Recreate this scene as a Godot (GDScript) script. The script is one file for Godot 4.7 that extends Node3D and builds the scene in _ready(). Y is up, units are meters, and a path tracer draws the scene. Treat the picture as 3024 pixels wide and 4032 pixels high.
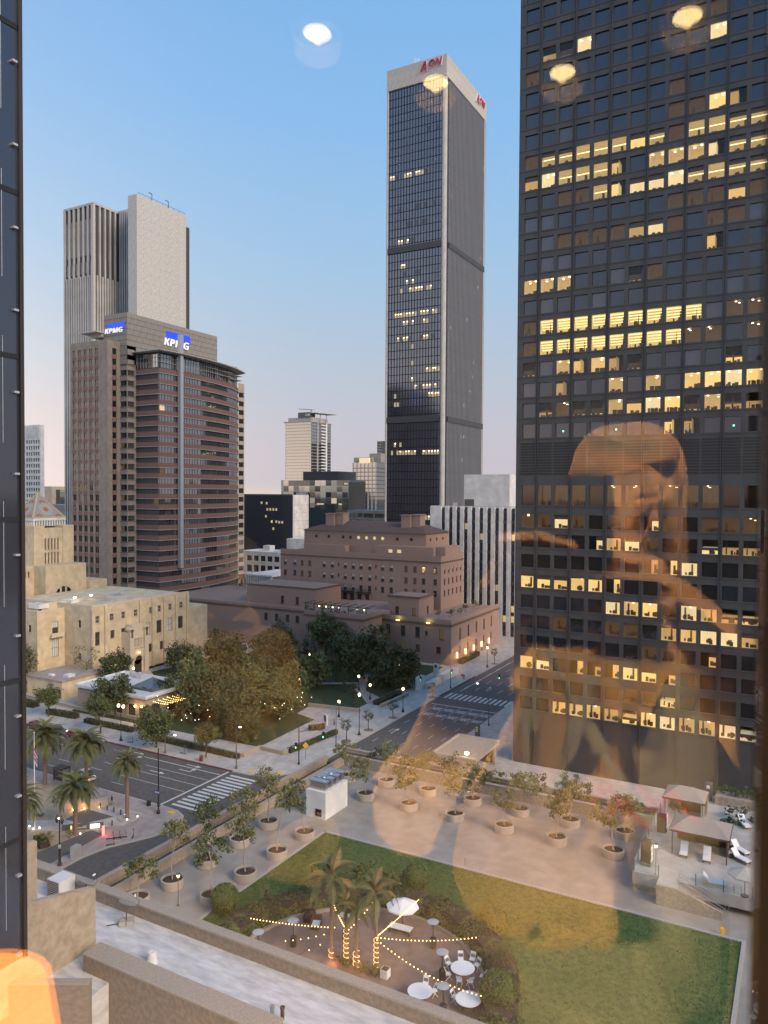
extends Node3D
# A city corner at dusk, seen through the window of a hotel room.
# y = 0 is street level; the lens is 52 m above it. -z runs down the avenue, -x along the cross street.

const EYE := Vector3(0, 52, 0)
const DECK := 15.0
const TERR := 16.7
const ROOF := 34.0

var rng := RandomNumberGenerator.new()
var M := {}
var used := {}

class MB:
	var v := PackedVector3Array()
	var n := PackedVector3Array()
	var c := PackedColorArray()
	var tint := Color.WHITE
	var colored := false
	func tri(a: Vector3, b: Vector3, d: Vector3, nn: Vector3) -> void:
		if (b - a).cross(d - a).dot(nn) > 0.0:
			v.append(a); v.append(d); v.append(b)
		else:
			v.append(a); v.append(b); v.append(d)
		for k in 3:
			n.append(nn)
			if colored: c.append(tint)
	func tri3(a: Vector3, b: Vector3, d: Vector3, na: Vector3, nb: Vector3, nd: Vector3) -> void:
		if (b - a).cross(d - a).dot(na + nb + nd) > 0.0:
			v.append(a); v.append(d); v.append(b)
			n.append(na); n.append(nd); n.append(nb)
		else:
			v.append(a); v.append(b); v.append(d)
			n.append(na); n.append(nb); n.append(nd)
		if colored:
			for k in 3: c.append(tint)
	func quad(a: Vector3, b: Vector3, d: Vector3, e: Vector3, nn := Vector3.ZERO) -> void:
		if nn == Vector3.ZERO:
			nn = (d - a).cross(b - a).normalized()
		tri(a, b, d, nn); tri(a, d, e, nn)
	func box(lo: Vector3, hi: Vector3) -> void:
		var x0 := minf(lo.x, hi.x); var x1 := maxf(lo.x, hi.x)
		var y0 := minf(lo.y, hi.y); var y1 := maxf(lo.y, hi.y)
		var z0 := minf(lo.z, hi.z); var z1 := maxf(lo.z, hi.z)
		quad(Vector3(x0, y0, z1), Vector3(x1, y0, z1), Vector3(x1, y1, z1), Vector3(x0, y1, z1), Vector3(0, 0, 1))
		quad(Vector3(x0, y0, z0), Vector3(x1, y0, z0), Vector3(x1, y1, z0), Vector3(x0, y1, z0), Vector3(0, 0, -1))
		quad(Vector3(x1, y0, z0), Vector3(x1, y0, z1), Vector3(x1, y1, z1), Vector3(x1, y1, z0), Vector3(1, 0, 0))
		quad(Vector3(x0, y0, z0), Vector3(x0, y0, z1), Vector3(x0, y1, z1), Vector3(x0, y1, z0), Vector3(-1, 0, 0))
		quad(Vector3(x0, y1, z0), Vector3(x1, y1, z0), Vector3(x1, y1, z1), Vector3(x0, y1, z1), Vector3(0, 1, 0))
		quad(Vector3(x0, y0, z0), Vector3(x1, y0, z0), Vector3(x1, y0, z1), Vector3(x0, y0, z1), Vector3(0, -1, 0))
	func boxt(t: Transform3D, s: Vector3) -> void:
		# a box of size s centred on t
		var h := s * 0.5
		var p: Array[Vector3] = []
		for k in 8:
			p.append(t * Vector3(h.x if k & 1 else -h.x, h.y if k & 2 else -h.y, h.z if k & 4 else -h.z))
		var b := t.basis
		quad(p[4], p[5], p[7], p[6], b.z.normalized()); quad(p[0], p[1], p[3], p[2], -b.z.normalized())
		quad(p[1], p[5], p[7], p[3], b.x.normalized()); quad(p[0], p[4], p[6], p[2], -b.x.normalized())
		quad(p[2], p[3], p[7], p[6], b.y.normalized()); quad(p[0], p[1], p[5], p[4], -b.y.normalized())
	func bar(a: Vector3, b: Vector3, w: float, h: float) -> void:
		# a square bar from a to b
		var f := (b - a).normalized()
		var up := Vector3.UP if absf(f.y) < 0.95 else Vector3.RIGHT
		var r := f.cross(up).normalized()
		up = r.cross(f).normalized()
		boxt(Transform3D(Basis(r, up, f), (a + b) * 0.5), Vector3(w, h, (b - a).length()))
	func tube(a: Vector3, b: Vector3, r0: float, r1: float, seg := 8, caps := true) -> void:
		var f := (b - a).normalized()
		var up := Vector3.UP if absf(f.y) < 0.95 else Vector3.RIGHT
		var r := f.cross(up).normalized()
		up = r.cross(f).normalized()
		for k in seg:
			var t0 := TAU * k / seg; var t1 := TAU * (k + 1) / seg
			var d0 := r * cos(t0) + up * sin(t0); var d1 := r * cos(t1) + up * sin(t1)
			if r1 > 0.0:
				tri3(a + d0 * r0, a + d1 * r0, b + d1 * r1, d0, d1, d1)
				tri3(a + d0 * r0, b + d1 * r1, b + d0 * r1, d0, d1, d0)
			else:
				tri3(a + d0 * r0, a + d1 * r0, b, d0, d1, d0)
			if caps:
				tri(a, a + d0 * r0, a + d1 * r0, -f)
				if r1 > 0.0: tri(b, b + d0 * r1, b + d1 * r1, f)
	func path(pts: Array, r0: float, r1: float, seg := 6) -> void:
		for k in pts.size() - 1:
			var a := r0 + (r1 - r0) * k / (pts.size() - 1); var b := r0 + (r1 - r0) * (k + 1) / (pts.size() - 1)
			tube(pts[k], pts[k + 1], a, b, seg, k == 0 or k == pts.size() - 2)
	func lathe(at: Vector3, prof: Array, seg := 16) -> void:
		# prof: Vector2(radius, height) from the bottom to the top, smooth along the way
		for k in prof.size() - 1:
			var p: Vector2 = prof[k]; var q: Vector2 = prof[k + 1]
			var sl := Vector2(q.y - p.y, p.x - q.x).normalized()
			for j in seg:
				var t0 := TAU * j / seg; var t1 := TAU * (j + 1) / seg
				var c0 := Vector3(cos(t0), 0, sin(t0)); var c1 := Vector3(cos(t1), 0, sin(t1))
				var n0 := c0 * sl.x + Vector3.UP * sl.y; var n1 := c1 * sl.x + Vector3.UP * sl.y
				var a := at + c0 * p.x + Vector3.UP * p.y; var b := at + c1 * p.x + Vector3.UP * p.y
				var d := at + c1 * q.x + Vector3.UP * q.y; var e := at + c0 * q.x + Vector3.UP * q.y
				if p.x > 0.0: tri3(a, b, d, n0, n1, n1)
				if q.x > 0.0: tri3(a, d, e, n0, n1, n0)
	func ball(at: Vector3, r: Vector3, seg := 10, rings := 6) -> void:
		for i in rings:
			var a0 := PI * i / rings - PI / 2; var a1 := PI * (i + 1) / rings - PI / 2
			for j in seg:
				var t0 := TAU * j / seg; var t1 := TAU * (j + 1) / seg
				var p := [Vector3(cos(a0) * cos(t0), sin(a0), cos(a0) * sin(t0)), Vector3(cos(a0) * cos(t1), sin(a0), cos(a0) * sin(t1)), Vector3(cos(a1) * cos(t1), sin(a1), cos(a1) * sin(t1)), Vector3(cos(a1) * cos(t0), sin(a1), cos(a1) * sin(t0))]
				tri3(at + p[0] * r, at + p[1] * r, at + p[2] * r, p[0], p[1], p[2])
				tri3(at + p[0] * r, at + p[2] * r, at + p[3] * r, p[0], p[2], p[3])
	func prism(poly: Array, y0: float, y1: float, top := true) -> void:
		# poly: Vector2(x, z) corners of an upright block, either way round
		var area := 0.0
		for k in poly.size():
			var a: Vector2 = poly[k]; var b: Vector2 = poly[(k + 1) % poly.size()]
			area += a.x * b.y - b.x * a.y
		for k in poly.size():
			var a: Vector2 = poly[k]; var b: Vector2 = poly[(k + 1) % poly.size()]
			var d := (b - a).normalized()
			var nn := Vector3(d.y, 0, -d.x) * (1.0 if area > 0.0 else -1.0)
			quad(Vector3(a.x, y0, a.y), Vector3(b.x, y0, b.y), Vector3(b.x, y1, b.y), Vector3(a.x, y1, a.y), nn)
		if top:
			var pv := PackedVector2Array(poly)
			var ix := Geometry2D.triangulate_polygon(pv)
			for k in range(0, ix.size(), 3):
				for yy in [y0, y1]:
					tri(Vector3(pv[ix[k]].x, yy, pv[ix[k]].y), Vector3(pv[ix[k + 1]].x, yy, pv[ix[k + 1]].y), Vector3(pv[ix[k + 2]].x, yy, pv[ix[k + 2]].y), Vector3.UP if yy == y1 else Vector3.DOWN)
	func mesh() -> ArrayMesh:
		var arr := []
		arr.resize(Mesh.ARRAY_MAX)
		arr[Mesh.ARRAY_VERTEX] = v
		arr[Mesh.ARRAY_NORMAL] = n
		if colored: arr[Mesh.ARRAY_COLOR] = c
		var m := ArrayMesh.new()
		m.add_surface_from_arrays(Mesh.PRIMITIVE_TRIANGLES, arr)
		return m

class Face:
	# one wall with real openings: o is its bottom corner on the left as seen from outside, u runs right, n points out
	var o: Vector3; var u: Vector3; var n: Vector3; var w: float; var h: float
	var cuts: Array = []   # Rect2 in wall coordinates
	func _init(o_: Vector3, u_: Vector3, w_: float, h_: float) -> void:
		o = o_; u = u_.normalized(); w = w_; h = h_
		n = u.cross(Vector3.UP).normalized()
	func p(x: float, y: float, d := 0.0) -> Vector3:
		return o + u * x + Vector3.UP * y - n * d
	func cut(x: float, y: float, ww: float, hh: float) -> void:
		cuts.append(Rect2(x, y, ww, hh))
	func build(mb: MB, depth: float) -> void:
		var ys := [0.0, h]
		for r in cuts:
			for y in [r.position.y, r.end.y]:
				if y > 0.0 and y < h and not ys.any(func(q): return absf(q - y) < 0.001): ys.append(y)
		ys.sort()
		for k in ys.size() - 1:
			var y0: float = ys[k]; var y1: float = ys[k + 1]
			var spans := []
			for r in cuts:
				if r.position.y < y1 - 0.001 and r.end.y > y0 + 0.001: spans.append([r.position.x, r.end.x])
			spans.sort_custom(func(a, b): return a[0] < b[0])
			var x := 0.0
			for s in spans:
				if s[0] > x + 0.001: mb.quad(p(x, y0), p(s[0], y0), p(s[0], y1), p(x, y1), n)
				x = maxf(x, s[1])
			if x < w - 0.001: mb.quad(p(x, y0), p(w, y0), p(w, y1), p(x, y1), n)
		for r in cuts:
			var a := p(r.position.x, r.position.y); var b := p(r.end.x, r.position.y); var c := p(r.end.x, r.end.y); var d := p(r.position.x, r.end.y)
			var back := -n * depth
			mb.quad(a, b, b + back, a + back, Vector3.UP); mb.quad(d, c, c + back, d + back, Vector3.DOWN)
			mb.quad(a, d, d + back, a + back, u); mb.quad(b, c, c + back, b + back, -u)

func numbered(nm: String) -> String:
	if not used.has(nm):
		used[nm] = 0
		return nm
	used[nm] += 1
	return "%s_%03d" % [nm, used[nm]]

func thing(nm: String, label: String, cat: String, at := Vector3.ZERO, turn := 0.0, group := "") -> Node3D:
	var o := Node3D.new()
	o.name = numbered(nm)
	add_child(o)
	o.position = at
	o.rotation.y = turn
	o.set_meta("label", label); o.set_meta("category", cat)
	if group: o.set_meta("group", group)
	return o

func part(parent: Node3D, nm: String, mb: MB, m: Material) -> MeshInstance3D:
	return part_mesh(parent, nm, mb.mesh(), m)

func part_mesh(parent: Node3D, nm: String, mesh: Mesh, m: Material, at := Vector3.ZERO) -> MeshInstance3D:
	var o := MeshInstance3D.new()
	o.name = nm
	o.mesh = mesh
	o.material_override = m
	o.position = at
	parent.add_child(o, true)
	return o

func copy_of(src: Node3D, label: String, at: Vector3, turn := 0.0, scl := 1.0) -> Node3D:
	var o: Node3D = src.duplicate()
	var stem := str(src.name)
	if stem.length() > 4 and stem[stem.length() - 4] == "_" and stem.right(3).is_valid_int(): stem = stem.left(stem.length() - 4)
	o.name = numbered(stem)
	add_child(o)
	o.position = at
	o.rotation.y = turn
	o.scale = Vector3.ONE * scl
	o.set_meta("label", label)
	return o

func solid(nm: String, mb: MB, m: Material, label: String, cat: String, group := "") -> MeshInstance3D:
	var o := MeshInstance3D.new()
	o.name = numbered(nm); o.mesh = mb.mesh(); o.material_override = m
	add_child(o)
	o.set_meta("label", label); o.set_meta("category", cat)
	if group: o.set_meta("group", group)
	return o

func structure(nm: String, mb: MB, m: Material, kind := "structure") -> MeshInstance3D:
	var o := MeshInstance3D.new()
	o.name = numbered(nm); o.mesh = mb.mesh(); o.material_override = m
	add_child(o)
	o.set_meta("kind", kind)
	return o

func stuff(parent: Node3D, nm: String, mb: MB, m: Material) -> MeshInstance3D:
	var o := part(parent, nm, mb, m)
	o.set_meta("kind", "stuff")
	return o

func lin(r: float, g: float, b: float, a := 1.0) -> Color:
	var c := Color(r, g, b).linear_to_srgb()
	c.a = a
	return c

func noise_tex(seed_: int, freq: float, lo: float, hi := 1.0, oct := 4, size := 256, stretch := Vector2.ONE, gain := 0.55) -> ImageTexture:
	var f := FastNoiseLite.new()
	f.seed = seed_; f.frequency = freq; f.fractal_octaves = oct; f.fractal_gain = gain
	var im := f.get_seamless_image(size, size)
	if stretch != Vector2.ONE:
		var small := Image.create(size, size, false, Image.FORMAT_L8)
		for y in size:
			for x in size:
				small.set_pixel(x, y, im.get_pixel(int(x * stretch.x) % size, int(y * stretch.y) % size))
		im = small
	var out := Image.create(size, size, false, Image.FORMAT_RGB8)
	for y in size:
		for x in size:
			var t := lo + (hi - lo) * im.get_pixel(x, y).r
			out.set_pixel(x, y, Color(t, t, t))
	return ImageTexture.create_from_image(out)

var T := {}

func mat(key: String, col: Color, rough := 0.85, tex := "", scl := 0.2, metal := 0.0, spec := 0.5) -> StandardMaterial3D:
	var m := StandardMaterial3D.new()
	m.resource_name = key
	m.albedo_color = col
	m.roughness = rough
	m.metallic = metal
	m.metallic_specular = spec
	if tex:
		m.albedo_texture = T[tex]
		m.uv1_triplanar = true
		m.uv1_world_triplanar = true
		m.uv1_scale = Vector3.ONE * scl
	M[key] = m
	return m

func glow(key: String, col: Color, energy: float, base := Color(0.9, 0.85, 0.7)) -> StandardMaterial3D:
	var m := StandardMaterial3D.new()
	m.resource_name = key
	m.albedo_color = base
	m.emission_enabled = true
	m.emission = col
	m.emission_energy_multiplier = energy
	m.roughness = 0.6
	M[key] = m
	return m

func leafy(key: String, col: Color, back := 0.25) -> StandardMaterial3D:
	var m := StandardMaterial3D.new()
	m.resource_name = key
	m.albedo_color = col
	m.vertex_color_use_as_albedo = true
	m.roughness = 0.6
	m.backlight_enabled = true
	m.backlight = Color(back, back, back * 0.5)
	M[key] = m
	return m

func make_materials() -> void:
	T.grain = noise_tex(3, 0.05, 0.84, 1.0, 5)
	T.blotch = noise_tex(7, 0.012, 0.84, 1.0, 6)
	T.streak = noise_tex(11, 0.02, 0.80, 1.0, 4, 256, Vector2(6, 1))
	T.stain = noise_tex(19, 0.03, 0.80, 1.03, 6, 512, Vector2.ONE, 0.6)
	T.roof = noise_tex(43, 0.012, 0.78, 1.04, 6, 512, Vector2(1, 3), 0.62)
	T.mottle = noise_tex(47, 0.09, 0.66, 1.10, 5, 512, Vector2(1, 2), 0.75)
	T.speck = noise_tex(23, 0.2, 0.75, 1.0, 3)
	T.turf = noise_tex(29, 0.03, 0.62, 1.2, 6, 512, Vector2.ONE, 0.7)
	T.course = noise_tex(31, 0.06, 0.82, 1.04, 4, 256, Vector2(1, 5))
	mat("asphalt", lin(0.115, 0.107, 0.102), 0.9, "stain", 0.06)
	mat("ground", lin(0.12, 0.115, 0.105), 0.95, "stain", 0.02)
	mat("walk", lin(0.50, 0.465, 0.43), 0.9, "blotch", 0.12)
	mat("walk_warm", lin(0.40, 0.34, 0.31), 0.9, "blotch", 0.12)
	mat("kerb", lin(0.46, 0.43, 0.40), 0.9, "grain", 0.5)
	mat("red_kerb", lin(0.16, 0.035, 0.03), 0.85, "grain", 0.5)
	mat("paint", lin(0.72, 0.72, 0.70), 0.8, "speck", 0.4)
	mat("deck", lin(0.37, 0.33, 0.285), 0.55, "blotch", 0.09)
	mat("deck_wall", lin(0.42, 0.35, 0.27), 0.9, "stain", 0.15)
	mat("coping", lin(0.40, 0.34, 0.28), 0.9, "grain", 0.6)
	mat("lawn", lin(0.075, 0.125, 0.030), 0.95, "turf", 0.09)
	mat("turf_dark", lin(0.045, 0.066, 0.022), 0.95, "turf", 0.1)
	mat("mulch", lin(0.10, 0.075, 0.05), 0.95, "stain", 0.2)
	mat("sand", lin(0.42, 0.34, 0.24), 0.95, "blotch", 0.25)
	mat("slate", lin(0.13, 0.125, 0.12), 0.85, "grain", 0.4)
	mat("patio", lin(0.24, 0.17, 0.145), 0.8, "blotch", 0.2)
	mat("roof_white", lin(0.66, 0.655, 0.65), 0.8, "roof", 0.10)
	mat("parapet", lin(0.30, 0.245, 0.195), 0.95, "stain", 0.25)
	mat("fin_wall", lin(0.44, 0.355, 0.255), 0.95, "stain", 0.12)
	mat("pot", lin(0.52, 0.47, 0.41), 0.9, "speck", 0.8)
	mat("soil", lin(0.07, 0.05, 0.04), 1.0, "speck", 1.0)
	mat("bark", lin(0.22, 0.17, 0.13), 0.95, "grain", 1.0)
	mat("bark_pale", lin(0.42, 0.36, 0.29), 0.95, "grain", 1.0)
	mat("bark_dark", lin(0.09, 0.07, 0.055), 0.95, "grain", 1.0)
	mat("palm_bark", lin(0.24, 0.165, 0.12), 0.95, "course", 0.9)
	mat("white_metal", lin(0.70, 0.70, 0.68), 0.45)
	mat("steel", lin(0.5, 0.5, 0.5), 0.3, "", 0.2, 0.9)
	mat("alu", lin(0.62, 0.63, 0.64), 0.4, "grain", 0.6, 0.4)
	mat("black_metal", lin(0.02, 0.02, 0.022), 0.5)
	mat("bronze", lin(0.03, 0.023, 0.02), 0.45)
	mat("linen", lin(0.78, 0.78, 0.78), 0.8)
	mat("canvas", lin(0.42, 0.36, 0.32), 0.9, "speck", 0.8)
	mat("canvas_pale", lin(0.62, 0.57, 0.5), 0.9, "speck", 0.8)
	mat("wicker", lin(0.11, 0.07, 0.045), 0.85, "course", 2.0)
	mat("teak", lin(0.45, 0.31, 0.15), 0.7, "grain", 1.0)
	mat("brick", lin(0.43, 0.295, 0.24), 0.95, "mottle", 0.12)
	mat("brick_trim", lin(0.17, 0.115, 0.09), 0.95, "grain", 0.3)
	mat("roof_tile", lin(0.13, 0.085, 0.072), 0.9, "course", 0.4)
	mat("cream", lin(0.70, 0.575, 0.39), 0.95, "blotch", 0.08)
	mat("cream_trim", lin(0.70, 0.60, 0.45), 0.95, "grain", 0.3)
	mat("flat_roof", lin(0.52, 0.50, 0.46), 0.95, "stain", 0.08)
	mat("white_roof", lin(0.60, 0.63, 0.66), 0.9, "stain", 0.1)
	mat("wall_white", lin(0.78, 0.78, 0.77), 0.9, "blotch", 0.06)
	mat("wall_grey", lin(0.36, 0.335, 0.30), 0.9, "streak", 0.05)
	mat("tower_stone", lin(0.55, 0.55, 0.535), 0.9, "blotch", 0.03)
	mat("tower_slab", lin(0.60, 0.60, 0.58), 0.9, "course", 0.03)
	mat("tower_dark", lin(0.075, 0.078, 0.085), 0.7, "grain", 0.1)
	mat("red_brick", lin(0.26, 0.15, 0.13), 0.95, "course", 0.2)
	mat("pier_stone", lin(0.33, 0.29, 0.25), 0.9, "blotch", 0.08)
	mat("ledge", lin(0.55, 0.53, 0.5), 0.7, "grain", 0.2)
	mat("tower_black", lin(0.062, 0.063, 0.066), 0.42, "blotch", 0.05)
	mat("tower_groove", lin(0.02, 0.02, 0.022), 0.6)
	mat("glass_black", lin(0.085, 0.09, 0.105), 0.04, "", 0.2, 0.85)
	mat("glass_brown", lin(0.075, 0.06, 0.055), 0.04, "", 0.2, 0.85)
	mat("glass_blind", lin(0.12, 0.12, 0.14), 0.18, "", 0.2, 0.6)
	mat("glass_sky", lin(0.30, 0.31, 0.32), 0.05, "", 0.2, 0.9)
	mat("glass_mirror", lin(0.30, 0.31, 0.325), 0.05, "", 0.2, 0.9)
	mat("glass_green", lin(0.16, 0.19, 0.20), 0.05, "", 0.2, 0.85)
	mat("glass_navy", lin(0.10, 0.11, 0.135), 0.08, "", 0.2, 0.7)
	mat("glass_tall", lin(0.165, 0.185, 0.225), 0.12, "", 0.2, 0.8)
	mat("glass_house", lin(0.05, 0.05, 0.052), 0.06)
	mat("blind", lin(0.55, 0.55, 0.52), 0.9)
	mat("curtain_brown", lin(0.22, 0.11, 0.05), 0.9)
	mat("mullion", lin(0.03, 0.032, 0.038), 0.7, "", 0.2, 0.0, 0.2)
	mat("rib_white", lin(0.34, 0.35, 0.37), 0.6, "grain", 0.1)
	mat("crown_white", lin(0.60, 0.58, 0.54), 0.8, "streak", 0.05)
	mat("sign_white", lin(0.80, 0.80, 0.80), 0.5)
	mat("sign_red", lin(0.42, 0.03, 0.075), 0.5)
	mat("sign_blue", lin(0.02, 0.06, 0.45), 0.4)
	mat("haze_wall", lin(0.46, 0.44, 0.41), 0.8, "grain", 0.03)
	mat("concrete", lin(0.42, 0.40, 0.37), 0.9, "blotch", 0.1)
	mat("tan_wall", lin(0.50, 0.44, 0.36), 0.9, "blotch", 0.1)
	mat("yellow", lin(0.75, 0.42, 0.03), 0.7)
	mat("street_blue", lin(0.03, 0.07, 0.30), 0.6)
	mat("rubber", lin(0.012, 0.012, 0.012), 0.8)
	mat("skin", lin(0.42, 0.24, 0.16), 0.6)
	mat("hair", lin(0.014, 0.01, 0.008), 0.5)
	mat("cloth_black", lin(0.018, 0.018, 0.02), 0.9)
	mat("cloth_grey", lin(0.25, 0.24, 0.23), 0.9)
	mat("door_dark", lin(0.05, 0.035, 0.03), 0.6)
	leafy("leaf_dark", lin(0.062, 0.080, 0.028))
	leafy("leaf_mid", lin(0.10, 0.122, 0.042))
	leafy("leaf_olive", lin(0.185, 0.185, 0.068))
	leafy("leaf_red", lin(0.16, 0.06, 0.03))
	leafy("leaf_topiary", lin(0.105, 0.145, 0.036))
	leafy("frond", lin(0.135, 0.145, 0.06))
	leafy("frond_dry", lin(0.26, 0.17, 0.075))
	# lit things
	glow("room_bright", lin(1.0, 0.72, 0.30), 0.36)
	glow("room_cool", lin(1.0, 0.86, 0.58), 0.30)
	glow("room_warm", lin(1.0, 0.68, 0.28), 0.26)
	glow("room_soft", lin(1.0, 0.66, 0.30), 0.15)
	glow("room_dim", lin(0.8, 0.5, 0.24), 0.07, Color(0.4, 0.3, 0.2))
	glow("room_pale", lin(1.0, 0.72, 0.36), 0.13)
	glow("downlight_bulb", lin(1.0, 0.70, 0.28), 11.0)
	glow("tube_light", lin(1.0, 0.80, 0.36), 1.6)
	glow("spot_light", lin(1.0, 0.85, 0.55), 5.0)
	glow("lamp_globe", lin(1.0, 0.80, 0.42), 5.0)
	glow("lamp_white", lin(1.0, 0.95, 0.85), 4.0)
	glow("bulb_light", lin(1.0, 0.62, 0.18), 6.0)
	glow("amber_light", lin(1.0, 0.50, 0.10), 2.2)
	glow("green_light", lin(0.05, 1.0, 0.45), 4.0)
	glow("red_light", lin(1.0, 0.03, 0.06), 3.0)
	glow("sign_light", lin(1.0, 0.98, 0.95), 2.0)
	glow("sign_glow_blue", lin(0.03, 0.10, 0.9), 0.8, Color(0.05, 0.15, 0.8))
	glow("sign_glow_white", lin(1, 1, 1), 0.35, Color(0.95, 0.95, 0.95))
	var g := mat("pane", Color(0, 0, 0, 0.004), 0.0)
	g.transparency = BaseMaterial3D.TRANSPARENCY_ALPHA
	g = mat("rail_glass", Color(0.85, 0.95, 0.93, 0.10), 0.02)
	g.transparency = BaseMaterial3D.TRANSPARENCY_ALPHA

func set_camera_and_light() -> void:
	var cam := Camera3D.new()
	cam.name = "camera"
	cam.position = EYE
	cam.rotation_degrees = Vector3(-1.45, 28.9, 0.35)
	cam.fov = 67.99
	cam.near = 0.05
	cam.far = 9000.0
	var lens := CameraAttributesPhysical.new()
	lens.frustum_focal_length = 17.794
	lens.frustum_focus_distance = 150.0
	lens.frustum_near = 0.05
	lens.frustum_far = 9000.0
	lens.exposure_aperture = 4.7
	cam.attributes = lens
	add_child(cam)
	cam.current = true
	# dusk sky: blue overhead, pale and faintly pink low down, a little brighter round the west
	var h := 256
	var im := Image.create(h * 2, h, false, Image.FORMAT_RGBF)
	var stops := [[0.0, Vector3(0.540, 0.490, 0.530)], [4.0, Vector3(0.525, 0.505, 0.560)], [9.0, Vector3(0.450, 0.520, 0.620)], [16.0, Vector3(0.345, 0.520, 0.715)], [26.0, Vector3(0.240, 0.465, 0.770)], [38.0, Vector3(0.180, 0.400, 0.740)], [60.0, Vector3(0.145, 0.330, 0.640)], [90.0, Vector3(0.135, 0.305, 0.600)]]
	var west := Vector3(0.90, 0.0, -0.42).normalized()
	for y in h:
		var el := 90.0 - (y + 0.5) * 180.0 / h
		var c := Vector3(0.25, 0.25, 0.25)
		if el >= 0.0:
			for k in stops.size() - 1:
				if el >= stops[k][0] and el <= stops[k + 1][0]:
					c = (stops[k][1] as Vector3).lerp(stops[k + 1][1], (el - stops[k][0]) / (stops[k + 1][0] - stops[k][0]))
		for x in h * 2:
			var az := (x + 0.5) / (h * 2.0) * TAU
			# the panorama's middle column looks down -z
			var d := Vector3(-sin(az), 0, cos(az))
			var g := maxf(0.0, d.dot(west)) ** 2.5 * exp(-maxf(el, 0.0) / 16.0)
			var q := c + Vector3(2.3, 1.65, 1.05) * g
			im.set_pixel(x, y, Color(q.x, q.y, q.z))
	var pano := PanoramaSkyMaterial.new()
	pano.panorama = ImageTexture.create_from_image(im)
	var sky := Sky.new()
	sky.sky_material = pano
	var env := Environment.new()
	env.background_mode = Environment.BG_SKY
	env.sky = sky
	env.tonemap_mode = Environment.TONE_MAPPER_LINEAR
	env.tonemap_exposure = 1.2
	env.sdfgi_enabled = true
	env.ssao_enabled = true
	env.ssil_enabled = true
	var we := WorldEnvironment.new()
	we.name = "environment"
	we.environment = env
	add_child(we)
	# the last glow of the sun, low in the west: wide and soft
	var sun := DirectionalLight3D.new()
	sun.name = "sun"
	sun.light_color = Color(1.0, 0.90, 0.79)
	sun.light_energy = 1.0
	sun.light_angular_distance = 30.0
	sun.shadow_enabled = true
	add_child(sun)
	sun.look_at_from_position(Vector3(80, 52, 22), Vector3.ZERO, Vector3.UP)

func sheet(mb: MB, x0: float, z0: float, x1: float, z1: float, y: float) -> void:
	mb.quad(Vector3(x0, y, z0), Vector3(x1, y, z0), Vector3(x1, y, z1), Vector3(x0, y, z1), Vector3.UP)

func flat_poly(mb: MB, pts: Array, y: float) -> void:
	var pv := PackedVector2Array(pts)
	var ix := Geometry2D.triangulate_polygon(pv)
	for k in range(0, ix.size(), 3):
		mb.tri(Vector3(pv[ix[k]].x, y, pv[ix[k]].y), Vector3(pv[ix[k + 1]].x, y, pv[ix[k + 1]].y), Vector3(pv[ix[k + 2]].x, y, pv[ix[k + 2]].y), Vector3.UP)

func lettering(parent: Node3D, nm: String, text: String, m: Material, centre: Vector3, basis_: Basis, size: Vector2, depth := 0.05, font := "Droid Sans", weight := 700, italic := false) -> MeshInstance3D:
	# flat letters scaled to a width and height, standing on the plane of basis_ (x right, y up, z out)
	var tm := TextMesh.new()
	var f := SystemFont.new()
	f.font_names = PackedStringArray([font]); f.font_weight = weight; f.font_italic = italic
	tm.font = f
	tm.text = text
	tm.font_size = 64
	tm.pixel_size = 0.02
	tm.depth = 0.1
	var bb := tm.get_aabb()
	var o := MeshInstance3D.new()
	o.name = nm
	o.mesh = tm
	o.material_override = m
	var s := Vector3(size.x / bb.size.x, size.y / bb.size.y, depth / 0.1)
	var b := Basis(basis_.x * s.x, basis_.y * s.y, basis_.z * s.z)
	o.transform = Transform3D(b, centre - b * bb.get_center())
	parent.add_child(o, true)
	return o

const NEAR_KERB := [Vector2(-88.4, -40), Vector2(-88.45, -69), Vector2(-88.6, -72.7), Vector2(-87.9, -76.5), Vector2(-86.2, -79.6), Vector2(-84.8, -82.4), Vector2(-84.2, -85.2), Vector2(-84.6, -87.8), Vector2(-86.0, -89.8), Vector2(-88.2, -90.8), Vector2(-91, -91.0)]
const FAR_CORNER := [Vector2(-92.0, -109.0), Vector2(-88.5, -109.2), Vector2(-85.2, -110.2), Vector2(-82.6, -112.6), Vector2(-81.0, -116.4), Vector2(-80.6, -121.0)]

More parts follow.
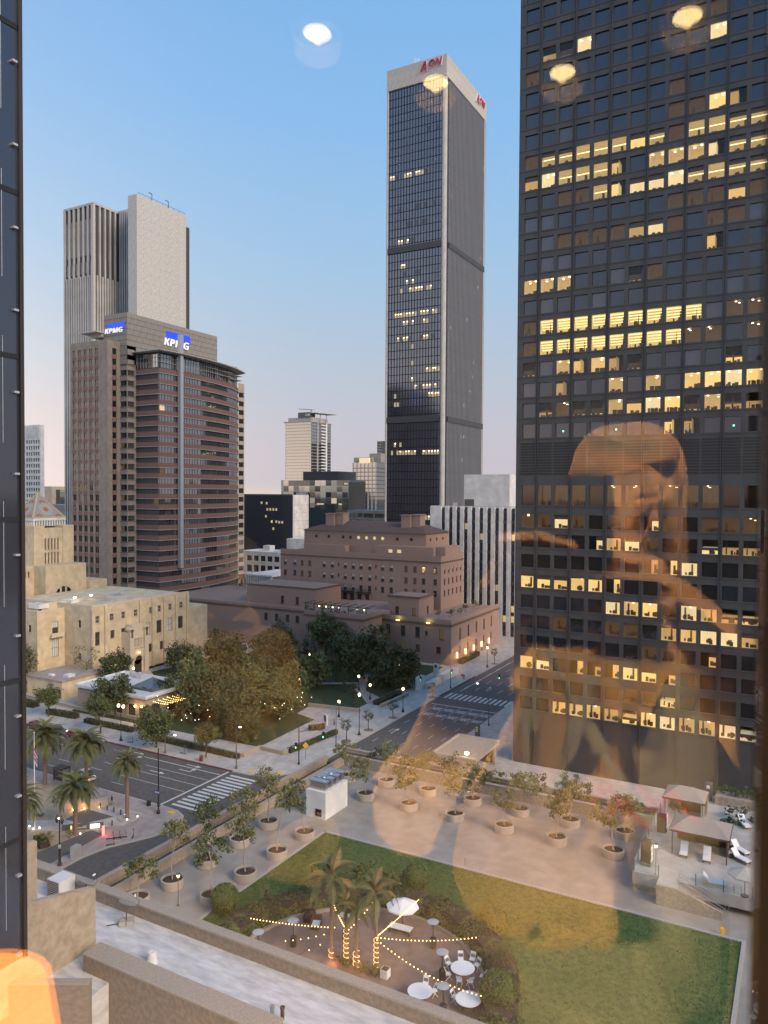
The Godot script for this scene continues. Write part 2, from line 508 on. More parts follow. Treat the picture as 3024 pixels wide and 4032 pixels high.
func build_ground() -> void:
	var mb := MB.new()
	sheet(mb, -5000, -5000, 5000, 5000, -0.03)
	structure("ground", mb, M.ground)
	mb = MB.new()
	sheet(mb, -700, -109, 400, -91, 0.0)
	var r5 := structure("road", mb, M.asphalt)
	mb = MB.new()
	sheet(mb, -88.6, -91, -62.5, -30, 0.0)
	sheet(mb, -94, -900, -62.5, -109, 0.0)
	var rf := structure("road", mb, M.asphalt)
	# blocks of pavement, each a real step above the road
	mb = MB.new()
	var garden := [Vector2(-80.6, -700), Vector2(-700, -700), Vector2(-700, -109.0)]
	garden.append_array(FAR_CORNER)
	mb.prism(garden, -0.02, 0.15)
	var pv := structure("pavement", mb, M.walk)
	kerb_line(pv, FAR_CORNER, M.kerb, 0.16)
	kerb_line(pv, [Vector2(-80.6, -121), Vector2(-80.6, -176)], M.kerb, 0.16)
	kerb_line(pv, [Vector2(-80.6, -176), Vector2(-80.6, -200)], M.red_kerb, 0.16)
	kerb_line(pv, [Vector2(-80.6, -200), Vector2(-80.6, -420)], M.kerb, 0.16)
	kerb_line(pv, [Vector2(-330, -109), Vector2(-126, -109)], M.kerb, 0.16)
	kerb_line(pv, [Vector2(-126, -109), Vector2(-92, -109)], M.red_kerb, 0.16)
	mb = MB.new()
	var plaza := [Vector2(-700, -40), Vector2(-700, -91)]
	var back := NEAR_KERB.duplicate(); back.reverse()
	plaza.append_array(back)
	mb.prism(plaza, -0.02, 0.15)
	pv = structure("pavement", mb, M.walk_warm)
	kerb_line(pv, NEAR_KERB, M.kerb, 0.17)
	kerb_line(pv, [Vector2(-330, -91), Vector2(-91, -91)], M.kerb, 0.17)
	mb = MB.new()
	mb.box(Vector3(-62.5, -0.02, -109), Vector3(300, 0.15, -700))
	structure("pavement", mb, M.walk)
	mb = MB.new()
	mb.box(Vector3(-62.5, -0.02, -91), Vector3(300, 0.15, -20))
	structure("pavement", mb, M.walk)
	# painted markings on the cross street
	for k in 13:
		mb = MB.new()
		var z := -92.4 - k * 1.22
		sheet(mb, -91.2 + rng.randf() * 0.1, z, -85.2, z - 0.62, 0.004)
		part(r5, "crosswalk_stripe", mb, M.paint)
	var lines := [[-92.75, -108.6, -92.35, -91.3], [-109.4, -97.55, -93.0, -97.43], [-109.0, -100.72, -93.0, -100.6], [-108.8, -103.56, -93.0, -103.44], [-114.1, -106.7, -93.0, -106.5]]
	for q in lines:
		mb = MB.new()
		sheet(mb, q[0], q[1], q[2], q[3], 0.004)
		part(r5, "lane_line", mb, M.paint)
	for z in [-94.4, -97.5, -100.7, -103.5, -106.5]:
		for k in 10:
			mb = MB.new()
			var x := -113.5 - k * 9.0
			if z == -106.5: x -= 4.0
			if z == -94.4: x += 9.0
			sheet(mb, x - 3.0, z - 0.06, x, z + 0.06, 0.004)
			part(r5, "lane_dash", mb, M.paint)
	for q in [[-99.0, -105.0, true], [-99.6, -107.6, false], [-113.0, -105.0, true], [-103.4, -101.9, false], [-114.4, -107.5, false]]:
		mb = MB.new()
		arrow(mb, q[0], q[1], q[2])
		part(r5, "lane_arrow", mb, M.paint)
	# and on the avenue
	for k in 13:
		mb = MB.new()
		var x := -79.3 + k * 1.34
		sheet(mb, x, -180.6, x + 0.62, -175.4, 0.004)
		part(rf, "crosswalk_stripe", mb, M.paint)
	mb = MB.new()
	sheet(mb, -79.6, -169.4, -62.8, -169.0, 0.004)
	part(rf, "stop_line", mb, M.paint)
	for x in [-78.1, -74.9, -71.75, -68.65, -65.6]:
		mb = MB.new()
		sheet(mb, x - 0.06, -169.0, x + 0.06, -157.5, 0.004)
		part(rf, "lane_line", mb, M.paint)
		for k in 6:
			mb = MB.new()
			sheet(mb, x - 0.06, -151.5 + k * 7.2, x + 0.06, -154.0 + k * 7.2, 0.004)
			part(rf, "lane_dash", mb, M.paint)
		for k in 9:
			mb = MB.new()
			sheet(mb, x - 0.07, -186.0 - k * 8.0, x + 0.07, -190.0 - k * 8.0, 0.004)
			part(rf, "lane_dash", mb, M.paint)
	mb = MB.new()
	sheet(mb, -78.0, -245.0, -77.8, -183.0, 0.004)
	part(rf, "lane_line", mb, M.paint)
	var lie := Basis(Vector3(1, 0, 0), Vector3(0, 0, -1), Vector3(0, 1, 0))
	for x in [-76.45, -73.3, -70.2, -67.1, -64.2]:
		lettering(rf, "road_lettering", "HERE", M.paint, Vector3(x, 0.006, -165.6), lie, Vector2(2.25, 2.1), 0.006)
		lettering(rf, "road_lettering", "WAIT", M.paint, Vector3(x, 0.006, -160.6), lie, Vector2(2.25, 2.1), 0.006)
	for q in [Vector2(-72.5, -187.5), Vector2(-77.2, -143.5)]:
		mb = MB.new()
		sheet(mb, q.x - 0.12, q.y, q.x + 0.12, q.y - 2.6, 0.004)
		mb.tri(Vector3(q.x - 0.5, 0.004, q.y - 2.6), Vector3(q.x + 0.5, 0.004, q.y - 2.6), Vector3(q.x, 0.004, q.y - 4.0), Vector3.UP)
		part(rf, "lane_arrow", mb, M.paint)
	# manhole covers
	for q in [Vector2(-71.0, -150.5), Vector2(-69.5, -147.0), Vector2(-70.5, -196.0)]:
		mb = MB.new()
		mb.lathe(Vector3(q.x, 0, q.y), [Vector2(0.5, 0.0), Vector2(0.46, 0.012), Vector2(0.0, 0.012)], 16)
		part(rf, "manhole_cover", mb, M.slate)

func arrow(mb: MB, x: float, z: float, bent: bool) -> void:
	# a painted lane arrow that points along +x, or bends towards -z
	sheet(mb, x - 2.4, z - 0.12, x, z + 0.12, 0.004)
	if bent:
		sheet(mb, x, z - 0.9, x + 0.24, z + 0.12, 0.004)
		mb.tri(Vector3(x - 0.4, 0.004, z - 0.9), Vector3(x + 0.64, 0.004, z - 0.9), Vector3(x + 0.12, 0.004, z - 1.9), Vector3.UP)
	else:
		mb.tri(Vector3(x, 0.004, z - 0.5), Vector3(x, 0.004, z + 0.5), Vector3(x + 1.3, 0.004, z), Vector3.UP)

func kerb_line(parent: Node3D, pts: Array, m: Material, top: float) -> void:
	for k in pts.size() - 1:
		var mb := MB.new()
		var a: Vector2 = pts[k]; var b: Vector2 = pts[k + 1]
		mb.bar(Vector3(a.x, (top - 0.05) * 0.5, a.y), Vector3(b.x, (top - 0.05) * 0.5, b.y), 0.34, top + 0.05)
		part(parent, "kerb_stone", mb, m)

func lit_window(parent: Node3D, f: Face, x: float, y: float, w: float, h: float, kind: String, depth := 0.35) -> void:
	# a lit room behind a clear pane: walls that the lamps inside make bright, lamps, and furniture in front of them
	var c := f.p(x + w * 0.5, y + h * 0.5, depth)
	var bas := Basis(f.u, Vector3.UP, f.n)
	var key := "%s_%.2f_%.2f_%d" % [kind, w, h, rng.randi() % 3]
	if not rooms.has(key): rooms[key] = make_room(kind, w, h)
	var set_: Dictionary = rooms[key]
	if depth < 0.0:
		# in a flush curtain wall: a lit pane with its lamp showing
		var o := part_mesh(parent, "window", pane_mesh(w, h), M.room_soft if kind in ["dim", "spot"] else M.room_bright)
		o.transform = Transform3D(bas, c)
		if kind == "spot":
			var l := part_mesh(o, "window_light", pane_mesh(0.5, 0.4), M.spot_light)
			l.position = Vector3(rng.randf_range(-w, w) * 0.25, h * 0.3, 0.03)
		return
	var pane := part_mesh(parent, "window", set_.pane, M.pane)
	pane.transform = Transform3D(bas, c)
	var tone: String = set_.mat
	if tone == "room_bright": tone = ["room_bright", "room_warm", "room_cool", "room_soft", "room_soft"][rng.randi() % (4 if c.y < 60.0 else 5)]
	part_mesh(pane, "lit_window_room", set_.room, M[tone])
	if set_.has("lamp"): part_mesh(pane, "ceiling_light", set_.lamp, M[set_.lamp_mat]).set_meta("kind", "stuff")
	if set_.has("desk"): part_mesh(pane, "furniture", set_.desk, M.curtain_brown if kind == "dim" else M.wicker).set_meta("kind", "stuff")

var rooms := {}

func make_room(kind: String, w: float, h: float) -> Dictionary:
	var d := {}
	var mb := MB.new()
	mb.quad(Vector3(-w / 2, -h / 2, 0), Vector3(w / 2, -h / 2, 0), Vector3(w / 2, h / 2, 0), Vector3(-w / 2, h / 2, 0), Vector3(0, 0, 1))
	d.pane = mb.mesh()
	mb = MB.new()
	var deep := 2.6
	var x0 := -w / 2; var x1 := w / 2
	if kind == "half":
		if rng.randf() < 0.5: x0 = w * 0.05
		else: x1 = -w * 0.02
	var y0 := -h / 2; var y1 := h / 2
	if kind == "low": y1 = -h * 0.05
	var zf := -0.06; var zb := -deep
	mb.quad(Vector3(x0, y0, zb), Vector3(x1, y0, zb), Vector3(x1, y1, zb), Vector3(x0, y1, zb), Vector3(0, 0, 1))
	mb.quad(Vector3(x0, y0, zf), Vector3(x0, y0, zb), Vector3(x0, y1, zb), Vector3(x0, y1, zf), Vector3(1, 0, 0))
	mb.quad(Vector3(x1, y0, zf), Vector3(x1, y0, zb), Vector3(x1, y1, zb), Vector3(x1, y1, zf), Vector3(-1, 0, 0))
	mb.quad(Vector3(x0, y1, zf), Vector3(x1, y1, zf), Vector3(x1, y1, zb), Vector3(x0, y1, zb), Vector3(0, -1, 0))
	mb.quad(Vector3(x0, y0, zf), Vector3(x1, y0, zf), Vector3(x1, y0, zb), Vector3(x0, y0, zb), Vector3(0, 1, 0))
	d.room = mb.mesh()
	d.mat = {"bright": "room_bright", "half": "room_bright", "low": "room_bright", "desk": "room_bright", "strip": "room_pale", "multi": "room_pale", "dim": "room_dim", "spot": "room_dim"}[kind]
	var lamp := MB.new()
	if kind == "strip":
		lamp.box(Vector3(-w / 2, h * 0.10, -0.9), Vector3(w / 2, h * 0.15, -1.0))
		d.lamp_mat = "tube_light"
	elif kind == "multi":
		for k in 4: lamp.box(Vector3(-w / 2, h * (0.42 - 0.17 * k), -0.6 - 0.3 * k), Vector3(w / 2, h * (0.45 - 0.17 * k), -0.8 - 0.3 * k))
		d.lamp_mat = "tube_light"
	elif kind in ["desk", "spot", "bright"]:
		for k in 2:
			var px := -w * 0.35 + w * 0.7 * rng.randf()
			lamp.box(Vector3(px - 0.16, y1 - 0.12 - 0.25 * k, -0.6), Vector3(px + 0.16, y1 - 0.06 - 0.25 * k, -0.9))
		d.lamp_mat = "spot_light"
	if lamp.v.size(): d.lamp = lamp.mesh()
	if kind != "spot":
		var q := MB.new()
		for k in (6 if kind == "desk" else 4):
			var px := x0 + (x1 - x0) * rng.randf_range(0.0, 0.82)
			var ww := rng.randf_range(0.15, 0.7)
			var zz := rng.randf_range(-0.3, -1.6)
			q.box(Vector3(px, y0, zz), Vector3(minf(px + ww, x1 - 0.02), y0 + rng.randf_range(0.10, 0.36) * h, zz - 0.4))
		if rng.randf() < 0.6:
			# a partition or a tall cupboard
			var px := x0 + (x1 - x0) * rng.randf_range(0.1, 0.85)
			q.box(Vector3(px, y0, -1.2), Vector3(px + rng.randf_range(0.06, 0.35), y0 + h * rng.randf_range(0.55, 1.0), -1.8))
		if rng.randf() < 0.4: q.box(Vector3(x0, y1 - h * rng.randf_range(0.1, 0.35), -0.08), Vector3(x1, y1, -0.12))
		d.desk = q.mesh()
	return d

func pane_quad(mb: MB, f: Face, x: float, y: float, w: float, h: float, d: float) -> void:
	mb.quad(f.p(x, y, d), f.p(x + w, y, d), f.p(x + w, y + h, d), f.p(x, y + h, d), f.n)

func pane_mesh(w: float, h: float) -> Mesh:
	var key := "pane_%.2f_%.2f" % [w, h]
	if not rooms.has(key):
		var mb := MB.new()
		mb.box(Vector3(-w / 2, -h / 2, -0.04), Vector3(w / 2, h / 2, 0))
		rooms[key] = mb.mesh()
	return rooms[key]

func dark_window(parent: Node3D, f: Face, x: float, y: float, w: float, h: float, m: Material, d := 0.35, wob := 0.0) -> MeshInstance3D:
	var o := part_mesh(parent, "window", pane_mesh(w, h), m)
	var b := Basis(f.u, Vector3.UP, f.n)
	if wob > 0.0: b = b * Basis(Vector3.UP, rng.randfn(0, wob)) * Basis(Vector3.RIGHT, rng.randfn(0, wob))
	o.transform = Transform3D(b, f.p(x + w * 0.5, y + h * 0.5, d))
	return o

func build_black_tower() -> void:
	var t := thing("office_tower", "black glass and metal office tower with many warmly lit windows filling one side", "building", Vector3.ZERO)
	var x_left := -48.4; var W := 56.0; var Z := -140.0
	var f := Face.new(Vector3(x_left, 0, Z), Vector3(1, 0, 0), W, 212.0)
	var cols := []
	for k in 17: cols.append(1.18 + 3.217 * k)
	var rows := []   # [bottom, height, id]
	for i in range(-14, 10): rows.append([48.16 - 3.888 * i - 2.58 + 52.0, 2.58, i])
	rows.append([1.59 - 3.75 + 52.0, 3.75, 100])
	var low := [-3.90, -7.66, -11.53, -15.40, -19.27, -23.14, -27.01, -30.9, -34.95, -38.85]
	for k in low.size(): rows.append([low[k] - 2.5 + 52.0, 2.5, 101 + k])
	for r in rows:
		for x in cols: f.cut(x, r[0], 2.5, r[1])
	var mb := MB.new()
	f.build(mb, 0.45)
	# other sides and the roof
	mb.quad(Vector3(x_left + W, 0, Z), Vector3(x_left + W, 0, Z - 50), Vector3(x_left + W, 212, Z - 50), Vector3(x_left + W, 212, Z), Vector3(1, 0, 0))
	mb.quad(Vector3(x_left, 0, Z - 50), Vector3(x_left + W, 0, Z - 50), Vector3(x_left + W, 212, Z - 50), Vector3(x_left, 212, Z - 50), Vector3(0, 0, -1))
	mb.quad(Vector3(x_left, 212, Z), Vector3(x_left + W, 212, Z), Vector3(x_left + W, 212, Z - 50), Vector3(x_left, 212, Z - 50), Vector3.UP)
	var fs := Face.new(Vector3(x_left, 0, Z - 50), Vector3(0, 0, 1), 50.0, 212.0)
	fs.build(mb, 0.4)
	part(t, "wall", mb, M.tower_black)
	# paired vertical fins on every second pier
	for k in range(0, 17, 2):
		mb = MB.new()
		var px := x_left + 1.18 + 3.217 * k + 2.5 + 0.36 + 3.217 - 3.217
		for s in [-0.17, 0.17]:
			mb.box(Vector3(px + s - 0.05, 0, Z), Vector3(px + s + 0.05, 212, Z + 0.14))
		part(t, "fin", mb, M.tower_black)
	# slim spandrel joints
	for r in rows:
		mb = MB.new()
		mb.box(Vector3(x_left, r[0] - 0.34, Z), Vector3(x_left + W, r[0] - 0.28, Z + 0.05))
		part(t, "spandrel_joint", mb, M.tower_groove)
	# louvred plant floor
	for k in 8:
		mb = MB.new()
		var lx := x_left + 0.9 + k * 6.434
		for j in 12: mb.box(Vector3(lx, 55.6 + j * 0.52, Z), Vector3(lx + 6.1, 55.6 + j * 0.52 + 0.3, Z + 0.06))
		part(t, "louvre_panel", mb, M.tower_groove)
	var lit := {
		-9: {1: "low", 2: "low", 3: "bright", 9: "dim", 10: "dim"}, -8: {0: "dim", 10: "bright"},
		-5: {9: "dim", 10: "bright", 11: "half", 8: "dim"}, -6: {8: "dim"},
		-4: {0: "dim", 1: "strip", 2: "strip", 3: "strip", 4: "strip", 5: "strip", 6: "bright", 7: "strip", 8: "dim", 9: "strip", 10: "strip", 11: "strip", 12: "strip", 13: "strip"},
		-3: {0: "bright", 1: "bright", 2: "strip", 3: "strip", 4: "strip", 5: "half", 7: "bright", 8: "bright", 9: "bright", 10: "half", 11: "strip", 12: "strip", 13: "strip"},
		-2: {2: "dim", 3: "dim", 4: "strip", 5: "half", 6: "bright", 7: "bright", 8: "bright", 9: "strip", 10: "strip", 11: "strip", 12: "strip", 13: "strip"},
		-1: {8: "dim", 9: "dim", 10: "dim", 11: "bright", 12: "dim"},
		0: {2: "dim", 3: "dim", 4: "dim", 5: "dim", 6: "bright", 7: "bright", 8: "dim", 10: "dim", 11: "dim"}, 1: {10: "half"},
		2: {0: "bright", 1: "bright", 2: "bright", 6: "low", 7: "dim"},
		4: {0: "dim", 1: "multi", 2: "multi", 3: "multi", 4: "multi", 5: "multi", 6: "multi", 7: "multi", 8: "multi", 9: "multi", 11: "spot", 12: "spot"},
		5: {0: "dim", 1: "multi", 2: "multi", 3: "multi", 4: "multi", 5: "multi", 6: "multi", 7: "multi", 8: "multi", 9: "spot", 10: "spot", 12: "spot"},
		6: {0: "low", 2: "bright", 3: "half", 4: "desk", 5: "half", 6: "low", 11: "low"},
		7: {2: "half", 5: "bright", 7: "desk", 9: "bright", 10: "bright", 11: "bright", 12: "desk"},
		8: {1: "low", 2: "spot", 3: "low", 4: "low", 5: "desk", 6: "bright", 7: "desk", 8: "desk", 9: "low", 10: "bright", 11: "low", 12: "low"},
		9: {8: "half", 9: "half"},
		100: {1: "dim", 2: "dim", 3: "dim", 5: "spot", 6: "spot", 8: "spot", 9: "dim", 10: "spot"},
		101: {0: "spot", 1: "dim", 2: "bright", 3: "dim", 7: "half", 8: "dim", 10: "dim", 11: "dim", 12: "spot"},
		102: {4: "half", 5: "bright", 6: "bright", 7: "dim", 10: "low", 11: "low", 12: "low"},
		103: {7: "half", 8: "half", 9: "bright"},
		104: {0: "bright", 1: "bright", 2: "bright", 3: "bright", 4: "bright", 5: "half"},
		105: {5: "bright", 6: "desk", 7: "desk", 8: "dim", 9: "desk", 10: "bright", 11: "low", 12: "low"},
		106: {2: "dim", 5: "dim", 6: "dim", 8: "bright", 9: "bright", 10: "bright", 11: "bright", 12: "bright", 13: "bright"},
		107: {10: "half", 7: "dim", 8: "dim"},
		108: {0: "bright", 1: "bright", 3: "half", 4: "half", 5: "half", 6: "bright", 7: "bright", 8: "half"},
		109: {6: "dim", 7: "dim", 8: "low"},
		110: {2: "desk", 3: "desk", 4: "desk", 5: "desk", 6: "low", 7: "desk", 8: "bright", 9: "desk", 10: "desk", 11: "desk", 12: "low"},
	}
	var rest := MB.new(); var n := 0
	for r in rows:
		for k in cols.size():
			var on: Dictionary = lit.get(r[2], {})
			if on.has(k):
				lit_window(t, f, cols[k], r[0], 2.5, r[1], on[k], 0.3)
				n += 1
			elif r[2] > -7 and k < 14 and n < 298:
				n += 1
				var m: Material = M.glass_brown if r[2] >= 100 else (M.glass_blind if rng.randf() < 0.25 else M.glass_black)
				dark_window(t, f, cols[k], r[0], 2.5, r[1], m, 0.3, 0.006)
			else:
				pane_quad(rest, f, cols[k], r[0], 2.5, r[1], 0.3)
	stuff(t, "windows", rest, M.glass_black)
	# green exit signs seen inside
	for q in [[2, 9], [5, 9], [11, 9]]:
		mb = MB.new()
		var p := f.p(cols[q[0]] + 1.4, 48.16 - 3.888 * q[1] + 52.0 - 1.5, 0.26)
		mb.box(p - Vector3(0.12, 0.12, 0.0), p + Vector3(0.12, 0.12, 0.03))
		part(t, "exit_sign_light", mb, M.green_light)

func build_ribbed_black_tower() -> void:
	# the tall black tower with white corner columns
	var t := thing("skyscraper", "tallest dark glass skyscraper with pale crown and red lettering", "building")
	var x0 := -186.6; var x1 := -153.8; var z0 := -338.3; var z1 := -390.8; var top := 263.4
	var mb := MB.new()
	mb.box(Vector3(x0 + 0.6, 0, z0 - 0.5), Vector3(x1 - 0.6, 254, z1 + 0.5))
	part(t, "glass_wall", mb, M.glass_tall)
	mb = MB.new()
	mb.box(Vector3(x0 - 1.3, 0, z0 - 3.2), Vector3(x0 + 0.6, 252.5, z1 + 3))
	part(t, "side_wall", mb, M.tower_dark)
	mb = MB.new()
	mb.box(Vector3(x0, 253.2, z0), Vector3(x1, top, z1))
	part(t, "crown", mb, M.crown_white)
	for q in [Vector2(x1 - 1.35, z0 - 1.3), Vector2(x0 + 0.5, z0 - 0.6), Vector2(x1 - 1.3, z1 + 1.3)]:
		mb = MB.new()
		var r := 1.35 if q.x > -160 else 0.6
		mb.tube(Vector3(q.x, 0, q.y), Vector3(q.x, 253.2, q.y), r, r, 14, false)
		part(t, "corner_column", mb, M.crown_white)
	# mullions on the cross-street face
	var fn := Face.new(Vector3(x0 + 0.6, 0, z0 - 0.5), Vector3(1, 0, 0), 30.2, 254)
	for k in 19:
		mb = MB.new()
		var x := x0 + 1.7 + k * 1.6
		mb.box(Vector3(x - 0.11, 0, z0 - 0.5), Vector3(x + 0.11, 253.2, z0 - 0.2))
		part(t, "mullion", mb, M.mullion)
	for k in 62:
		mb = MB.new()
		mb.box(Vector3(x0 + 0.6, 6 + k * 4.04, z0 - 0.5), Vector3(x1 - 2.4, 6.3 + k * 4.04, z0 - 0.42))
		mb.box(Vector3(x1 - 0.6, 6 + k * 4.04, z0 - 4.2), Vector3(x1 - 0.42, 6.3 + k * 4.04, z1 + 2))
		part(t, "floor_band", mb, M.mullion)
	for y in [172.0, 87.2]:
		mb = MB.new()
		mb.box(Vector3(x0 + 0.6, y, z0 - 0.5), Vector3(x1 - 2.4, y + 3.0, z0 - 0.1))
		mb.box(Vector3(x1 - 0.6, y, z0 - 4.2), Vector3(x1 + 0.25, y + 2.6, z1 + 1.6))
		part(t, "plant_floor_band", mb, M.tower_dark)
	# white ribs on the avenue face
	for k in 30:
		mb = MB.new()
		var z := z0 - 4.5 - k * 1.6
		mb.box(Vector3(x1 - 0.6, 0, z - 0.13), Vector3(x1 + 0.12, 252.6, z + 0.13))
		part(t, "rib", mb, M.rib_white)
	# windows that can be told apart: lit ones and ones with blinds down
	var rows := [[50, 0, 13, 0.6], [41, 7, 15, 0.25], [38, 2, 12, 0.0], [33, 1, 17, 0.5], [30, 3, 16, 0.55], [29, 8, 9, 1.0], [26, 13, 18, 0.8], [24, 9, 17, 0.8], [23, 2, 3, 1.0], [23, 14, 17, 1.0],
		[55, 12, 17, 0.0], [46, 3, 16, 0.0], [44, 4, 16, 0.0], [42, 2, 14, 0.0]]
	for r in rows:
		for c in range(r[1], r[2]):
			var lit: bool = rng.randf() < r[3]
			var y: float = 6.6 + r[0] * 4.04
			if lit: lit_window(t, fn, 1.25 + c * 1.6, y, 1.3, 2.2, "spot" if rng.randf() < 0.7 else "dim", -0.06)
			elif rng.randf() < 0.3: dark_window(t, fn, 1.25 + c * 1.6, y, 1.3, 2.4, M.glass_blind, -0.05)
	for r in [[37, 3, 9, 0.5], [34, 4, 6, 1.0], [32, 4, 9, 0.7], [31, 4, 16, 0.45], [28, 2, 10, 0.9], [27, 3, 16, 0.7], [18, 14, 18, 0.9], [17, 2, 4, 1.0], [12, 2, 5, 0.8], [11, 0, 18, 0.75], [22, 8, 17, 0.3], [20, 5, 9, 0.3], [5, 3, 12, 0.25], [3, 8, 15, 0.25], [1, 2, 15, 0.3]]:
		for c in range(r[1], r[2]):
			if rng.randf() < r[3]: lit_window(t, fn, 1.25 + c * 1.6, 26.6 + r[0] * 4.04, 1.3, 2.2, "spot" if rng.randf() < 0.6 else "dim", -0.06)
	for k in 16:
		mb = MB.new()
		var y := 6.8 + (12 + rng.randi() % 46) * 4.04; var z := z0 - 5.3 - (rng.randi() % 28) * 1.6
		mb.box(Vector3(x1 - 0.6, y + 1.4, z - 0.35), Vector3(x1 - 0.5, y + 1.9, z + 0.35))
		part(t, "window_light", mb, M.spot_light)
	# red letters with a pale outline on two sides of the crown
	var bn := Basis(Vector3(1, 0, 0), Vector3.UP, Vector3(0, 0, 1))
	var bw := Basis(Vector3(0, 0, -1), Vector3.UP, Vector3(1, 0, 0))
	for q in [[bn, Vector3(-161.7, 260.2, z0 + 0.25), Vector2(11.2, 6.4)], [bw, Vector3(x1 + 0.25, 259.4, -381.4), Vector2(13.0, 6.2)]]:
		var b: Basis = q[0]
		var sh := Basis(b.x, b.y + b.x * 0.22, b.z)
		lettering(t, "letters", "A", M.sign_white, q[1] - b.x * 3.9, sh, Vector2(4.6, 5.2), 0.4)
		lettering(t, "letters", "ON", M.sign_white, q[1] + b.x * 1.9 + Vector3(0, 0.5, 0), sh, Vector2(7.6, 4.2), 0.4)
		lettering(t, "letters", "A", M.sign_red, q[1] - b.x * 3.9 + b.z * 0.16, sh, Vector2(3.9, 4.6), 0.4)
		lettering(t, "letters", "ON", M.sign_red, q[1] + b.x * 1.9 + Vector3(0, 0.5, 0) + b.z * 0.16, sh, Vector2(7.0, 3.6), 0.4)
	for k in 3:
		mb = MB.new()
		mb.tube(Vector3(-171.5 + k * 1.1, top, z0 - 1.0), Vector3(-171.5 + k * 1.1, top + 3.2 - k * 0.4, z0 - 1.0), 0.12, 0.1, 5)
		part(t, "antenna", mb, M.steel)

func build_white_ribbed_tower() -> void:
	var t := thing("tower", "pale concrete tower with vertical ribs joined to a blank taller slab", "building")
	var top := 185.2
	var mb := MB.new()
	mb.box(Vector3(-309.1, 0, -244.8), Vector3(-289.2, top - 0.8, -290))
	mb.box(Vector3(-289.4, 0, -258.6), Vector3(-273, top - 0.8, -290))
	part(t, "wall", mb, M.tower_dark)
	mb = MB.new()
	mb.box(Vector3(-309.3, top - 1.0, -244.2), Vector3(-288.6, top, -290)); mb.box(Vector3(-288.6, top - 1.0, -258.0), Vector3(-273, top, -290))
	part(t, "roof_edge", mb, M.tower_stone)
	# ribs: every one up to the tall top floor, every second one on to the roof
	for k in 13:
		mb = MB.new()
		var x := -308.6 + k * 1.6
		var y1 := top - 1.0 if k % 2 == 0 else 152.0
		mb.box(Vector3(x - 0.42, 0, -244.8), Vector3(x + 0.42, y1, -243.9))
		part(t, "rib", mb, M.tower_stone)
	for k in 9:
		mb = MB.new()
		var z := -246.2 - k * 1.5
		var y1 := top - 1.0 if k % 2 == 1 else 152.0
		mb.box(Vector3(-289.2, 0, z - 0.4), Vector3(-288.4, y1, z + 0.4))
		part(t, "rib", mb, M.tower_stone)
	for k in 6:
		mb = MB.new()
		var x := -286.8 + k * 1.55
		mb.box(Vector3(x - 0.42, 0, -258.6), Vector3(x + 0.42, top - 1.0, -257.8))
		part(t, "rib", mb, M.tower_stone)
	mb = MB.new()
	mb.box(Vector3(-289.9, 0, -244.8), Vector3(-288.2, top - 1.0, -243.6))
	part(t, "corner_pier", mb, M.tower_slab)
	for q in [[-308.6, 161.5, 178.0], [-308.6, 153.0, 158.5]]:
		for k in 6:
			mb = MB.new()
			var x := -308.0 + k * 3.2
			mb.box(Vector3(x, q[1], -244.8), Vector3(x + 2.2, q[2], -244.5))
			part(t, "window", mb, M.glass_navy if q[1] < 160 else M.wall_grey)
	mb = MB.new()
	mb.box(Vector3(-273.2, 0, -250.4), Vector3(-267.6, top + 2.0, -281.9))
	var slab := part(t, "blank_slab", mb, M.tower_slab)
	# cladding joints and the rail on top
	for k in 22:
		mb = MB.new()
		mb.box(Vector3(-267.6, 95 + k * 4.1, -250.6), Vector3(-267.57, 95.12 + k * 4.1, -281.7))
		part(slab, "joint", mb, M.tower_stone)
	for k in 9:
		mb = MB.new()
		mb.tube(Vector3(-267.8, top + 2, -252 - k * 3.6), Vector3(-267.8, top + 3.0, -252 - k * 3.6), 0.08, 0.08, 5)
		part(slab, "rail_post", mb, M.slate)
	mb = MB.new()
	mb.bar(Vector3(-267.8, top + 3.0, -251), Vector3(-267.8, top + 3.0, -281.5), 0.12, 0.12)
	part(slab, "rail", mb, M.slate)
	for z in [-260.0, -270.5]:
		mb = MB.new()
		mb.tube(Vector3(-268, top + 2, z), Vector3(-268, top + 5.2, z), 0.16, 0.16, 6); mb.bar(Vector3(-268, top + 5.2, z + 0.1), Vector3(-268, top + 5.2, z + 2.0), 0.2, 0.35)
		part(slab, "window_washing_davit", mb, M.slate)

func ribbon(f: Face, mb_glass: MB, y: float, h: float, d: float) -> void:
	pane_quad(mb_glass, f, 0, y, f.w, h, d)

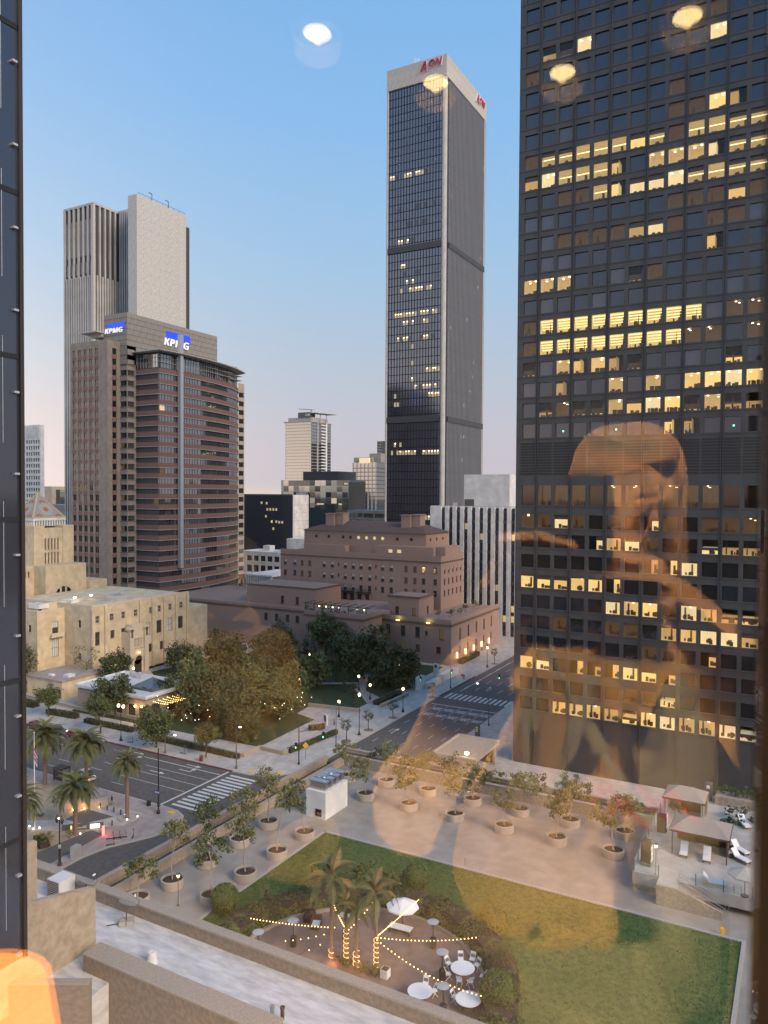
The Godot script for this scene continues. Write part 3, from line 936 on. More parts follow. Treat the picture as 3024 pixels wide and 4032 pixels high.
func build_brick_banded_tower() -> void:
	var t := thing("office_building", "brick banded office building with ribbon windows and blue and white lettering", "building")
	var cx := -223.6; var cz := -204.3
	# grey stone core
	var mb := MB.new()
	mb.box(Vector3(-236, 100, cz), Vector3(cx, 119.2, -254.5))
	mb.box(Vector3(-248, 0, cz - 6), Vector3(cx - 0.2, 108, -268))
	var core := part(t, "stone_core", mb, M.wall_grey)
	for k in 6:
		mb = MB.new()
		mb.box(Vector3(-236, 106.8 + k * 2.1, cz), Vector3(cx + 0.03, 106.95 + k * 2.1, cz + 0.03)); mb.box(Vector3(cx, 106.8 + k * 2.1, cz), Vector3(cx + 0.03, 106.95 + k * 2.1, -254.5))
		part(core, "joint", mb, M.brick_trim)
	# the corner bay with paired windows on each floor
	var fl := 3.93; var top0 := 105.6
	var fn := Face.new(Vector3(-229.4, 0, cz), Vector3(1, 0, 0), 5.8, 106.8)
	var fw := Face.new(Vector3(cx, 0, cz), Vector3(0, 0, -1), 4.4, 106.8)
	for k in 23:
		var y := top0 - k * fl - 2.0
		fn.cut(2.2, y, 3.4, 2.0); fw.cut(0.2, y, 3.4, 2.0)
	mb = MB.new()
	fn.build(mb, 0.5); fw.build(mb, 0.5)
	part(t, "corner_bay", mb, M.wall_grey)
	for k in 23:
		mb = MB.new()
		var y := top0 - k * fl - 2.0
		mb.box(Vector3(-229.4, y - 0.3, cz), Vector3(cx + 0.12, y - 0.15, cz + 0.12)); mb.box(Vector3(cx, y - 0.3, cz), Vector3(cx + 0.12, y - 0.15, cz - 4.4))
		part(t, "sill_course", mb, M.brick_trim)
		if k in [9, 11, 17, 14]:
			lit_window(t, fn, 2.2, y, 1.7, 2.0, "dim", 0.35); dark_window(t, fn, 3.9, y, 1.7, 2.0, M.glass_black, 0.35)
		else:
			dark_window(t, fn, 2.2, y, 1.7, 2.0, M.glass_black, 0.35); dark_window(t, fn, 3.9, y, 1.7, 2.0, M.glass_black, 0.35)
		dark_window(t, fw, 0.2, y, 1.7, 2.0, M.glass_mirror, 0.35, 0.004); dark_window(t, fw, 1.9, y, 1.7, 2.0, M.glass_mirror, 0.35, 0.004)
	# brick block with small windows
	var fb := Face.new(Vector3(-247.6, 0, -198.2), Vector3(1, 0, 0), 20.3, 108.4)
	var fr := Face.new(Vector3(-227.3, 0, -198.2), Vector3(0, 0, -1), 6.1, 108.4)
	var bx := [0.9, 4.0, 7.1, 10.2, 13.3]
	for k in 25:
		var y := 105.6 - k * fl - 2.3
		for x in bx: fb.cut(x + 0.3, y, 2.0, 2.3)
		fr.cut(2.4, y, 2.0, 2.3)
	mb = MB.new()
	fb.build(mb, 0.4); fr.build(mb, 0.4)
	mb.quad(Vector3(-247.6, 108.4, -198.2), Vector3(-227.3, 108.4, -198.2), Vector3(-227.3, 108.4, -212), Vector3(-247.6, 108.4, -212), Vector3.UP)
	mb.quad(Vector3(-247.6, 0, -198.2), Vector3(-247.6, 0, -212), Vector3(-247.6, 108.4, -212), Vector3(-247.6, 108.4, -198.2), Vector3(-1, 0, 0))
	part(t, "brick_block", mb, M.pier_stone)
	var rest := MB.new(); var n := 0
	var brickp := MB.new()
	for k in 25:
		var y := 105.6 - k * fl - 2.3
		for x in bx:
			if k < 16:
				var m: Material = M.glass_black if rng.randf() < 0.8 else M.glass_blind
				if k == 13 and x < 8: lit_window(t, fb, x + 0.3, y, 2.0, 2.3, "dim", 0.3)
				else: dark_window(t, fb, x + 0.3, y, 2.0, 2.3, m, 0.3, 0.006)
			else: pane_quad(rest, fb, x + 0.3, y, 2.0, 2.3, 0.3)
			brickp.box(fb.p(x + 0.2, y - 1.5, 0.05), fb.p(x + 2.4, y - 0.12, -0.04))
			brickp.box(fb.p(x + 1.24, y, 0.3), fb.p(x + 1.34, y + 2.3, 0.2))
		pane_quad(rest, fr, 2.4, y, 2.0, 2.3, 0.3)
		brickp.box(fr.p(2.2, y - 1.55, 0.05), fr.p(4.6, y - 0.1, -0.04))
	stuff(t, "window_glazing", rest, M.glass_black)
	stuff(t, "brick_spandrels", brickp, M.red_brick)
	# bowed wing: bands of brick, ribbon windows and pale ledges
	var pts := [Vector2(cx, -208.7), Vector2(-211.7, -208.7), Vector2(-211.0, -220), Vector2(-211.2, -231), Vector2(-212.6, -242), Vector2(-215.3, -253), Vector2(-219.5, -263), Vector2(cx, -268.6)]
	mb = MB.new()
	mb.prism(pts.map(func(q): return Vector2(q.x - 0.6, q.y - 0.2)), 0, 98.6)
	part(t, "bowed_wing_core", mb, M.tower_dark)
	var floors := 24
	for k in floors:
		var y := 98.2 - k * fl
		var bb := MB.new(); var lb := MB.new()
		for s in pts.size() - 1:
			var a := Vector3(pts[s].x, 0, pts[s].y); var b := Vector3(pts[s + 1].x, 0, pts[s + 1].y)
			var f := Face.new(a, b - a, a.distance_to(b), 120)
			bb.quad(f.p(0, y - 1.75), f.p(f.w, y - 1.75), f.p(f.w, y), f.p(0, y), f.n)
			bb.quad(f.p(0, y), f.p(f.w, y), f.p(f.w, y, 0.4), f.p(0, y, 0.4), Vector3.UP); bb.quad(f.p(0, y - 1.75), f.p(f.w, y - 1.75), f.p(f.w, y - 1.75, 0.4), f.p(0, y - 1.75, 0.4), Vector3.DOWN)
			lb.boxt(Transform3D(Basis(f.u, Vector3.UP, f.n), f.p(f.w * 0.5, y - 1.82, -0.12)), Vector3(f.w + 0.2, 0.16, 0.5))
		part(t, "brick_band", bb, M.red_brick)
		part(t, "ledge", lb, M.ledge)
		# panes of the ribbon below this band
		for s in pts.size() - 1:
			var a := Vector3(pts[s].x, 0, pts[s].y); var b := Vector3(pts[s + 1].x, 0, pts[s + 1].y)
			var f := Face.new(a, b - a, a.distance_to(b), 120)
			var cnt: int = [4, 4, 5, 3, 2, 2, 1][s]
			for j in cnt:
				var w := f.w / cnt
				var mm: Material = M.glass_mirror
				if n < 150:
					if (k == 3 and s == 0) or (k == 9 and s in [0, 3]) or (k in [12, 13] and s in [1, 3] and rng.randf() < 0.4) or (k == 15 and s == 4):
						lit_window(t, f, j * w, y - 1.75 - 2.18, w, 2.18, "dim" if k != 3 else "bright", 0.25)
					else: dark_window(t, f, j * w, y - 1.75 - 2.18, w, 2.18, mm, 0.25, 0.012)
		var ml := MB.new()
		for s in pts.size() - 1:
			var a := Vector3(pts[s].x, 0, pts[s].y); var b := Vector3(pts[s + 1].x, 0, pts[s + 1].y)
			var f := Face.new(a, b - a, a.distance_to(b), 120)
			for j in int(f.w / 1.5): ml.box(f.p(j * 1.5, y - 3.93, 0.24), f.p(j * 1.5 + 0.08, y - 1.75, 0.12))
		stuff(t, "mullions", ml, M.slate)
	# glazed top storey under a thin canopy
	var gl := MB.new(); var cb := MB.new()
	for s in pts.size() - 2:
		var a := Vector3(pts[s].x, 0, pts[s].y); var b := Vector3(pts[s + 1].x, 0, pts[s + 1].y)
		var f := Face.new(a, b - a, a.distance_to(b), 120)
		var w := f.w / 3.0
		for j in 3: dark_window(t, f, j * w, 98.6, w, 5.4, M.glass_mirror, 0.9, 0.004)
		for j in int(f.w / 1.5): cb.box(f.p(j * 1.5, 98.6, 0.9), f.p(j * 1.5 + 0.1, 104.0, 0.7))
		for y in [100.6, 102.4]: cb.box(f.p(0, y, 0.9), f.p(f.w, y + 0.12, 0.7))
	part(t, "top_storey_mullions", cb, M.ledge)
	mb = MB.new()
	var out := [Vector2(cx, -206.6), Vector2(-209.0, -206.6), Vector2(-208.2, -220), Vector2(-208.4, -231.5), Vector2(-209.8, -243), Vector2(-212.6, -254.6), Vector2(-217, -265.5), Vector2(cx, -268.6)]
	mb.prism(out, 104.5, 104.8)
	part(t, "canopy", mb, M.ledge)
	for k in 22:
		mb = MB.new()
		var q := float(k) / 22.0 * 6.0 + 0.6
		var i := int(q)
		var a: Vector2 = pts[i].lerp(pts[i + 1], q - i); var b: Vector2 = out[i].lerp(out[i + 1], q - i)
		mb.bar(Vector3(a.x, 104.0, a.y), Vector3(b.x, 104.45, b.y), 0.15, 0.3)
		part(t, "canopy_rib", mb, M.ledge)
	mb = MB.new()
	mb.box(Vector3(-245, 112.4, cz + 4), Vector3(-235.6, 112.8, cz - 3)); mb.box(Vector3(-242, 111.0, cz + 1), Vector3(-236, 112.4, cz - 3))
	part(t, "side_canopy", mb, M.ledge)
	mb = MB.new()
	mb.box(Vector3(-210.9, 22.5, -217.6), Vector3(-209.4, 112, -219.2))
	part(t, "mast", mb, M.alu)
	# end bay
	var fe := Face.new(Vector3(cx, 0, -268.6), Vector3(0, 0, -1), 4.2, 101)
	for k in 24: fe.cut(0.4, 98.6 - k * fl - 3.9, 3.4, 2.2)
	mb = MB.new()
	fe.build(mb, 0.3)
	part(t, "end_bay", mb, M.tan_wall)
	for k in 24: dark_window(t, fe, 0.4, 98.6 - k * fl - 3.9, 3.4, 2.2, M.glass_mirror, 0.2, 0.004)
	# low wing along the street: brick piers and tall windows
	var fp := Face.new(Vector3(cx, 0, -209), Vector3(0, 0, -1), 68, 14.6)
	for k in 12: fp.cut(1.2 + k * 5.6, 1.0, 4.2, 5.4); 
	for k in 12: fp.cut(1.2 + k * 5.6, 7.6, 4.2, 4.6)
	mb = MB.new()
	fp.build(mb, 0.5)
	mb.quad(Vector3(cx, 14.6, -209), Vector3(cx, 14.6, -277), Vector3(cx - 20, 14.6, -277), Vector3(cx - 20, 14.6, -209), Vector3.UP)
	part(t, "street_wing", mb, M.red_brick)
	for k in 12:
		for q in [[1.0, 5.4], [7.6, 4.6]]:
			var o := dark_window(t, fp, 1.2 + k * 5.6, q[0], 4.2, q[1], M.glass_black, 0.4)
			var g := MB.new()
			for j in range(1, 4): g.box(Vector3(-2.1 + j * 1.05 - 0.05, -q[1] / 2, 0), Vector3(-2.1 + j * 1.05 + 0.05, q[1] / 2, 0.1))
			for j in range(1, 3): g.box(Vector3(-2.1, -q[1] / 2 + j * q[1] / 3 - 0.05, 0), Vector3(2.1, -q[1] / 2 + j * q[1] / 3 + 0.05, 0.09))
			part(o, "glazing_bars", g, M.ledge)
	mb = MB.new()
	mb.box(Vector3(cx, 14.6, -209), Vector3(cx + 0.4, 15.2, -277))
	part(t, "cornice", mb, M.ledge)
	# lettering: four blue panels behind white slanted letters
	var bn := Basis(Vector3(1, 0, 0), Vector3.UP, Vector3(0, 0, 1)); var bw := Basis(Vector3(0, 0, -1), Vector3.UP, Vector3(1, 0, 0))
	for q in [[bn, Vector3(-229.9, 113.8, cz + 0.1), 9.2, 3.6], [bw, Vector3(cx + 0.1, 113.1, -230.0), 13.4, 5.6]]:
		var b: Basis = q[0]; var w: float = q[2]; var h: float = q[3]
		for k in 4:
			mb = MB.new()
			mb.boxt(Transform3D(b, q[1] + b.x * (w * (-0.30 + 0.25 * k)) + Vector3.UP * h * 0.24 + b.z * 0.15), Vector3(w * 0.23, h * 0.56, 0.25))
			part(t, "sign_panel", mb, M.sign_glow_blue)
		var sh := Basis(b.x, b.y + b.x * 0.2, b.z)
		lettering(t, "letters", "KPMG", M.sign_glow_white, q[1] - Vector3.UP * h * 0.24 - b.x * w * 0.02 + b.z * 0.45, sh, Vector2(w, h * 0.52), 0.3)

func house_window(parent: Node3D, f: Face, x: float, y: float, w: float, h: float, look := "dark", d := 0.28, bars := 1) -> void:
	# a sash window set back in its wall: pane, frame with bars, sill; a blind, curtain or lit room where there is one
	var key := "hw_%.2f_%.2f_%d" % [w, h, bars]
	if not rooms.has(key):
		var fr := MB.new()
		var t := 0.08
		for q in [[-w / 2, -h / 2, w, t], [-w / 2, h / 2 - t, w, t], [-w / 2, -h / 2, t, h], [w / 2 - t, -h / 2, t, h], [-w / 2, -0.04, w, 0.08]]:
			fr.box(Vector3(q[0], q[1], 0), Vector3(q[0] + q[2], q[1] + q[3], 0.06))
		for k in bars:
			var px := -w / 2 + w * (k + 1) / (bars + 1)
			fr.box(Vector3(px - 0.03, -h / 2, 0.0), Vector3(px + 0.03, h / 2, 0.05))
		var si := MB.new()
		si.box(Vector3(-w / 2 - 0.12, -h / 2 - 0.14, 0), Vector3(w / 2 + 0.12, -h / 2, d + 0.12))
		var bl := MB.new()
		bl.box(Vector3(-w / 2 + 0.06, 0.0, 0.01), Vector3(w / 2 - 0.06, h / 2 - 0.06, 0.03))
		rooms[key] = [fr.mesh(), si.mesh(), bl.mesh()]
	var m: Material = M.glass_house
	if look == "lit": m = M.room_bright
	elif look == "warm": m = M.room_dim
	elif look == "brown": m = M.curtain_brown
	elif look == "blind_all": m = M.blind
	var o: MeshInstance3D
	if look == "lit":
		lit_window(parent, f, x, y, w, h, "bright", d)
		o = parent.get_child(parent.get_child_count() - 1)
	else:
		o = part_mesh(parent, "window", pane_mesh(w, h), m)
		o.transform = Transform3D(Basis(f.u, Vector3.UP, f.n), f.p(x + w * 0.5, y + h * 0.5, d))
	part_mesh(o, "frame", rooms[key][0], M.brick_trim if look != "white" else M.cream_trim)
	part_mesh(o, "sill", rooms[key][1], M.brick_trim if f.n.x > -2 and parent.name.begins_with("club") else M.cream_trim)
	if look == "blind": part_mesh(o, "blind", rooms[key][2], M.blind)

func block(parent: Node3D, nm: String, m: Material, x0: float, x1: float, y0: float, y1: float, z0: float, z1: float, n_cuts: Array, w_cuts: Array, depth := 0.28) -> Array:
	# an upright block whose cross-street (+z) and avenue (+x) faces have openings; z0 is its near side
	var mb := MB.new()
	var fn := Face.new(Vector3(x0, y0, z0), Vector3(1, 0, 0), x1 - x0, y1 - y0)
	var fw := Face.new(Vector3(x1, y0, z0), Vector3(0, 0, -1), z0 - z1, y1 - y0)
	for q in n_cuts: fn.cut(q[0] - x0, q[1] - y0, q[2], q[3])
	for q in w_cuts: fw.cut(z0 - q[0], q[1] - y0, q[2], q[3])
	fn.build(mb, depth); fw.build(mb, depth)
	mb.quad(Vector3(x0, y0, z1), Vector3(x1, y0, z1), Vector3(x1, y1, z1), Vector3(x0, y1, z1), Vector3(0, 0, -1))
	mb.quad(Vector3(x0, y0, z0), Vector3(x0, y0, z1), Vector3(x0, y1, z1), Vector3(x0, y1, z0), Vector3(-1, 0, 0))
	mb.quad(Vector3(x0, y1, z0), Vector3(x1, y1, z0), Vector3(x1, y1, z1), Vector3(x0, y1, z1), Vector3.UP)
	part(parent, nm, mb, m)
	return [fn, fw]

func trim(parent: Node3D, nm: String, m: Material, x0: float, x1: float, z0: float, z1: float, y0: float, y1: float, out := 0.25) -> void:
	# a course round the two visible sides of a block
	var mb := MB.new()
	mb.box(Vector3(x0, y0, z0 + out), Vector3(x1 + out, y1, z0 - 0.02))
	mb.box(Vector3(x1 - 0.02, y0, z0 - 0.03), Vector3(x1 + out, y1, z1))
	part(parent, nm, mb, m)

func build_brick_club() -> void:
	var t := thing("club_building", "red brown brick club building with hipped attic, octagonal windows and planted roof terrace", "building")
	# street block
	var nc := []; var wc := []
	for x in [-114.1, -108.8, -103.8, -95.7]: nc.append([x, 7.7, 1.5, 3.2])
	for x in [-114.0, -108.8, -103.7, -96.7]: nc.append([x, 3.4, 1.5, 2.1])
	nc.append([-100.4, 8.6, 0.8, 1.2])
	for k in 5: wc.append([-214.6 - k * 6.7, 7.2, 1.2, 3.4])
	for k in 5: wc.append([-214.4 - k * 6.7, 3.0, 1.2, 2.0])
	for k in 6: wc.append([-213.0 - k * 5.0, 0.6, 1.0, 1.3])
	var ff := block(t, "street_block", M.brick, -115.3, -91.8, 0.1, 13.0, -208.4, -249, nc, wc)
	var looks := ["dark", "dark", "dark", "warm", "blind", "warm", "brown", "dark", "dark"]
	for k in nc.size(): house_window(t, ff[0], nc[k][0] + 115.3, nc[k][1] - 0.1, nc[k][2], nc[k][3], looks[k])
	for k in wc.size(): house_window(t, ff[1], -208.4 - wc[k][0], wc[k][1] - 0.1, wc[k][2], wc[k][3], "dark" if k % 4 else "brown")
	trim(t, "cornice", M.brick_trim, -115.3, -91.8, -208.4, -249, 11.9, 12.5, 0.35)
	trim(t, "parapet", M.brick, -115.3, -91.8, -208.4, -249, 12.9, 13.9, 0.05)
	# garden pavilion and the low range beyond it
	block(t, "garden_pavilion", M.brick, -137, -115.35, 0.1, 14.4, -196.6, -230, [], [])
	trim(t, "cornice", M.brick_trim, -137, -115.35, -196.6, -208.3, 13.2, 13.8, 0.35)
	trim(t, "parapet", M.brick, -137, -115.35, -196.6, -208.2, 14.3, 15.1, 0.05)
	nc = []
	for x in [-149.6, -145.6, -141.2, -154.0, -158.5]: nc.append([x, 9.0, 1.4, 2.4])
	ff = block(t, "garden_range", M.brick, -205, -137.05, 0.1, 14.0, -204.0, -240, nc, [])
	for q in nc: house_window(t, ff[0], q[0] + 205, q[1] - 0.1, q[2], q[3], "dark")
	trim(t, "cornice", M.brick_trim, -205, -137.05, -204, -205, 12.6, 13.2, 0.35)
	# rooms standing on the terrace
	ff = block(t, "terrace_room", M.brick, -116.4, -105.2, 13.0, 19.1, -213.6, -224.5, [[-113.6, 13.4, 1.3, 2.4], [-107.6, 13.4, 1.3, 2.4]], [[-219.5, 13.4, 1.2, 2.4]])
	house_window(t, ff[0], 2.8, 0.4, 1.3, 2.4, "dark"); house_window(t, ff[0], 8.8, 0.4, 1.3, 2.4, "warm"); house_window(t, ff[1], 5.9, 0.4, 1.2, 2.4, "dark")
	trim(t, "cornice", M.brick_trim, -116.4, -105.2, -213.6, -224.5, 18.7, 19.3, 0.3)
	ff = block(t, "terrace_room", M.brick, -168, -139.4, 14.0, 20.4, -206.5, -222, [[-153.5, 14.6, 1.3, 2.6], [-147.4, 14.6, 1.3, 2.6]], [])
	house_window(t, ff[0], 14.5, 0.6, 1.3, 2.6, "dark"); house_window(t, ff[0], 20.6, 0.6, 1.3, 2.6, "dark")
	trim(t, "cornice", M.brick_trim, -168, -139.4, -206.5, -222, 20.0, 20.5, 0.3)
	# bedroom block, three rows of windows
	nc = []; wc = []
	var xs := [-169.0, -164.7, -161.4, -158.0, -151.8, -148.3, -142.8, -139.5, -136.3, -132.8, -127.6, -124.2, -118.5, -115.1, -111.9, -107.6]
	var lk := {0: ["blind", "blind", "brown", "brown", "blind", "blind", "blind", "blind", "blind", "blind", "blind", "blind", "brown", "brown", "lit", "lit"], 1: ["dark", "dark", "brown", "brown", "blind", "blind", "blind", "blind", "blind", "blind", "blind", "blind", "brown", "brown", "dark", "dark"], 2: ["blind", "blind", "warm", "brown", "blind", "dark", "blind", "blind", "dark", "dark", "dark", "dark", "brown", "warm", "dark", "dark"]}
	for r in 3:
		for x in xs: nc.append([x, 25.2 - 3.85 * r, 1.3, 1.95])
		for k in 5: wc.append([-231.6 - k * 3.4, 25.2 - 3.85 * r, 1.1, 1.95])
		for x in [-145.2, -129.9]: nc.append([x, 26.0 - 3.85 * r, 0.6, 1.0])
	for x in [-143.0, -140.1, -137.0, -133.9]: nc.append([x, 14.0, 1.6, 2.4])
	ff = block(t, "bedroom_block", M.brick, -170.5, -104.8, 12.9, 30.1, -229.2, -248, nc, wc)
	var i := 0
	for r in 3:
		for k in xs.size(): house_window(t, ff[0], xs[k] + 170.5, 25.2 - 3.85 * r - 12.9, 1.3, 1.95, lk[r][k])
		for k in 5: house_window(t, ff[1], 2.4 + k * 3.4, 25.2 - 3.85 * r - 12.9, 1.1, 1.95, "blind" if r == 0 else "dark")
		for x in [-145.2, -129.9]: house_window(t, ff[0], x + 170.5, 26.0 - 3.85 * r - 12.9, 0.6, 1.0, "dark", 0.28, 0)
	for x in [-143.0, -140.1, -137.0, -133.9]:
		house_window(t, ff[0], x + 170.5, 1.1, 1.6, 2.4, "dark")
		var ar := MB.new()
		for k in 8:
			var a0 := PI * k / 8; var a1 := PI * (k + 1) / 8
			ar.bar(Vector3(x + 0.8 + cos(a0) * 0.95, 16.4 + sin(a0) * 0.7, -229.1), Vector3(x + 0.8 + cos(a1) * 0.95, 16.4 + sin(a1) * 0.7, -229.1), 0.3, 0.25)
		part(t, "arch", ar, M.brick_trim)
	trim(t, "cornice", M.brick_trim, -170.5, -104.8, -229.2, -248, 28.7, 29.1, 0.3)
	trim(t, "parapet", M.brick, -170.5, -104.8, -229.2, -248, 30.0, 31.0, 0.06)
	for x in [-143.5, -136.9]:
		var bal := MB.new()
		bal.box(Vector3(x, 16.9, -229.2), Vector3(x + 5.4, 17.1, -227.9))
		for k in 19: bal.box(Vector3(x + k * 0.3, 17.1, -227.98), Vector3(x + k * 0.3 + 0.05, 18.1, -227.92))
		bal.box(Vector3(x, 18.05, -228.0), Vector3(x + 5.4, 18.15, -227.9))
		part(t, "balcony", bal, M.black_metal)
	# attic storey with octagonal windows under a hipped tile roof
	block(t, "attic", M.brick, -164, -113.2, 30.0, 37.9, -235.2, -254, [], [])
	var xo := [-158.5, -153.0, -146.8, -143.6, -140.2, -136.9, -133.6, -130.3, -124.4, -118.9]
	for k in 10:
		var o8 := MB.new()
		o8.tube(Vector3(xo[k], 35.8, -235.25), Vector3(xo[k], 35.8, -235.1), 0.62, 0.62, 8)
		part(t, "octagonal_window", o8, M.room_bright if k >= 4 and k <= 7 else M.glass_house)
	for k in 3:
		var o8 := MB.new()
		o8.tube(Vector3(-113.25, 35.8, -238.5 - k * 5.2), Vector3(-113.1, 35.8, -238.5 - k * 5.2), 0.6, 0.6, 8)
		part(t, "octagonal_window", o8, M.glass_house)
	var hip := MB.new()
	var e0 := Vector3(-164.6, 37.9, -234.6); var e1 := Vector3(-112.6, 37.9, -234.6); var e2 := Vector3(-112.6, 37.9, -254.6); var e3 := Vector3(-164.6, 37.9, -254.6)
	var r0 := Vector3(-156.0, 41.4, -244.6); var r1 := Vector3(-120.5, 41.4, -244.6)
	hip.quad(e0, e1, r1, r0, Vector3(0, 0.94, 0.34)); hip.quad(e2, e3, r0, r1, Vector3(0, 0.94, -0.34))
	hip.tri(e1, e2, r1, Vector3(0.4, 0.92, 0)); hip.tri(e3, e0, r0, Vector3(-0.4, 0.92, 0))
	hip.quad(e0, e1, e2, e3, Vector3.DOWN)
	var roof := part(t, "hipped_roof", hip, M.roof_tile)
	for x in [-157.2, -125.2]:
		var ch := MB.new()
		ch.box(Vector3(x, 38.5, -239.5), Vector3(x + 3.6, 43.9, -242.3)); ch.box(Vector3(x + 3.6, 38.5, -240.5), Vector3(x + 7.0, 44.1, -244.6))
		ch.box(Vector3(x - 0.3, 43.9, -239.2), Vector3(x + 3.9, 44.2, -242.6)); ch.box(Vector3(x + 3.7, 44.1, -240.2), Vector3(x + 7.3, 44.4, -244.9))
		part(roof, "chimney", ch, M.brick)
	# stepped parapets in front of the attic
	block(t, "attic_step", M.brick, -131, -108.5, 30.0, 33.6, -231.0, -235.1, [], [])
	block(t, "attic_step", M.brick, -162, -144, 30.0, 33.0, -232.0, -235.1, [], [])
	block(t, "attic_step", M.brick, -108.4, -101.0 - 4.0, 30.0, 33.8, -233.0, -246, [], [])
	for x in [-125.6, -122.2]:
		var g := MB.new()
		g.box(Vector3(x, 31.3, -230.98), Vector3(x + 1.5, 32.4, -230.9))
		part(t, "terrace_window", g, M.room_bright)
	# floodlights under the cornice that wash the wall green and gold
	for x in [-109.4, -99.0]:
		var l := MB.new()
		l.box(Vector3(x - 0.5, 12.5, -207.6), Vector3(x + 0.5, 12.7, -207.2))
		part(t, "cornice_light", l, M.bulb_light)
		var o := OmniLight3D.new()
		o.name = "cornice_lamp"; o.light_color = Color(0.85, 1.0, 0.35); o.light_energy = 1.0; o.omni_range = 40; o.light_size = 0.1; o.shadow_enabled = true
		o.position = Vector3(x, 13.1, -207.4)
		t.add_child(o, true)
	# wall lamps by the street
	for k in 5:
		var l := MB.new()
		l.box(Vector3(-91.75, 1.8, -212.5 - k * 6.7), Vector3(-91.5, 3.4, -212.9 - k * 6.7))
		part(t, "wall_lamp", l, M.bulb_light)
		var o := OmniLight3D.new()
		o.name = "street_lamp"; o.light_color = Color(1.0, 0.6, 0.25); o.light_energy = 1.6; o.omni_range = 30; o.light_size = 0.15; o.shadow_enabled = true
		o.position = Vector3(-91.1, 2.2, -212.7 - k * 6.7)
		t.add_child(o, true)
	# pergola on the terrace with lamps under it
	var pg := MB.new()
	for k in 8:
		pg.box(Vector3(-139.0 + k * 3.2, 14.0, -200.2), Vector3(-138.8 + k * 3.2, 16.6, -200.0)); pg.box(Vector3(-139.2 + k * 3.2, 16.6, -199.4), Vector3(-139.0 + k * 3.2, 16.8, -206.0))
	pg.box(Vector3(-139.4, 16.5, -200.2), Vector3(-115, 16.7, -200.0))
	part(t, "pergola", pg, M.wicker)
	for k in 6:
		var l := MB.new()
		var p := Vector3(-134.0 + k * 2.5 + (4.0 if k > 3 else 0.0), 15.9, -200.6)
		l.ball(p, Vector3.ONE * 0.22, 8, 5)
		part(t, "terrace_lamp", l, M.lamp_globe)

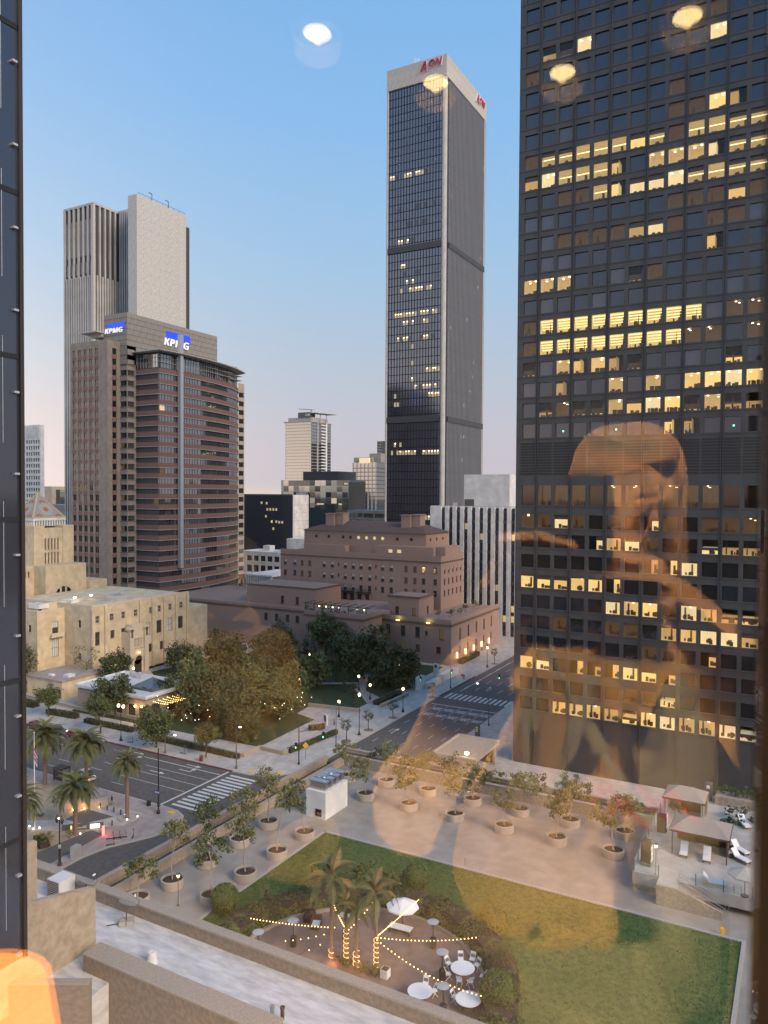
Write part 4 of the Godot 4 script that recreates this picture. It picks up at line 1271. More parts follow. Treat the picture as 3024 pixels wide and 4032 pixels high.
func build_library() -> void:
	var t := thing("library", "cream stucco library with pyramid topped tower and carved entrance bay", "building")
	var y0 := 1.0
	# reading room block with the entrance
	var wc := []
	for z in [-141.2, -146.0, -150.1, -154.6, -160.4, -163.7, -168.0, -172.6]: wc.append([z + 0.6, 16.4, 1.35, 1.9])
	for z in [-141.0, -159.2, -163.6, -168.0, -172.4]: wc.append([z + 1.0, 10.3, 2.0, 3.7])
	for z in [-146.2, -150.0]: wc.append([z + 0.6, 11.5, 1.4, 2.2])
	for z in [-160.0, -164.5]: wc.append([z + 0.6, 5.2, 1.3, 2.4])
	var ff := block(t, "reading_room_block", M.cream, -200, -166, y0, 20.7, -139.5, -175.8, [[-171.6, 15.0, 1.2, 2.0], [-171.6, 6.0, 1.2, 2.0]], wc)
	for k in wc.size(): house_window(t, ff[1], -139.5 - wc[k][0], wc[k][1] - y0, wc[k][2], wc[k][3], "white" if k < 8 else "blind_all" if k < 13 and k % 2 else "dark", 0.28, 1 if k < 8 else 2)
	house_window(t, ff[0], 28.4, 14.0, 1.2, 2.0, "dark"); house_window(t, ff[0], 28.4, 5.0, 1.2, 2.0, "dark")
	for z in [-139.6, -143.9, -156.2, -161.0, -165.6, -170.4, -175.2]:
		var mb := MB.new()
		mb.box(Vector3(-166, y0, z + 0.45), Vector3(-165.5, 20.2, z - 0.45)); mb.box(Vector3(-166.1, 20.2, z + 0.55), Vector3(-165.6, 20.9, z - 0.55))
		part(t, "pilaster", mb, M.cream)
	trim(t, "parapet", M.cream_trim, -200, -166, -139.5, -175.8, 20.7, 21.3, 0.05)
	block(t, "annex", M.cream, -198, -167.5, y0, 15.8, -175.8, -186, [], [])
	# side wing with the balcony window
	ff = block(t, "side_wing", M.cream, -260, -177, y0, 19.6, -131, -139.6, [[-185.2, 15.0, 1.4, 1.8], [-180.7, 14.2, 1.2, 2.0], [-190.5, 15.0, 1.4, 1.8], [-184.8, 7.5, 1.6, 2.4]], [[-135.6, 13.2, 1.9, 3.4], [-135.2, 7.0, 2.4, 4.8], [-135.6, 1.6, 1.9, 2.0]])
	for q in [[74.8, 14.0, 1.4, 1.8], [79.3, 13.2, 1.2, 2.0], [69.5, 14.0, 1.4, 1.8], [75.2, 6.5, 1.6, 2.4]]: house_window(t, ff[0], q[0], q[1], q[2], q[3], "dark")
	house_window(t, ff[1], 4.6, 12.2, 1.9, 3.4, "blind", 0.28, 2); house_window(t, ff[1], 4.2, 6.0, 2.4, 4.8, "blind_all", 0.28, 3); house_window(t, ff[1], 4.6, 0.6, 1.9, 2.0, "dark")
	var bal := MB.new()
	bal.box(Vector3(-177, 12.4, -134.6), Vector3(-175.9, 12.7, -138.6)); bal.box(Vector3(-176.05, 12.7, -134.6), Vector3(-175.95, 13.6, -138.6))
	part(t, "balcony", bal, M.cream_trim)
	trim(t, "parapet", M.cream_trim, -260, -177, -131, -139.4, 19.6, 20.1, 0.05)
	# carved entrance: two round-topped turrets, panel and arched door
	var mb := MB.new()
	mb.box(Vector3(-166, y0, -149.4), Vector3(-163.2, 12.6, -156.2)); mb.box(Vector3(-165.9, 12.6, -150.8), Vector3(-163.4, 14.6, -154.8))
	var pt := part(t, "entrance_bay", mb, M.cream_trim)
	for z in [-150.1, -155.5]:
		mb = MB.new()
		mb.box(Vector3(-163.25, y0, z + 0.7), Vector3(-162.5, 13.4, z - 0.7)); mb.tube(Vector3(-164.2, 13.4, z), Vector3(-162.5, 13.4, z), 0.7, 0.7, 12)
		part(pt, "turret", mb, M.cream_trim)
		mb = MB.new()
		mb.box(Vector3(-162.52, 11.2, z + 0.35), Vector3(-162.46, 13.6, z - 0.35))
		part(pt, "niche", mb, M.brick_trim)
	mb = MB.new()
	for k in 6: mb.box(Vector3(-163.2, 8.6, -151.4 - k * 0.5), Vector3(-162.95, 10.4 + 0.25 * (k % 2), -151.7 - k * 0.5))
	mb.box(Vector3(-163.2, 8.0, -151.0), Vector3(-162.8, 8.4, -154.6)); mb.box(Vector3(-163.2, 10.7, -151.0), Vector3(-162.8, 11.1, -154.6))
	part(pt, "carved_panel", mb, M.cream_trim)
	mb = MB.new()
	mb.box(Vector3(-163.22, y0, -151.5), Vector3(-163.12, 4.6, -154.1)); mb.tube(Vector3(-163.22, 4.6, -152.8), Vector3(-163.12, 4.6, -152.8), 1.3, 1.3, 16)
	part(pt, "door", mb, M.door_dark)
	mb = MB.new()
	for k in 10:
		var a0 := PI * k / 10; var a1 := PI * (k + 1) / 10
		mb.bar(Vector3(-162.95, 4.6 + sin(a0) * 1.5, -152.8 + cos(a0) * 1.5), Vector3(-162.95, 4.6 + sin(a1) * 1.5, -152.8 + cos(a1) * 1.5), 0.4, 0.35)
	part(pt, "arch", mb, M.cream_trim)
	mb = MB.new()
	mb.ball(Vector3(-162.7, 6.7, -152.8), Vector3(0.3, 0.2, 0.4), 8, 5)
	part(pt, "door_lamp", mb, M.bulb_light)
	mb = MB.new()
	for k in 5: mb.box(Vector3(-163.2, 0.15, -150.5 + k * 0.1), Vector3(-161.0 - k * 0.4 + 1.6, 0.15 + (k + 1) * 0.17, -155.1 - k * 0.1))
	part(t, "entrance_steps", mb, M.walk)
	# low roofs with white edges, skylight and plant
	mb = MB.new()
	mb.box(Vector3(-215, 19.6, -134), Vector3(-180, 21.4, -134.6)); mb.box(Vector3(-180.6, 19.6, -134), Vector3(-180, 21.4, -160))
	part(t, "roof_kerb", mb, M.cream_trim)
	mb = MB.new()
	for k in 5: mb.boxt(Transform3D(Basis(Vector3.UP, 0.0), Vector3(-181.5 + k * 0.9, 20.9, -143.5)), Vector3(0.7, 1.2, 2.6))
	part(t, "roof_vent", mb, M.wall_white)
	mb = MB.new()
	mb.box(Vector3(-184, 20.1, -133.5), Vector3(-179.5, 21.3, -136.5))
	part(t, "skylight", mb, M.wall_white)
	mb = MB.new()
	mb.box(Vector3(-175, 20.7, -152), Vector3(-171, 22.1, -156)); mb.box(Vector3(-176, 20.7, -158), Vector3(-174, 22.6, -160)); mb.box(Vector3(-172, 20.7, -146), Vector3(-168, 21.5, -148)); mb.tube(Vector3(-178, 21.6, -147), Vector3(-178, 21.6, -160), 0.25, 0.25, 6)
	part(t, "roof_plant", mb, M.alu)
	for z in [-150.5, -145.0]:
		mb = MB.new()
		mb.ball(Vector3(-179.6, 21.9, z), Vector3(0.5, 0.25, 0.5), 8, 4)
		part(t, "roof_light", mb, M.lamp_globe)
	# rotunda block below the tower, with the arched window
	ff = block(t, "rotunda_block", M.cream, -232, -208, y0, 28.2, -157, -172.4, [], [])
	for k in 3:
		mb = MB.new()
		mb.box(Vector3(-208.05, 17.2, -160.9 - k * 2.0), Vector3(-207.95, 20.4, -162.2 - k * 2.0)); mb.tube(Vector3(-208.05, 20.4 + (0.35 if k == 1 else 0.0), -161.55 - k * 2.0), Vector3(-207.95, 20.4 + (0.35 if k == 1 else 0.0), -161.55 - k * 2.0), 0.65, 0.65, 12)
		part(t, "arched_window", mb, M.glass_house)
	mb = MB.new()
	for k in 12:
		var a0 := PI * k / 12; var a1 := PI * (k + 1) / 12
		mb.bar(Vector3(-207.9, 19.0 + sin(a0) * 2.6, -163.55 + cos(a0) * 3.1), Vector3(-207.9, 19.0 + sin(a1) * 2.6, -163.55 + cos(a1) * 3.1), 0.35, 0.3)
	part(t, "window_arch", mb, M.cream_trim)
	block(t, "rotunda_block", M.cream, -226, -206, y0, 22.4, -172.4, -179.3, [], [])
	ff = block(t, "rotunda_block", M.cream, -252, -213.6, y0, 28.0, -150, -157, [[-229.5, 24.6, 0.5, 1.8], [-228.2, 24.6, 0.5, 1.8], [-226.9, 24.6, 0.5, 1.8]], [[-152.5, 24.6, 0.5, 1.8], [-153.7, 24.6, 0.5, 1.8], [-154.9, 24.6, 0.5, 1.8]])
	for k in 3: house_window(t, ff[0], 22.5 + 1.3 * k, 23.6, 0.5, 1.8, "dark", 0.28, 0); house_window(t, ff[1], 2.5 + 1.2 * k, 23.6, 0.5, 1.8, "dark", 0.28, 0)
	# the tower: slit windows between broad corner piers
	wc = []; var nc := []
	for k in 5:
		for q in [[28.2, 3.7], [32.7, 3.8]]:
			wc.append([-162.3 - k * 1.2, q[0], 0.55, q[1]]); nc.append([-225.4 + k * 1.2, q[0], 0.55, q[1]])
	ff = block(t, "tower_shaft", M.cream, -230, -215.4, 27.0, 39.8, -158.6, -173.0, nc, wc, 0.5)
	for q in wc: house_window(t, ff[1], -158.6 - q[0], q[1] - 27.0, q[2], q[3], "dark", 0.45, 0)
	for q in nc: house_window(t, ff[0], q[0] + 230, q[1] - 27.0, q[2], q[3], "dark", 0.45, 0)
	for q in [[-219.6, -215.0, -158.1, -162.0], [-219.6, -215.0, -169.0, -173.2], [-230.4, -226.0, -158.1, -162.0]]:
		mb = MB.new()
		mb.box(Vector3(q[0], 27, q[2]), Vector3(q[1], 40.6, q[3]))
		part(t, "corner_pier", mb, M.cream)
	mb = MB.new()
	mb.box(Vector3(-229.5, 40.4, -160.6), Vector3(-218.6, 42.2, -172.0))
	part(t, "belfry_core", mb, M.slate)
	for k in 13:
		mb = MB.new()
		mb.box(Vector3(-218.6, 40.4, -160.3 - k * 0.97), Vector3(-218.1, 42.2, -160.75 - k * 0.97))
		part(t, "belfry_post", mb, M.wall_white)
		mb = MB.new()
		mb.box(Vector3(-230.0 + k * 0.97, 40.4, -160.6), Vector3(-229.55 + k * 0.97, 42.2, -160.1))
		part(t, "belfry_post", mb, M.wall_white)
	mb = MB.new()
	mb.box(Vector3(-230.2, 42.2, -160.0), Vector3(-218.0, 43.0, -172.6))
	part(t, "tower_cornice", mb, M.wall_white)
	var ap := Vector3(-224.1, 51.2, -166.3)
	var c := [Vector3(-230.2, 43.0, -160.0), Vector3(-218.0, 43.0, -160.0), Vector3(-218.0, 43.0, -172.6), Vector3(-230.2, 43.0, -172.6)]
	mb = MB.new()
	for k in 4: 
		var a: Vector3 = c[k]; var b: Vector3 = c[(k + 1) % 4]
		mb.tri(a, b, ap, (ap - (a + b) * 0.5).cross((b - a)).normalized() * (-1.0 if (ap - (a + b) * 0.5).cross(b - a).y < 0 else 1.0))
	mat("tile_field", lin(0.40, 0.38, 0.37), 0.7, "speck", 0.6)
	mat("tile_gold", lin(0.60, 0.52, 0.30), 0.6, "speck", 0.6)
	mat("tile_orange", lin(0.50, 0.17, 0.08), 0.6, "speck", 0.6)
	mat("tile_pale", lin(0.62, 0.58, 0.48), 0.6, "speck", 0.6)
	var pyr := part(t, "pyramid_roof", mb, M.tile_field)
	for k in 4:
		mb = MB.new()
		mb.bar(c[k], ap, 0.55, 0.3)
		part(pyr, "ridge", mb, M.tile_gold)
	for k in 2:
		var a: Vector3 = c[0 if k == 0 else 1]; var b: Vector3 = c[1 if k == 0 else 2]
		var mid := (a + b) * 0.5
		var upv := (ap - mid).normalized(); var rt := (b - a).normalized(); var nn := rt.cross(upv).normalized()
		if nn.y < 0: nn = -nn
		var ctr := mid + upv * 3.5 + nn * 0.06
		mb = MB.new()
		for j in 20:
			var an := TAU * j / 20
			var d1 := rt * cos(an) + upv * sin(an); var d2 := rt * cos(an + 0.16) + upv * sin(an + 0.16)
			mb.quad(ctr + d1 * 1.0, ctr + d1 * 2.4, ctr + d2 * 2.4, ctr + d2 * 1.0, nn)
		part(pyr, "sunburst_rays", mb, M.tile_pale)
		mb = MB.new()
		mb.tube(ctr - nn * 0.05, ctr + nn * 0.03, 0.8, 0.8, 16)
		part(pyr, "sunburst_disc", mb, M.tile_orange)
		for q in [Vector2(-3.6, 0.9), Vector2(3.6, 0.9), Vector2(0, 6.6)]:
			mb = MB.new()
			for j in 3:
				var ctr2: Vector3 = mid + rt * (q.x + (j - 1) * 0.75) + upv * (q.y + 0.45 * (1 - absi(j - 1))) + nn * 0.05
				mb.tube(ctr2 - nn * 0.03, ctr2 + nn * 0.03, 0.42, 0.42, 8)
			part(pyr, "corner_mosaic", mb, M.tile_orange)
		mb = MB.new()
		mb.bar(a + upv * 0.25 + nn * 0.05, b + upv * 0.25 + nn * 0.05, 0.1, 0.5)
		part(pyr, "mosaic_border", mb, M.tile_gold)
	mb = MB.new()
	mb.tube(ap, ap + Vector3(0, 1.6, 0), 0.14, 0.08, 6); mb.ball(ap + Vector3(0, 0.2, 0), Vector3(0.35, 0.35, 0.35), 8, 5)
	part(pyr, "finial", mb, M.tile_gold)
	mb = MB.new()
	mb.ball(Vector3(-233, 45.8, -160.5), Vector3.ONE * 0.35, 8, 5); mb.tube(Vector3(-233, 40.5, -160.5), Vector3(-233, 45.8, -160.5), 0.08, 0.08, 5)
	part(t, "warning_light", mb, M.red_light)

func simple_block(nm: String, label: String, m: Material, x0: float, x1: float, y1: float, z0: float, z1: float) -> Node3D:
	var t := thing(nm, label, "building")
	var mb := MB.new()
	mb.box(Vector3(x0, 0, z0), Vector3(x1, y1, z1))
	part(t, "wall", mb, m)
	return t

func build_far_blocks() -> void:
	# office block with white fins and a white plant room
	var t := simple_block("finned_building", "office block with white vertical fins and a white plant room beside the black tower", M.glass_navy, -124.0, -85.0, 46.6, -262.3, -310)
	var mb: MB
	for k in 13:
		mb = MB.new()
		var x := -124.2 + k * 3.06
		mb.box(Vector3(x, 0, -262.4), Vector3(x + (3.0 if k == 0 else 1.5), 47.0, -261.4))
		part(t, "fin", mb, M.wall_white)
	for k in 12:
		mb = MB.new()
		mb.box(Vector3(-121, 4.0 + k * 3.7, -262.3), Vector3(-85, 5.2 + k * 3.7, -262.0))
		part(t, "spandrel", mb, M.tower_dark)
	for q in [[4, 1], [6, 2], [10, 2], [8, 7], [2, 8], [11, 9], [10, 10], [9, 10], [10, 9]]:
		var fx := Face.new(Vector3(-124, 0, -262.3), Vector3(1, 0, 0), 40, 46)
		lit_window(t, fx, 1.5 + q[0] * 3.06, 5.3 + (11 - q[1]) * 3.7 - 3.7, 1.6, 2.3, "dim" if q[0] < 9 else "bright", -0.05)
	mb = MB.new()
	mb.box(Vector3(-111.5, 46.6, -264), Vector3(-93.6, 59.0, -285))
	part(t, "plant_room", mb, M.wall_white)
	mb = MB.new()
	mb.box(Vector3(-111.2, 46.7, -263.97), Vector3(-107.4, 49.8, -263.9))
	part(t, "plant_room_door", mb, M.slate)
	mb = MB.new()
	mb.box(Vector3(-124.2, 47.0, -262.0), Vector3(-85, 47.3, -262.2)); mb.box(Vector3(-116, 47, -264), Vector3(-114.4, 48.4, -266))
	part(t, "roof_rail", mb, M.alu)
	# dark block with a white end wall
	t = simple_block("dark_block", "low dark office block with a white concrete end wall", M.glass_tall, -275, -237.6, 50.2, -330, -344)
	mb = MB.new()
	mb.box(Vector3(-237.6, 0, -329.9), Vector3(-237.2, 50.6, -344.2))
	var ew := part(t, "end_wall", mb, M.wall_white)
	for k in 6:
		mb = MB.new()
		mb.box(Vector3(-237.2, 24 + k * 4.2, -329.9), Vector3(-237.17, 24.12 + k * 4.2, -344))
		part(ew, "joint", mb, M.wall_grey)
	var f := Face.new(Vector3(-275, 0, -330), Vector3(1, 0, 0), 37.4, 50)
	for q in [[16, 45.5], [19.5, 45.3], [22, 42.0], [24, 42.0], [26, 42.0], [19, 38.2], [23, 35.4], [26, 35.4], [28, 35.2], [30, 35.2], [24, 31.6], [22, 20.5], [20, 42]]:
		lit_window(t, f, q[0], q[1], 1.1, 1.3, "dim" if rng.randf() < 0.5 else "bright", -0.05)
	mb = MB.new()
	mb.box(Vector3(-275, 50.2, -330), Vector3(-238, 50.9, -330.2))
	part(t, "parapet", mb, M.tower_dark)
	# mirrored mid-rise block
	t = simple_block("mirror_glass_block", "grey green mirror glass block behind the brick club", M.glass_green, -296, -246, 59.6, -400, -421)
	mb = MB.new()
	mb.box(Vector3(-280, 59.6, -400), Vector3(-253.8, 65.2, -422))
	part(t, "plant_floor", mb, M.tower_dark)
	f = Face.new(Vector3(-296, 0, -400), Vector3(1, 0, 0), 50, 59)
	for k in 12:
		for j in 5:
			dark_window(t, f, 0.6 + k * 4.1, 56.2 - j * 3.7, 3.9, 3.4, [M.glass_green, M.glass_sky, M.glass_navy, M.glass_black][rng.randi() % 4], -0.06, 0.01)
	for q in [[28, 45.2], [30.5, 45.2], [44, 45.2], [48, 58]]: lit_window(t, f, q[0] - 1, q[1] - 1, 2.4, 1.0, "bright", -0.12)
	mb = MB.new()
	mb.box(Vector3(-298, 40, -401), Vector3(-296, 59.8, -404)); mb.box(Vector3(-284, 40, -398), Vector3(-276, 51.8, -399.8))
	part(t, "stair_tower", mb, M.wall_white)
	# pale glass apartment tower with balconies, in the haze
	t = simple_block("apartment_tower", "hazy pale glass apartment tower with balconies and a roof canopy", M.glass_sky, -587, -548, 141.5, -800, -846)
	for k in 34:
		mb = MB.new()
		mb.box(Vector3(-587.3, 6 + k * 4.0, -799.6), Vector3(-547.6, 6.4 + k * 4.0, -800)); mb.box(Vector3(-548, 6 + k * 4.0, -800), Vector3(-547.4, 6.6 + k * 4.0, -846))
		part(t, "floor_slab", mb, M.haze_wall)
		if k > 8:
			mb = MB.new()
			mb.box(Vector3(-548, 6 + k * 4.0, -820), Vector3(-545.6, 6.5 + k * 4.0, -831)); mb.box(Vector3(-545.8, 6.5 + k * 4.0, -820), Vector3(-545.6, 7.6 + k * 4.0, -831))
			part(t, "balcony", mb, M.wall_white)
	for q in [[-547.9, -547.0, -814, -815], [-547.9, -546.6, -832.5, -835.5], [-588, -587, -800, -801]]:
		mb = MB.new()
		mb.box(Vector3(q[0], 0, q[2]), Vector3(q[1], 143, q[3]))
		part(t, "pier", mb, M.wall_white)
	mb = MB.new()
	mb.box(Vector3(-590, 141.5, -798), Vector3(-547, 142.6, -848)); mb.box(Vector3(-585, 142.6, -802), Vector3(-548.5, 147.6, -840))
	part(t, "roof_storey", mb, M.haze_wall)
	mb = MB.new()
	mb.box(Vector3(-569, 147.6, -801), Vector3(-550, 154, -812))
	part(t, "sign_box", mb, M.slate)
	lettering(t, "letters", ".COM", M.wall_white, Vector3(-554.5, 150.6, -800.8), Basis.IDENTITY, Vector2(7, 2.6), 0.3)
	mb = MB.new()
	mb.bar(Vector3(-570, 159.2, -806), Vector3(-548, 157.2, -806), 6, 0.5); mb.bar(Vector3(-549, 152.8, -801), Vector3(-548, 154.5, -850), 14, 0.6); mb.tube(Vector3(-552, 147, -806), Vector3(-552, 158, -806), 0.5, 0.5, 6)
	mb.tube(Vector3(-546, 141, -818), Vector3(-546, 153, -818), 0.5, 0.5, 6); mb.tube(Vector3(-546, 141, -832), Vector3(-546, 153, -832), 0.5, 0.5, 6)
	part(t, "roof_canopy", mb, M.haze_wall)
	# slim tower with a glowing top
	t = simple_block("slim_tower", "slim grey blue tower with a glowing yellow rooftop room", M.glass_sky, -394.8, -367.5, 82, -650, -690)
	for k in 18:
		mb = MB.new()
		mb.box(Vector3(-395, 8 + k * 4, -649.6), Vector3(-367.2, 8.7 + k * 4, -650)); mb.box(Vector3(-367.5, 8 + k * 4, -650), Vector3(-366.9, 8.7 + k * 4, -690))
		part(t, "floor_slab", mb, M.tower_dark)
	for k in 7:
		mb = MB.new()
		mb.box(Vector3(-394.8 + k * 4.4, 0, -649.5), Vector3(-393.9 + k * 4.4, 82, -650))
		part(t, "pier", mb, M.haze_wall)
	mb = MB.new()
	mb.box(Vector3(-387, 81, -649.4), Vector3(-376, 86.4, -652))
	part(t, "rooftop_light_room", mb, M.room_bright)
	mb = MB.new()
	mb.box(Vector3(-394.8, 82, -652), Vector3(-374, 87.0, -690)); mb.box(Vector3(-379, 82, -656), Vector3(-366, 91, -690))
	part(t, "roof_storey", mb, M.wall_grey)
	simple_block("glass_tower", "thin strip of far green glass tower beside the tall dark skyscraper", M.glass_sky, -508, -480, 122, -900, -930)
	# low colonnaded roof pavilion behind the club
	t = simple_block("colonnade_building", "low building with a columned rooftop storey behind the club chimneys", M.tan_wall, -234.4, -205, 37.0, -381, -410)
	mb = MB.new()
	mb.box(Vector3(-234.4, 40.0, -379.6), Vector3(-205, 41.7, -395)); mb.box(Vector3(-234.0, 36.5, -379.8), Vector3(-205, 37.4, -380.9))
	part(t, "roof_slab", mb, M.concrete)
	mb = MB.new()
	mb.box(Vector3(-230, 37.4, -385), Vector3(-206, 40.0, -394))
	part(t, "rooftop_room", mb, M.tan_wall)
	for k in 4:
		mb = MB.new()
		mb.box(Vector3(-231.2 + k * 7.3, 37, -379.9), Vector3(-230.5 + k * 7.3, 40, -380.6))
		part(t, "column", mb, M.concrete)
	for k in 16:
		mb = MB.new()
		mb.box(Vector3(-233.6 + k * 1.75, 33.4, -380.7), Vector3(-232.8 + k * 1.75, 36.5, -381))
		part(t, "fin", mb, M.wall_white)
	# white office block far off on the left
	t = thing("white_office_block", "white gridded office block behind the library, half hidden by the window edge", "building")
	var nc := []
	for r in 12:
		for k in 6: nc.append([-456.4 + k * 2.4, 83.2 - r * 3.97, 1.6, 2.4])
		for k in 6: nc.append([-473.5 + k * 2.4, 83.2 - r * 3.97, 1.6, 2.4])
	var ff := block(t, "wall", M.wall_white, -480, -441.8, 0, 95.6, -330, -333, nc, [], 0.7)
	for q in nc: dark_window(t, ff[0], q[0] + 480, q[1], q[2], q[3], M.glass_house, 0.6)
	for k in 24:
		mb = MB.new()
		mb.box(Vector3(-480 + k * 1.6, 87.4, -330), Vector3(-479.4 + k * 1.6, 95.2, -329.7))
		part(t, "parapet_rib", mb, M.wall_white)
	# small blocks on the skyline
	simple_block("brick_loft", "small tan block on the skyline left of the ribbed tower", M.tan_wall, -562, -548, 55.6, -420, -440)
	t = simple_block("glass_mid_rise", "low blue glass block on the skyline behind the library pyramid", M.glass_green, -556, -505, 53.0, -424, -450)
	for k in 6:
		mb = MB.new()
		mb.box(Vector3(-556, 30 + k * 4, -423.8), Vector3(-505, 30.5 + k * 4, -424))
		part(t, "floor_band", mb, M.slate)
	simple_block("grey_block", "plain grey block between the library tower and the brick banded building", M.wall_grey, -420, -300, 43.5, -300, -330)
	# low buildings between the club and the brick banded tower
	t = thing("arched_white_building", "low white building with arched top windows beyond the brick club", "building")
	nc = []
	for k in 5: nc.append([-236 + k * 4.1, 18.8, 3.0, 2.6])
	for k in 5: nc.append([-236 + k * 4.1, 13.6, 3.0, 3.2])
	ff = block(t, "wall", M.wall_white, -240, -205, 0, 23.4, -290, -305, nc, [])
	for q in nc: dark_window(t, ff[0], q[0] + 240, q[1], q[2], q[3], M.glass_house, 0.25)
	mb = MB.new()
	mb.box(Vector3(-213, 23.4, -291), Vector3(-200, 30.2, -304)); mb.box(Vector3(-230, 23.4, -295), Vector3(-226, 26, -299))
	part(t, "roof_plant", mb, M.wall_white)
	t = simple_block("white_finned_hall", "small white hall with close vertical fins beside the brick banded tower", M.slate, -213.2, -199, 15.5, -262, -285)
	for k in 12:
		mb = MB.new()
		mb.box(Vector3(-213.2 + k * 1.22, 0, -262), Vector3(-212.6 + k * 1.22, 15.5, -261.2))
		part(t, "fin", mb, M.wall_white)
	mb = MB.new()
	mb.box(Vector3(-213.4, 15.5, -261), Vector3(-198.8, 16.2, -285))
	part(t, "roof_edge", mb, M.wall_white)
	simple_block("pale_block", "pale low block seen past the shoulder of the finned building", M.tan_wall, -190, -150, 60.5, -520, -560)
	# far hazy horizon blocks
	for k in 10:
		var x := -1900.0 + k * 170.0; var z := -900.0 - 80.0 * (k % 4)
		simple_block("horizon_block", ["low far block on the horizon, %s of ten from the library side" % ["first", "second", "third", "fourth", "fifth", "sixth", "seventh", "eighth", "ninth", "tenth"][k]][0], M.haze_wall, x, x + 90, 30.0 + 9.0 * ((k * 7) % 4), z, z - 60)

func crown_mesh(seed_: int, r: Vector3, clumps: int, per: int, leaf: float, spread := 0.34, open := 0.0) -> ArrayMesh:
	# leaf-sized faces gathered in clumps that fill an uneven volume
	var g := RandomNumberGenerator.new()
	g.seed = seed_
	var mb := MB.new()
	mb.colored = true
	for k in clumps:
		var d := Vector3(g.randfn(), g.randfn() * 0.9, g.randfn()).normalized()
		var rr := pow(g.randf(), 0.45)
		var c := d * r * (0.25 + 0.70 * rr) * g.randf_range(0.8, 1.15)
		if open > 0.0 and g.randf() < open and c.y < 0: continue
		var cr := spread * minf(r.x, r.y) * g.randf_range(0.7, 1.25)
		var tone := g.randf_range(0.62, 1.35)
		var warm := g.randf_range(0.9, 1.2)
		for j in per:
			var e := Vector3(g.randfn(), g.randfn() * 0.75, g.randfn()).normalized() * cr * pow(g.randf(), 0.4)
			var p := c + e
			var nn := (e.normalized() * 0.8 + Vector3(g.randfn(), g.randfn() + 0.5, g.randfn()) * 0.6).normalized()
			var a := nn.cross(Vector3(g.randfn(), g.randfn(), g.randfn())).normalized()
			var b := nn.cross(a).normalized()
			var s := leaf * g.randf_range(0.6, 1.3)
			var v := tone * g.randf_range(0.75, 1.25)
			mb.tint = Color(v * warm, v, v * 0.9)
			mb.quad(p - a * s * 0.5, p + b * s * 0.32, p + a * s * 0.5, p - b * s * 0.32, nn)
	return mb.mesh()

var crowns := {}

func trunk_mesh(h: float, r0: float, r1: float, lean: Vector3, limbs: int, reach: float, seed_: int) -> MB:
	var g := RandomNumberGenerator.new()
	g.seed = seed_
	var mb := MB.new()
	var pts := [Vector3(0, -0.1, 0)]
	for k in 4:
		var t := (k + 1) / 4.0
		pts.append(Vector3(lean.x * t * t + g.randfn() * 0.02 * h, h * t, lean.z * t * t + g.randfn() * 0.02 * h))
	mb.path(pts, r0, r1, 8)
	for k in limbs:
		var base: Vector3 = pts[3].lerp(pts[4], g.randf_range(-0.6, 1.0))
		var an := TAU * (k + g.randf() * 0.6) / limbs
		var out := Vector3(cos(an), g.randf_range(0.5, 1.2), sin(an)) * reach * g.randf_range(0.6, 1.0)
		mb.path([base, base + out * 0.5 + Vector3(0, -0.06 * reach, 0), base + out], r1 * 0.75, r1 * 0.18, 5)
	return mb

func tree(label: String, at: Vector3, h: float, r: float, kind: String, group: String, leaf := "leaf_dark", dense := 1.0, lean := Vector3.ZERO, seed_ := 0, nm := "tree") -> Node3D:
	var t := thing(nm, label, "tree", at, rng.randf() * TAU, group)
	var key := "%s_%d" % [kind, seed_ % 4]
	if not crowns.has(key):
		match kind:
			"broad": crowns[key] = crown_mesh(100 + seed_ % 4, Vector3(1, 0.85, 1), 64, 60, 0.125)
			"sparse": crowns[key] = crown_mesh(200 + seed_ % 4, Vector3(1, 0.8, 1), 22, 14, 0.11, 0.22)
			"small": crowns[key] = crown_mesh(300 + seed_ % 4, Vector3(1, 1.15, 1), 18, 22, 0.2, 0.34)
			"potted": crowns[key] = crown_mesh(400 + seed_ % 4, Vector3(1, 1.0, 1), 34, 34, 0.15, 0.26, 0.3)
			"cypress": crowns[key] = crown_mesh(500 + seed_ % 4, Vector3(1, 5.2, 1), 60, 22, 0.34, 0.42)
			"shrub": crowns[key] = crown_mesh(600 + seed_ % 4, Vector3(1, 0.7, 1), 16, 22, 0.2, 0.36)
	var th := h - r * 1.2
	if kind == "cypress": th = 0.5
	if kind == "shrub": th = 0.2
	if kind == "potted": th = h - r * 1.0
	var bark: Material = M.bark_dark
	var tr0 := maxf(0.05, h * 0.026)
	if kind == "potted": bark = M.bark_pale; tr0 = 0.075
	elif kind == "sparse": bark = M.bark
	part(t, "trunk", trunk_mesh(th, tr0, tr0 * 0.55, lean, 0 if kind == "cypress" else 5, r * 0.8, 40 + seed_), bark)
	var c := part_mesh(t, "crown", crowns[key], M[leaf])
	if kind == "cypress": c.position = Vector3(0, h * 0.52, 0); c.scale = Vector3(r, h * 0.52 / 5.4, r)
	else: c.position = Vector3(lean.x, h - r * 0.8, lean.z); c.scale = Vector3.ONE * r
	return t

var frond_meshes := []

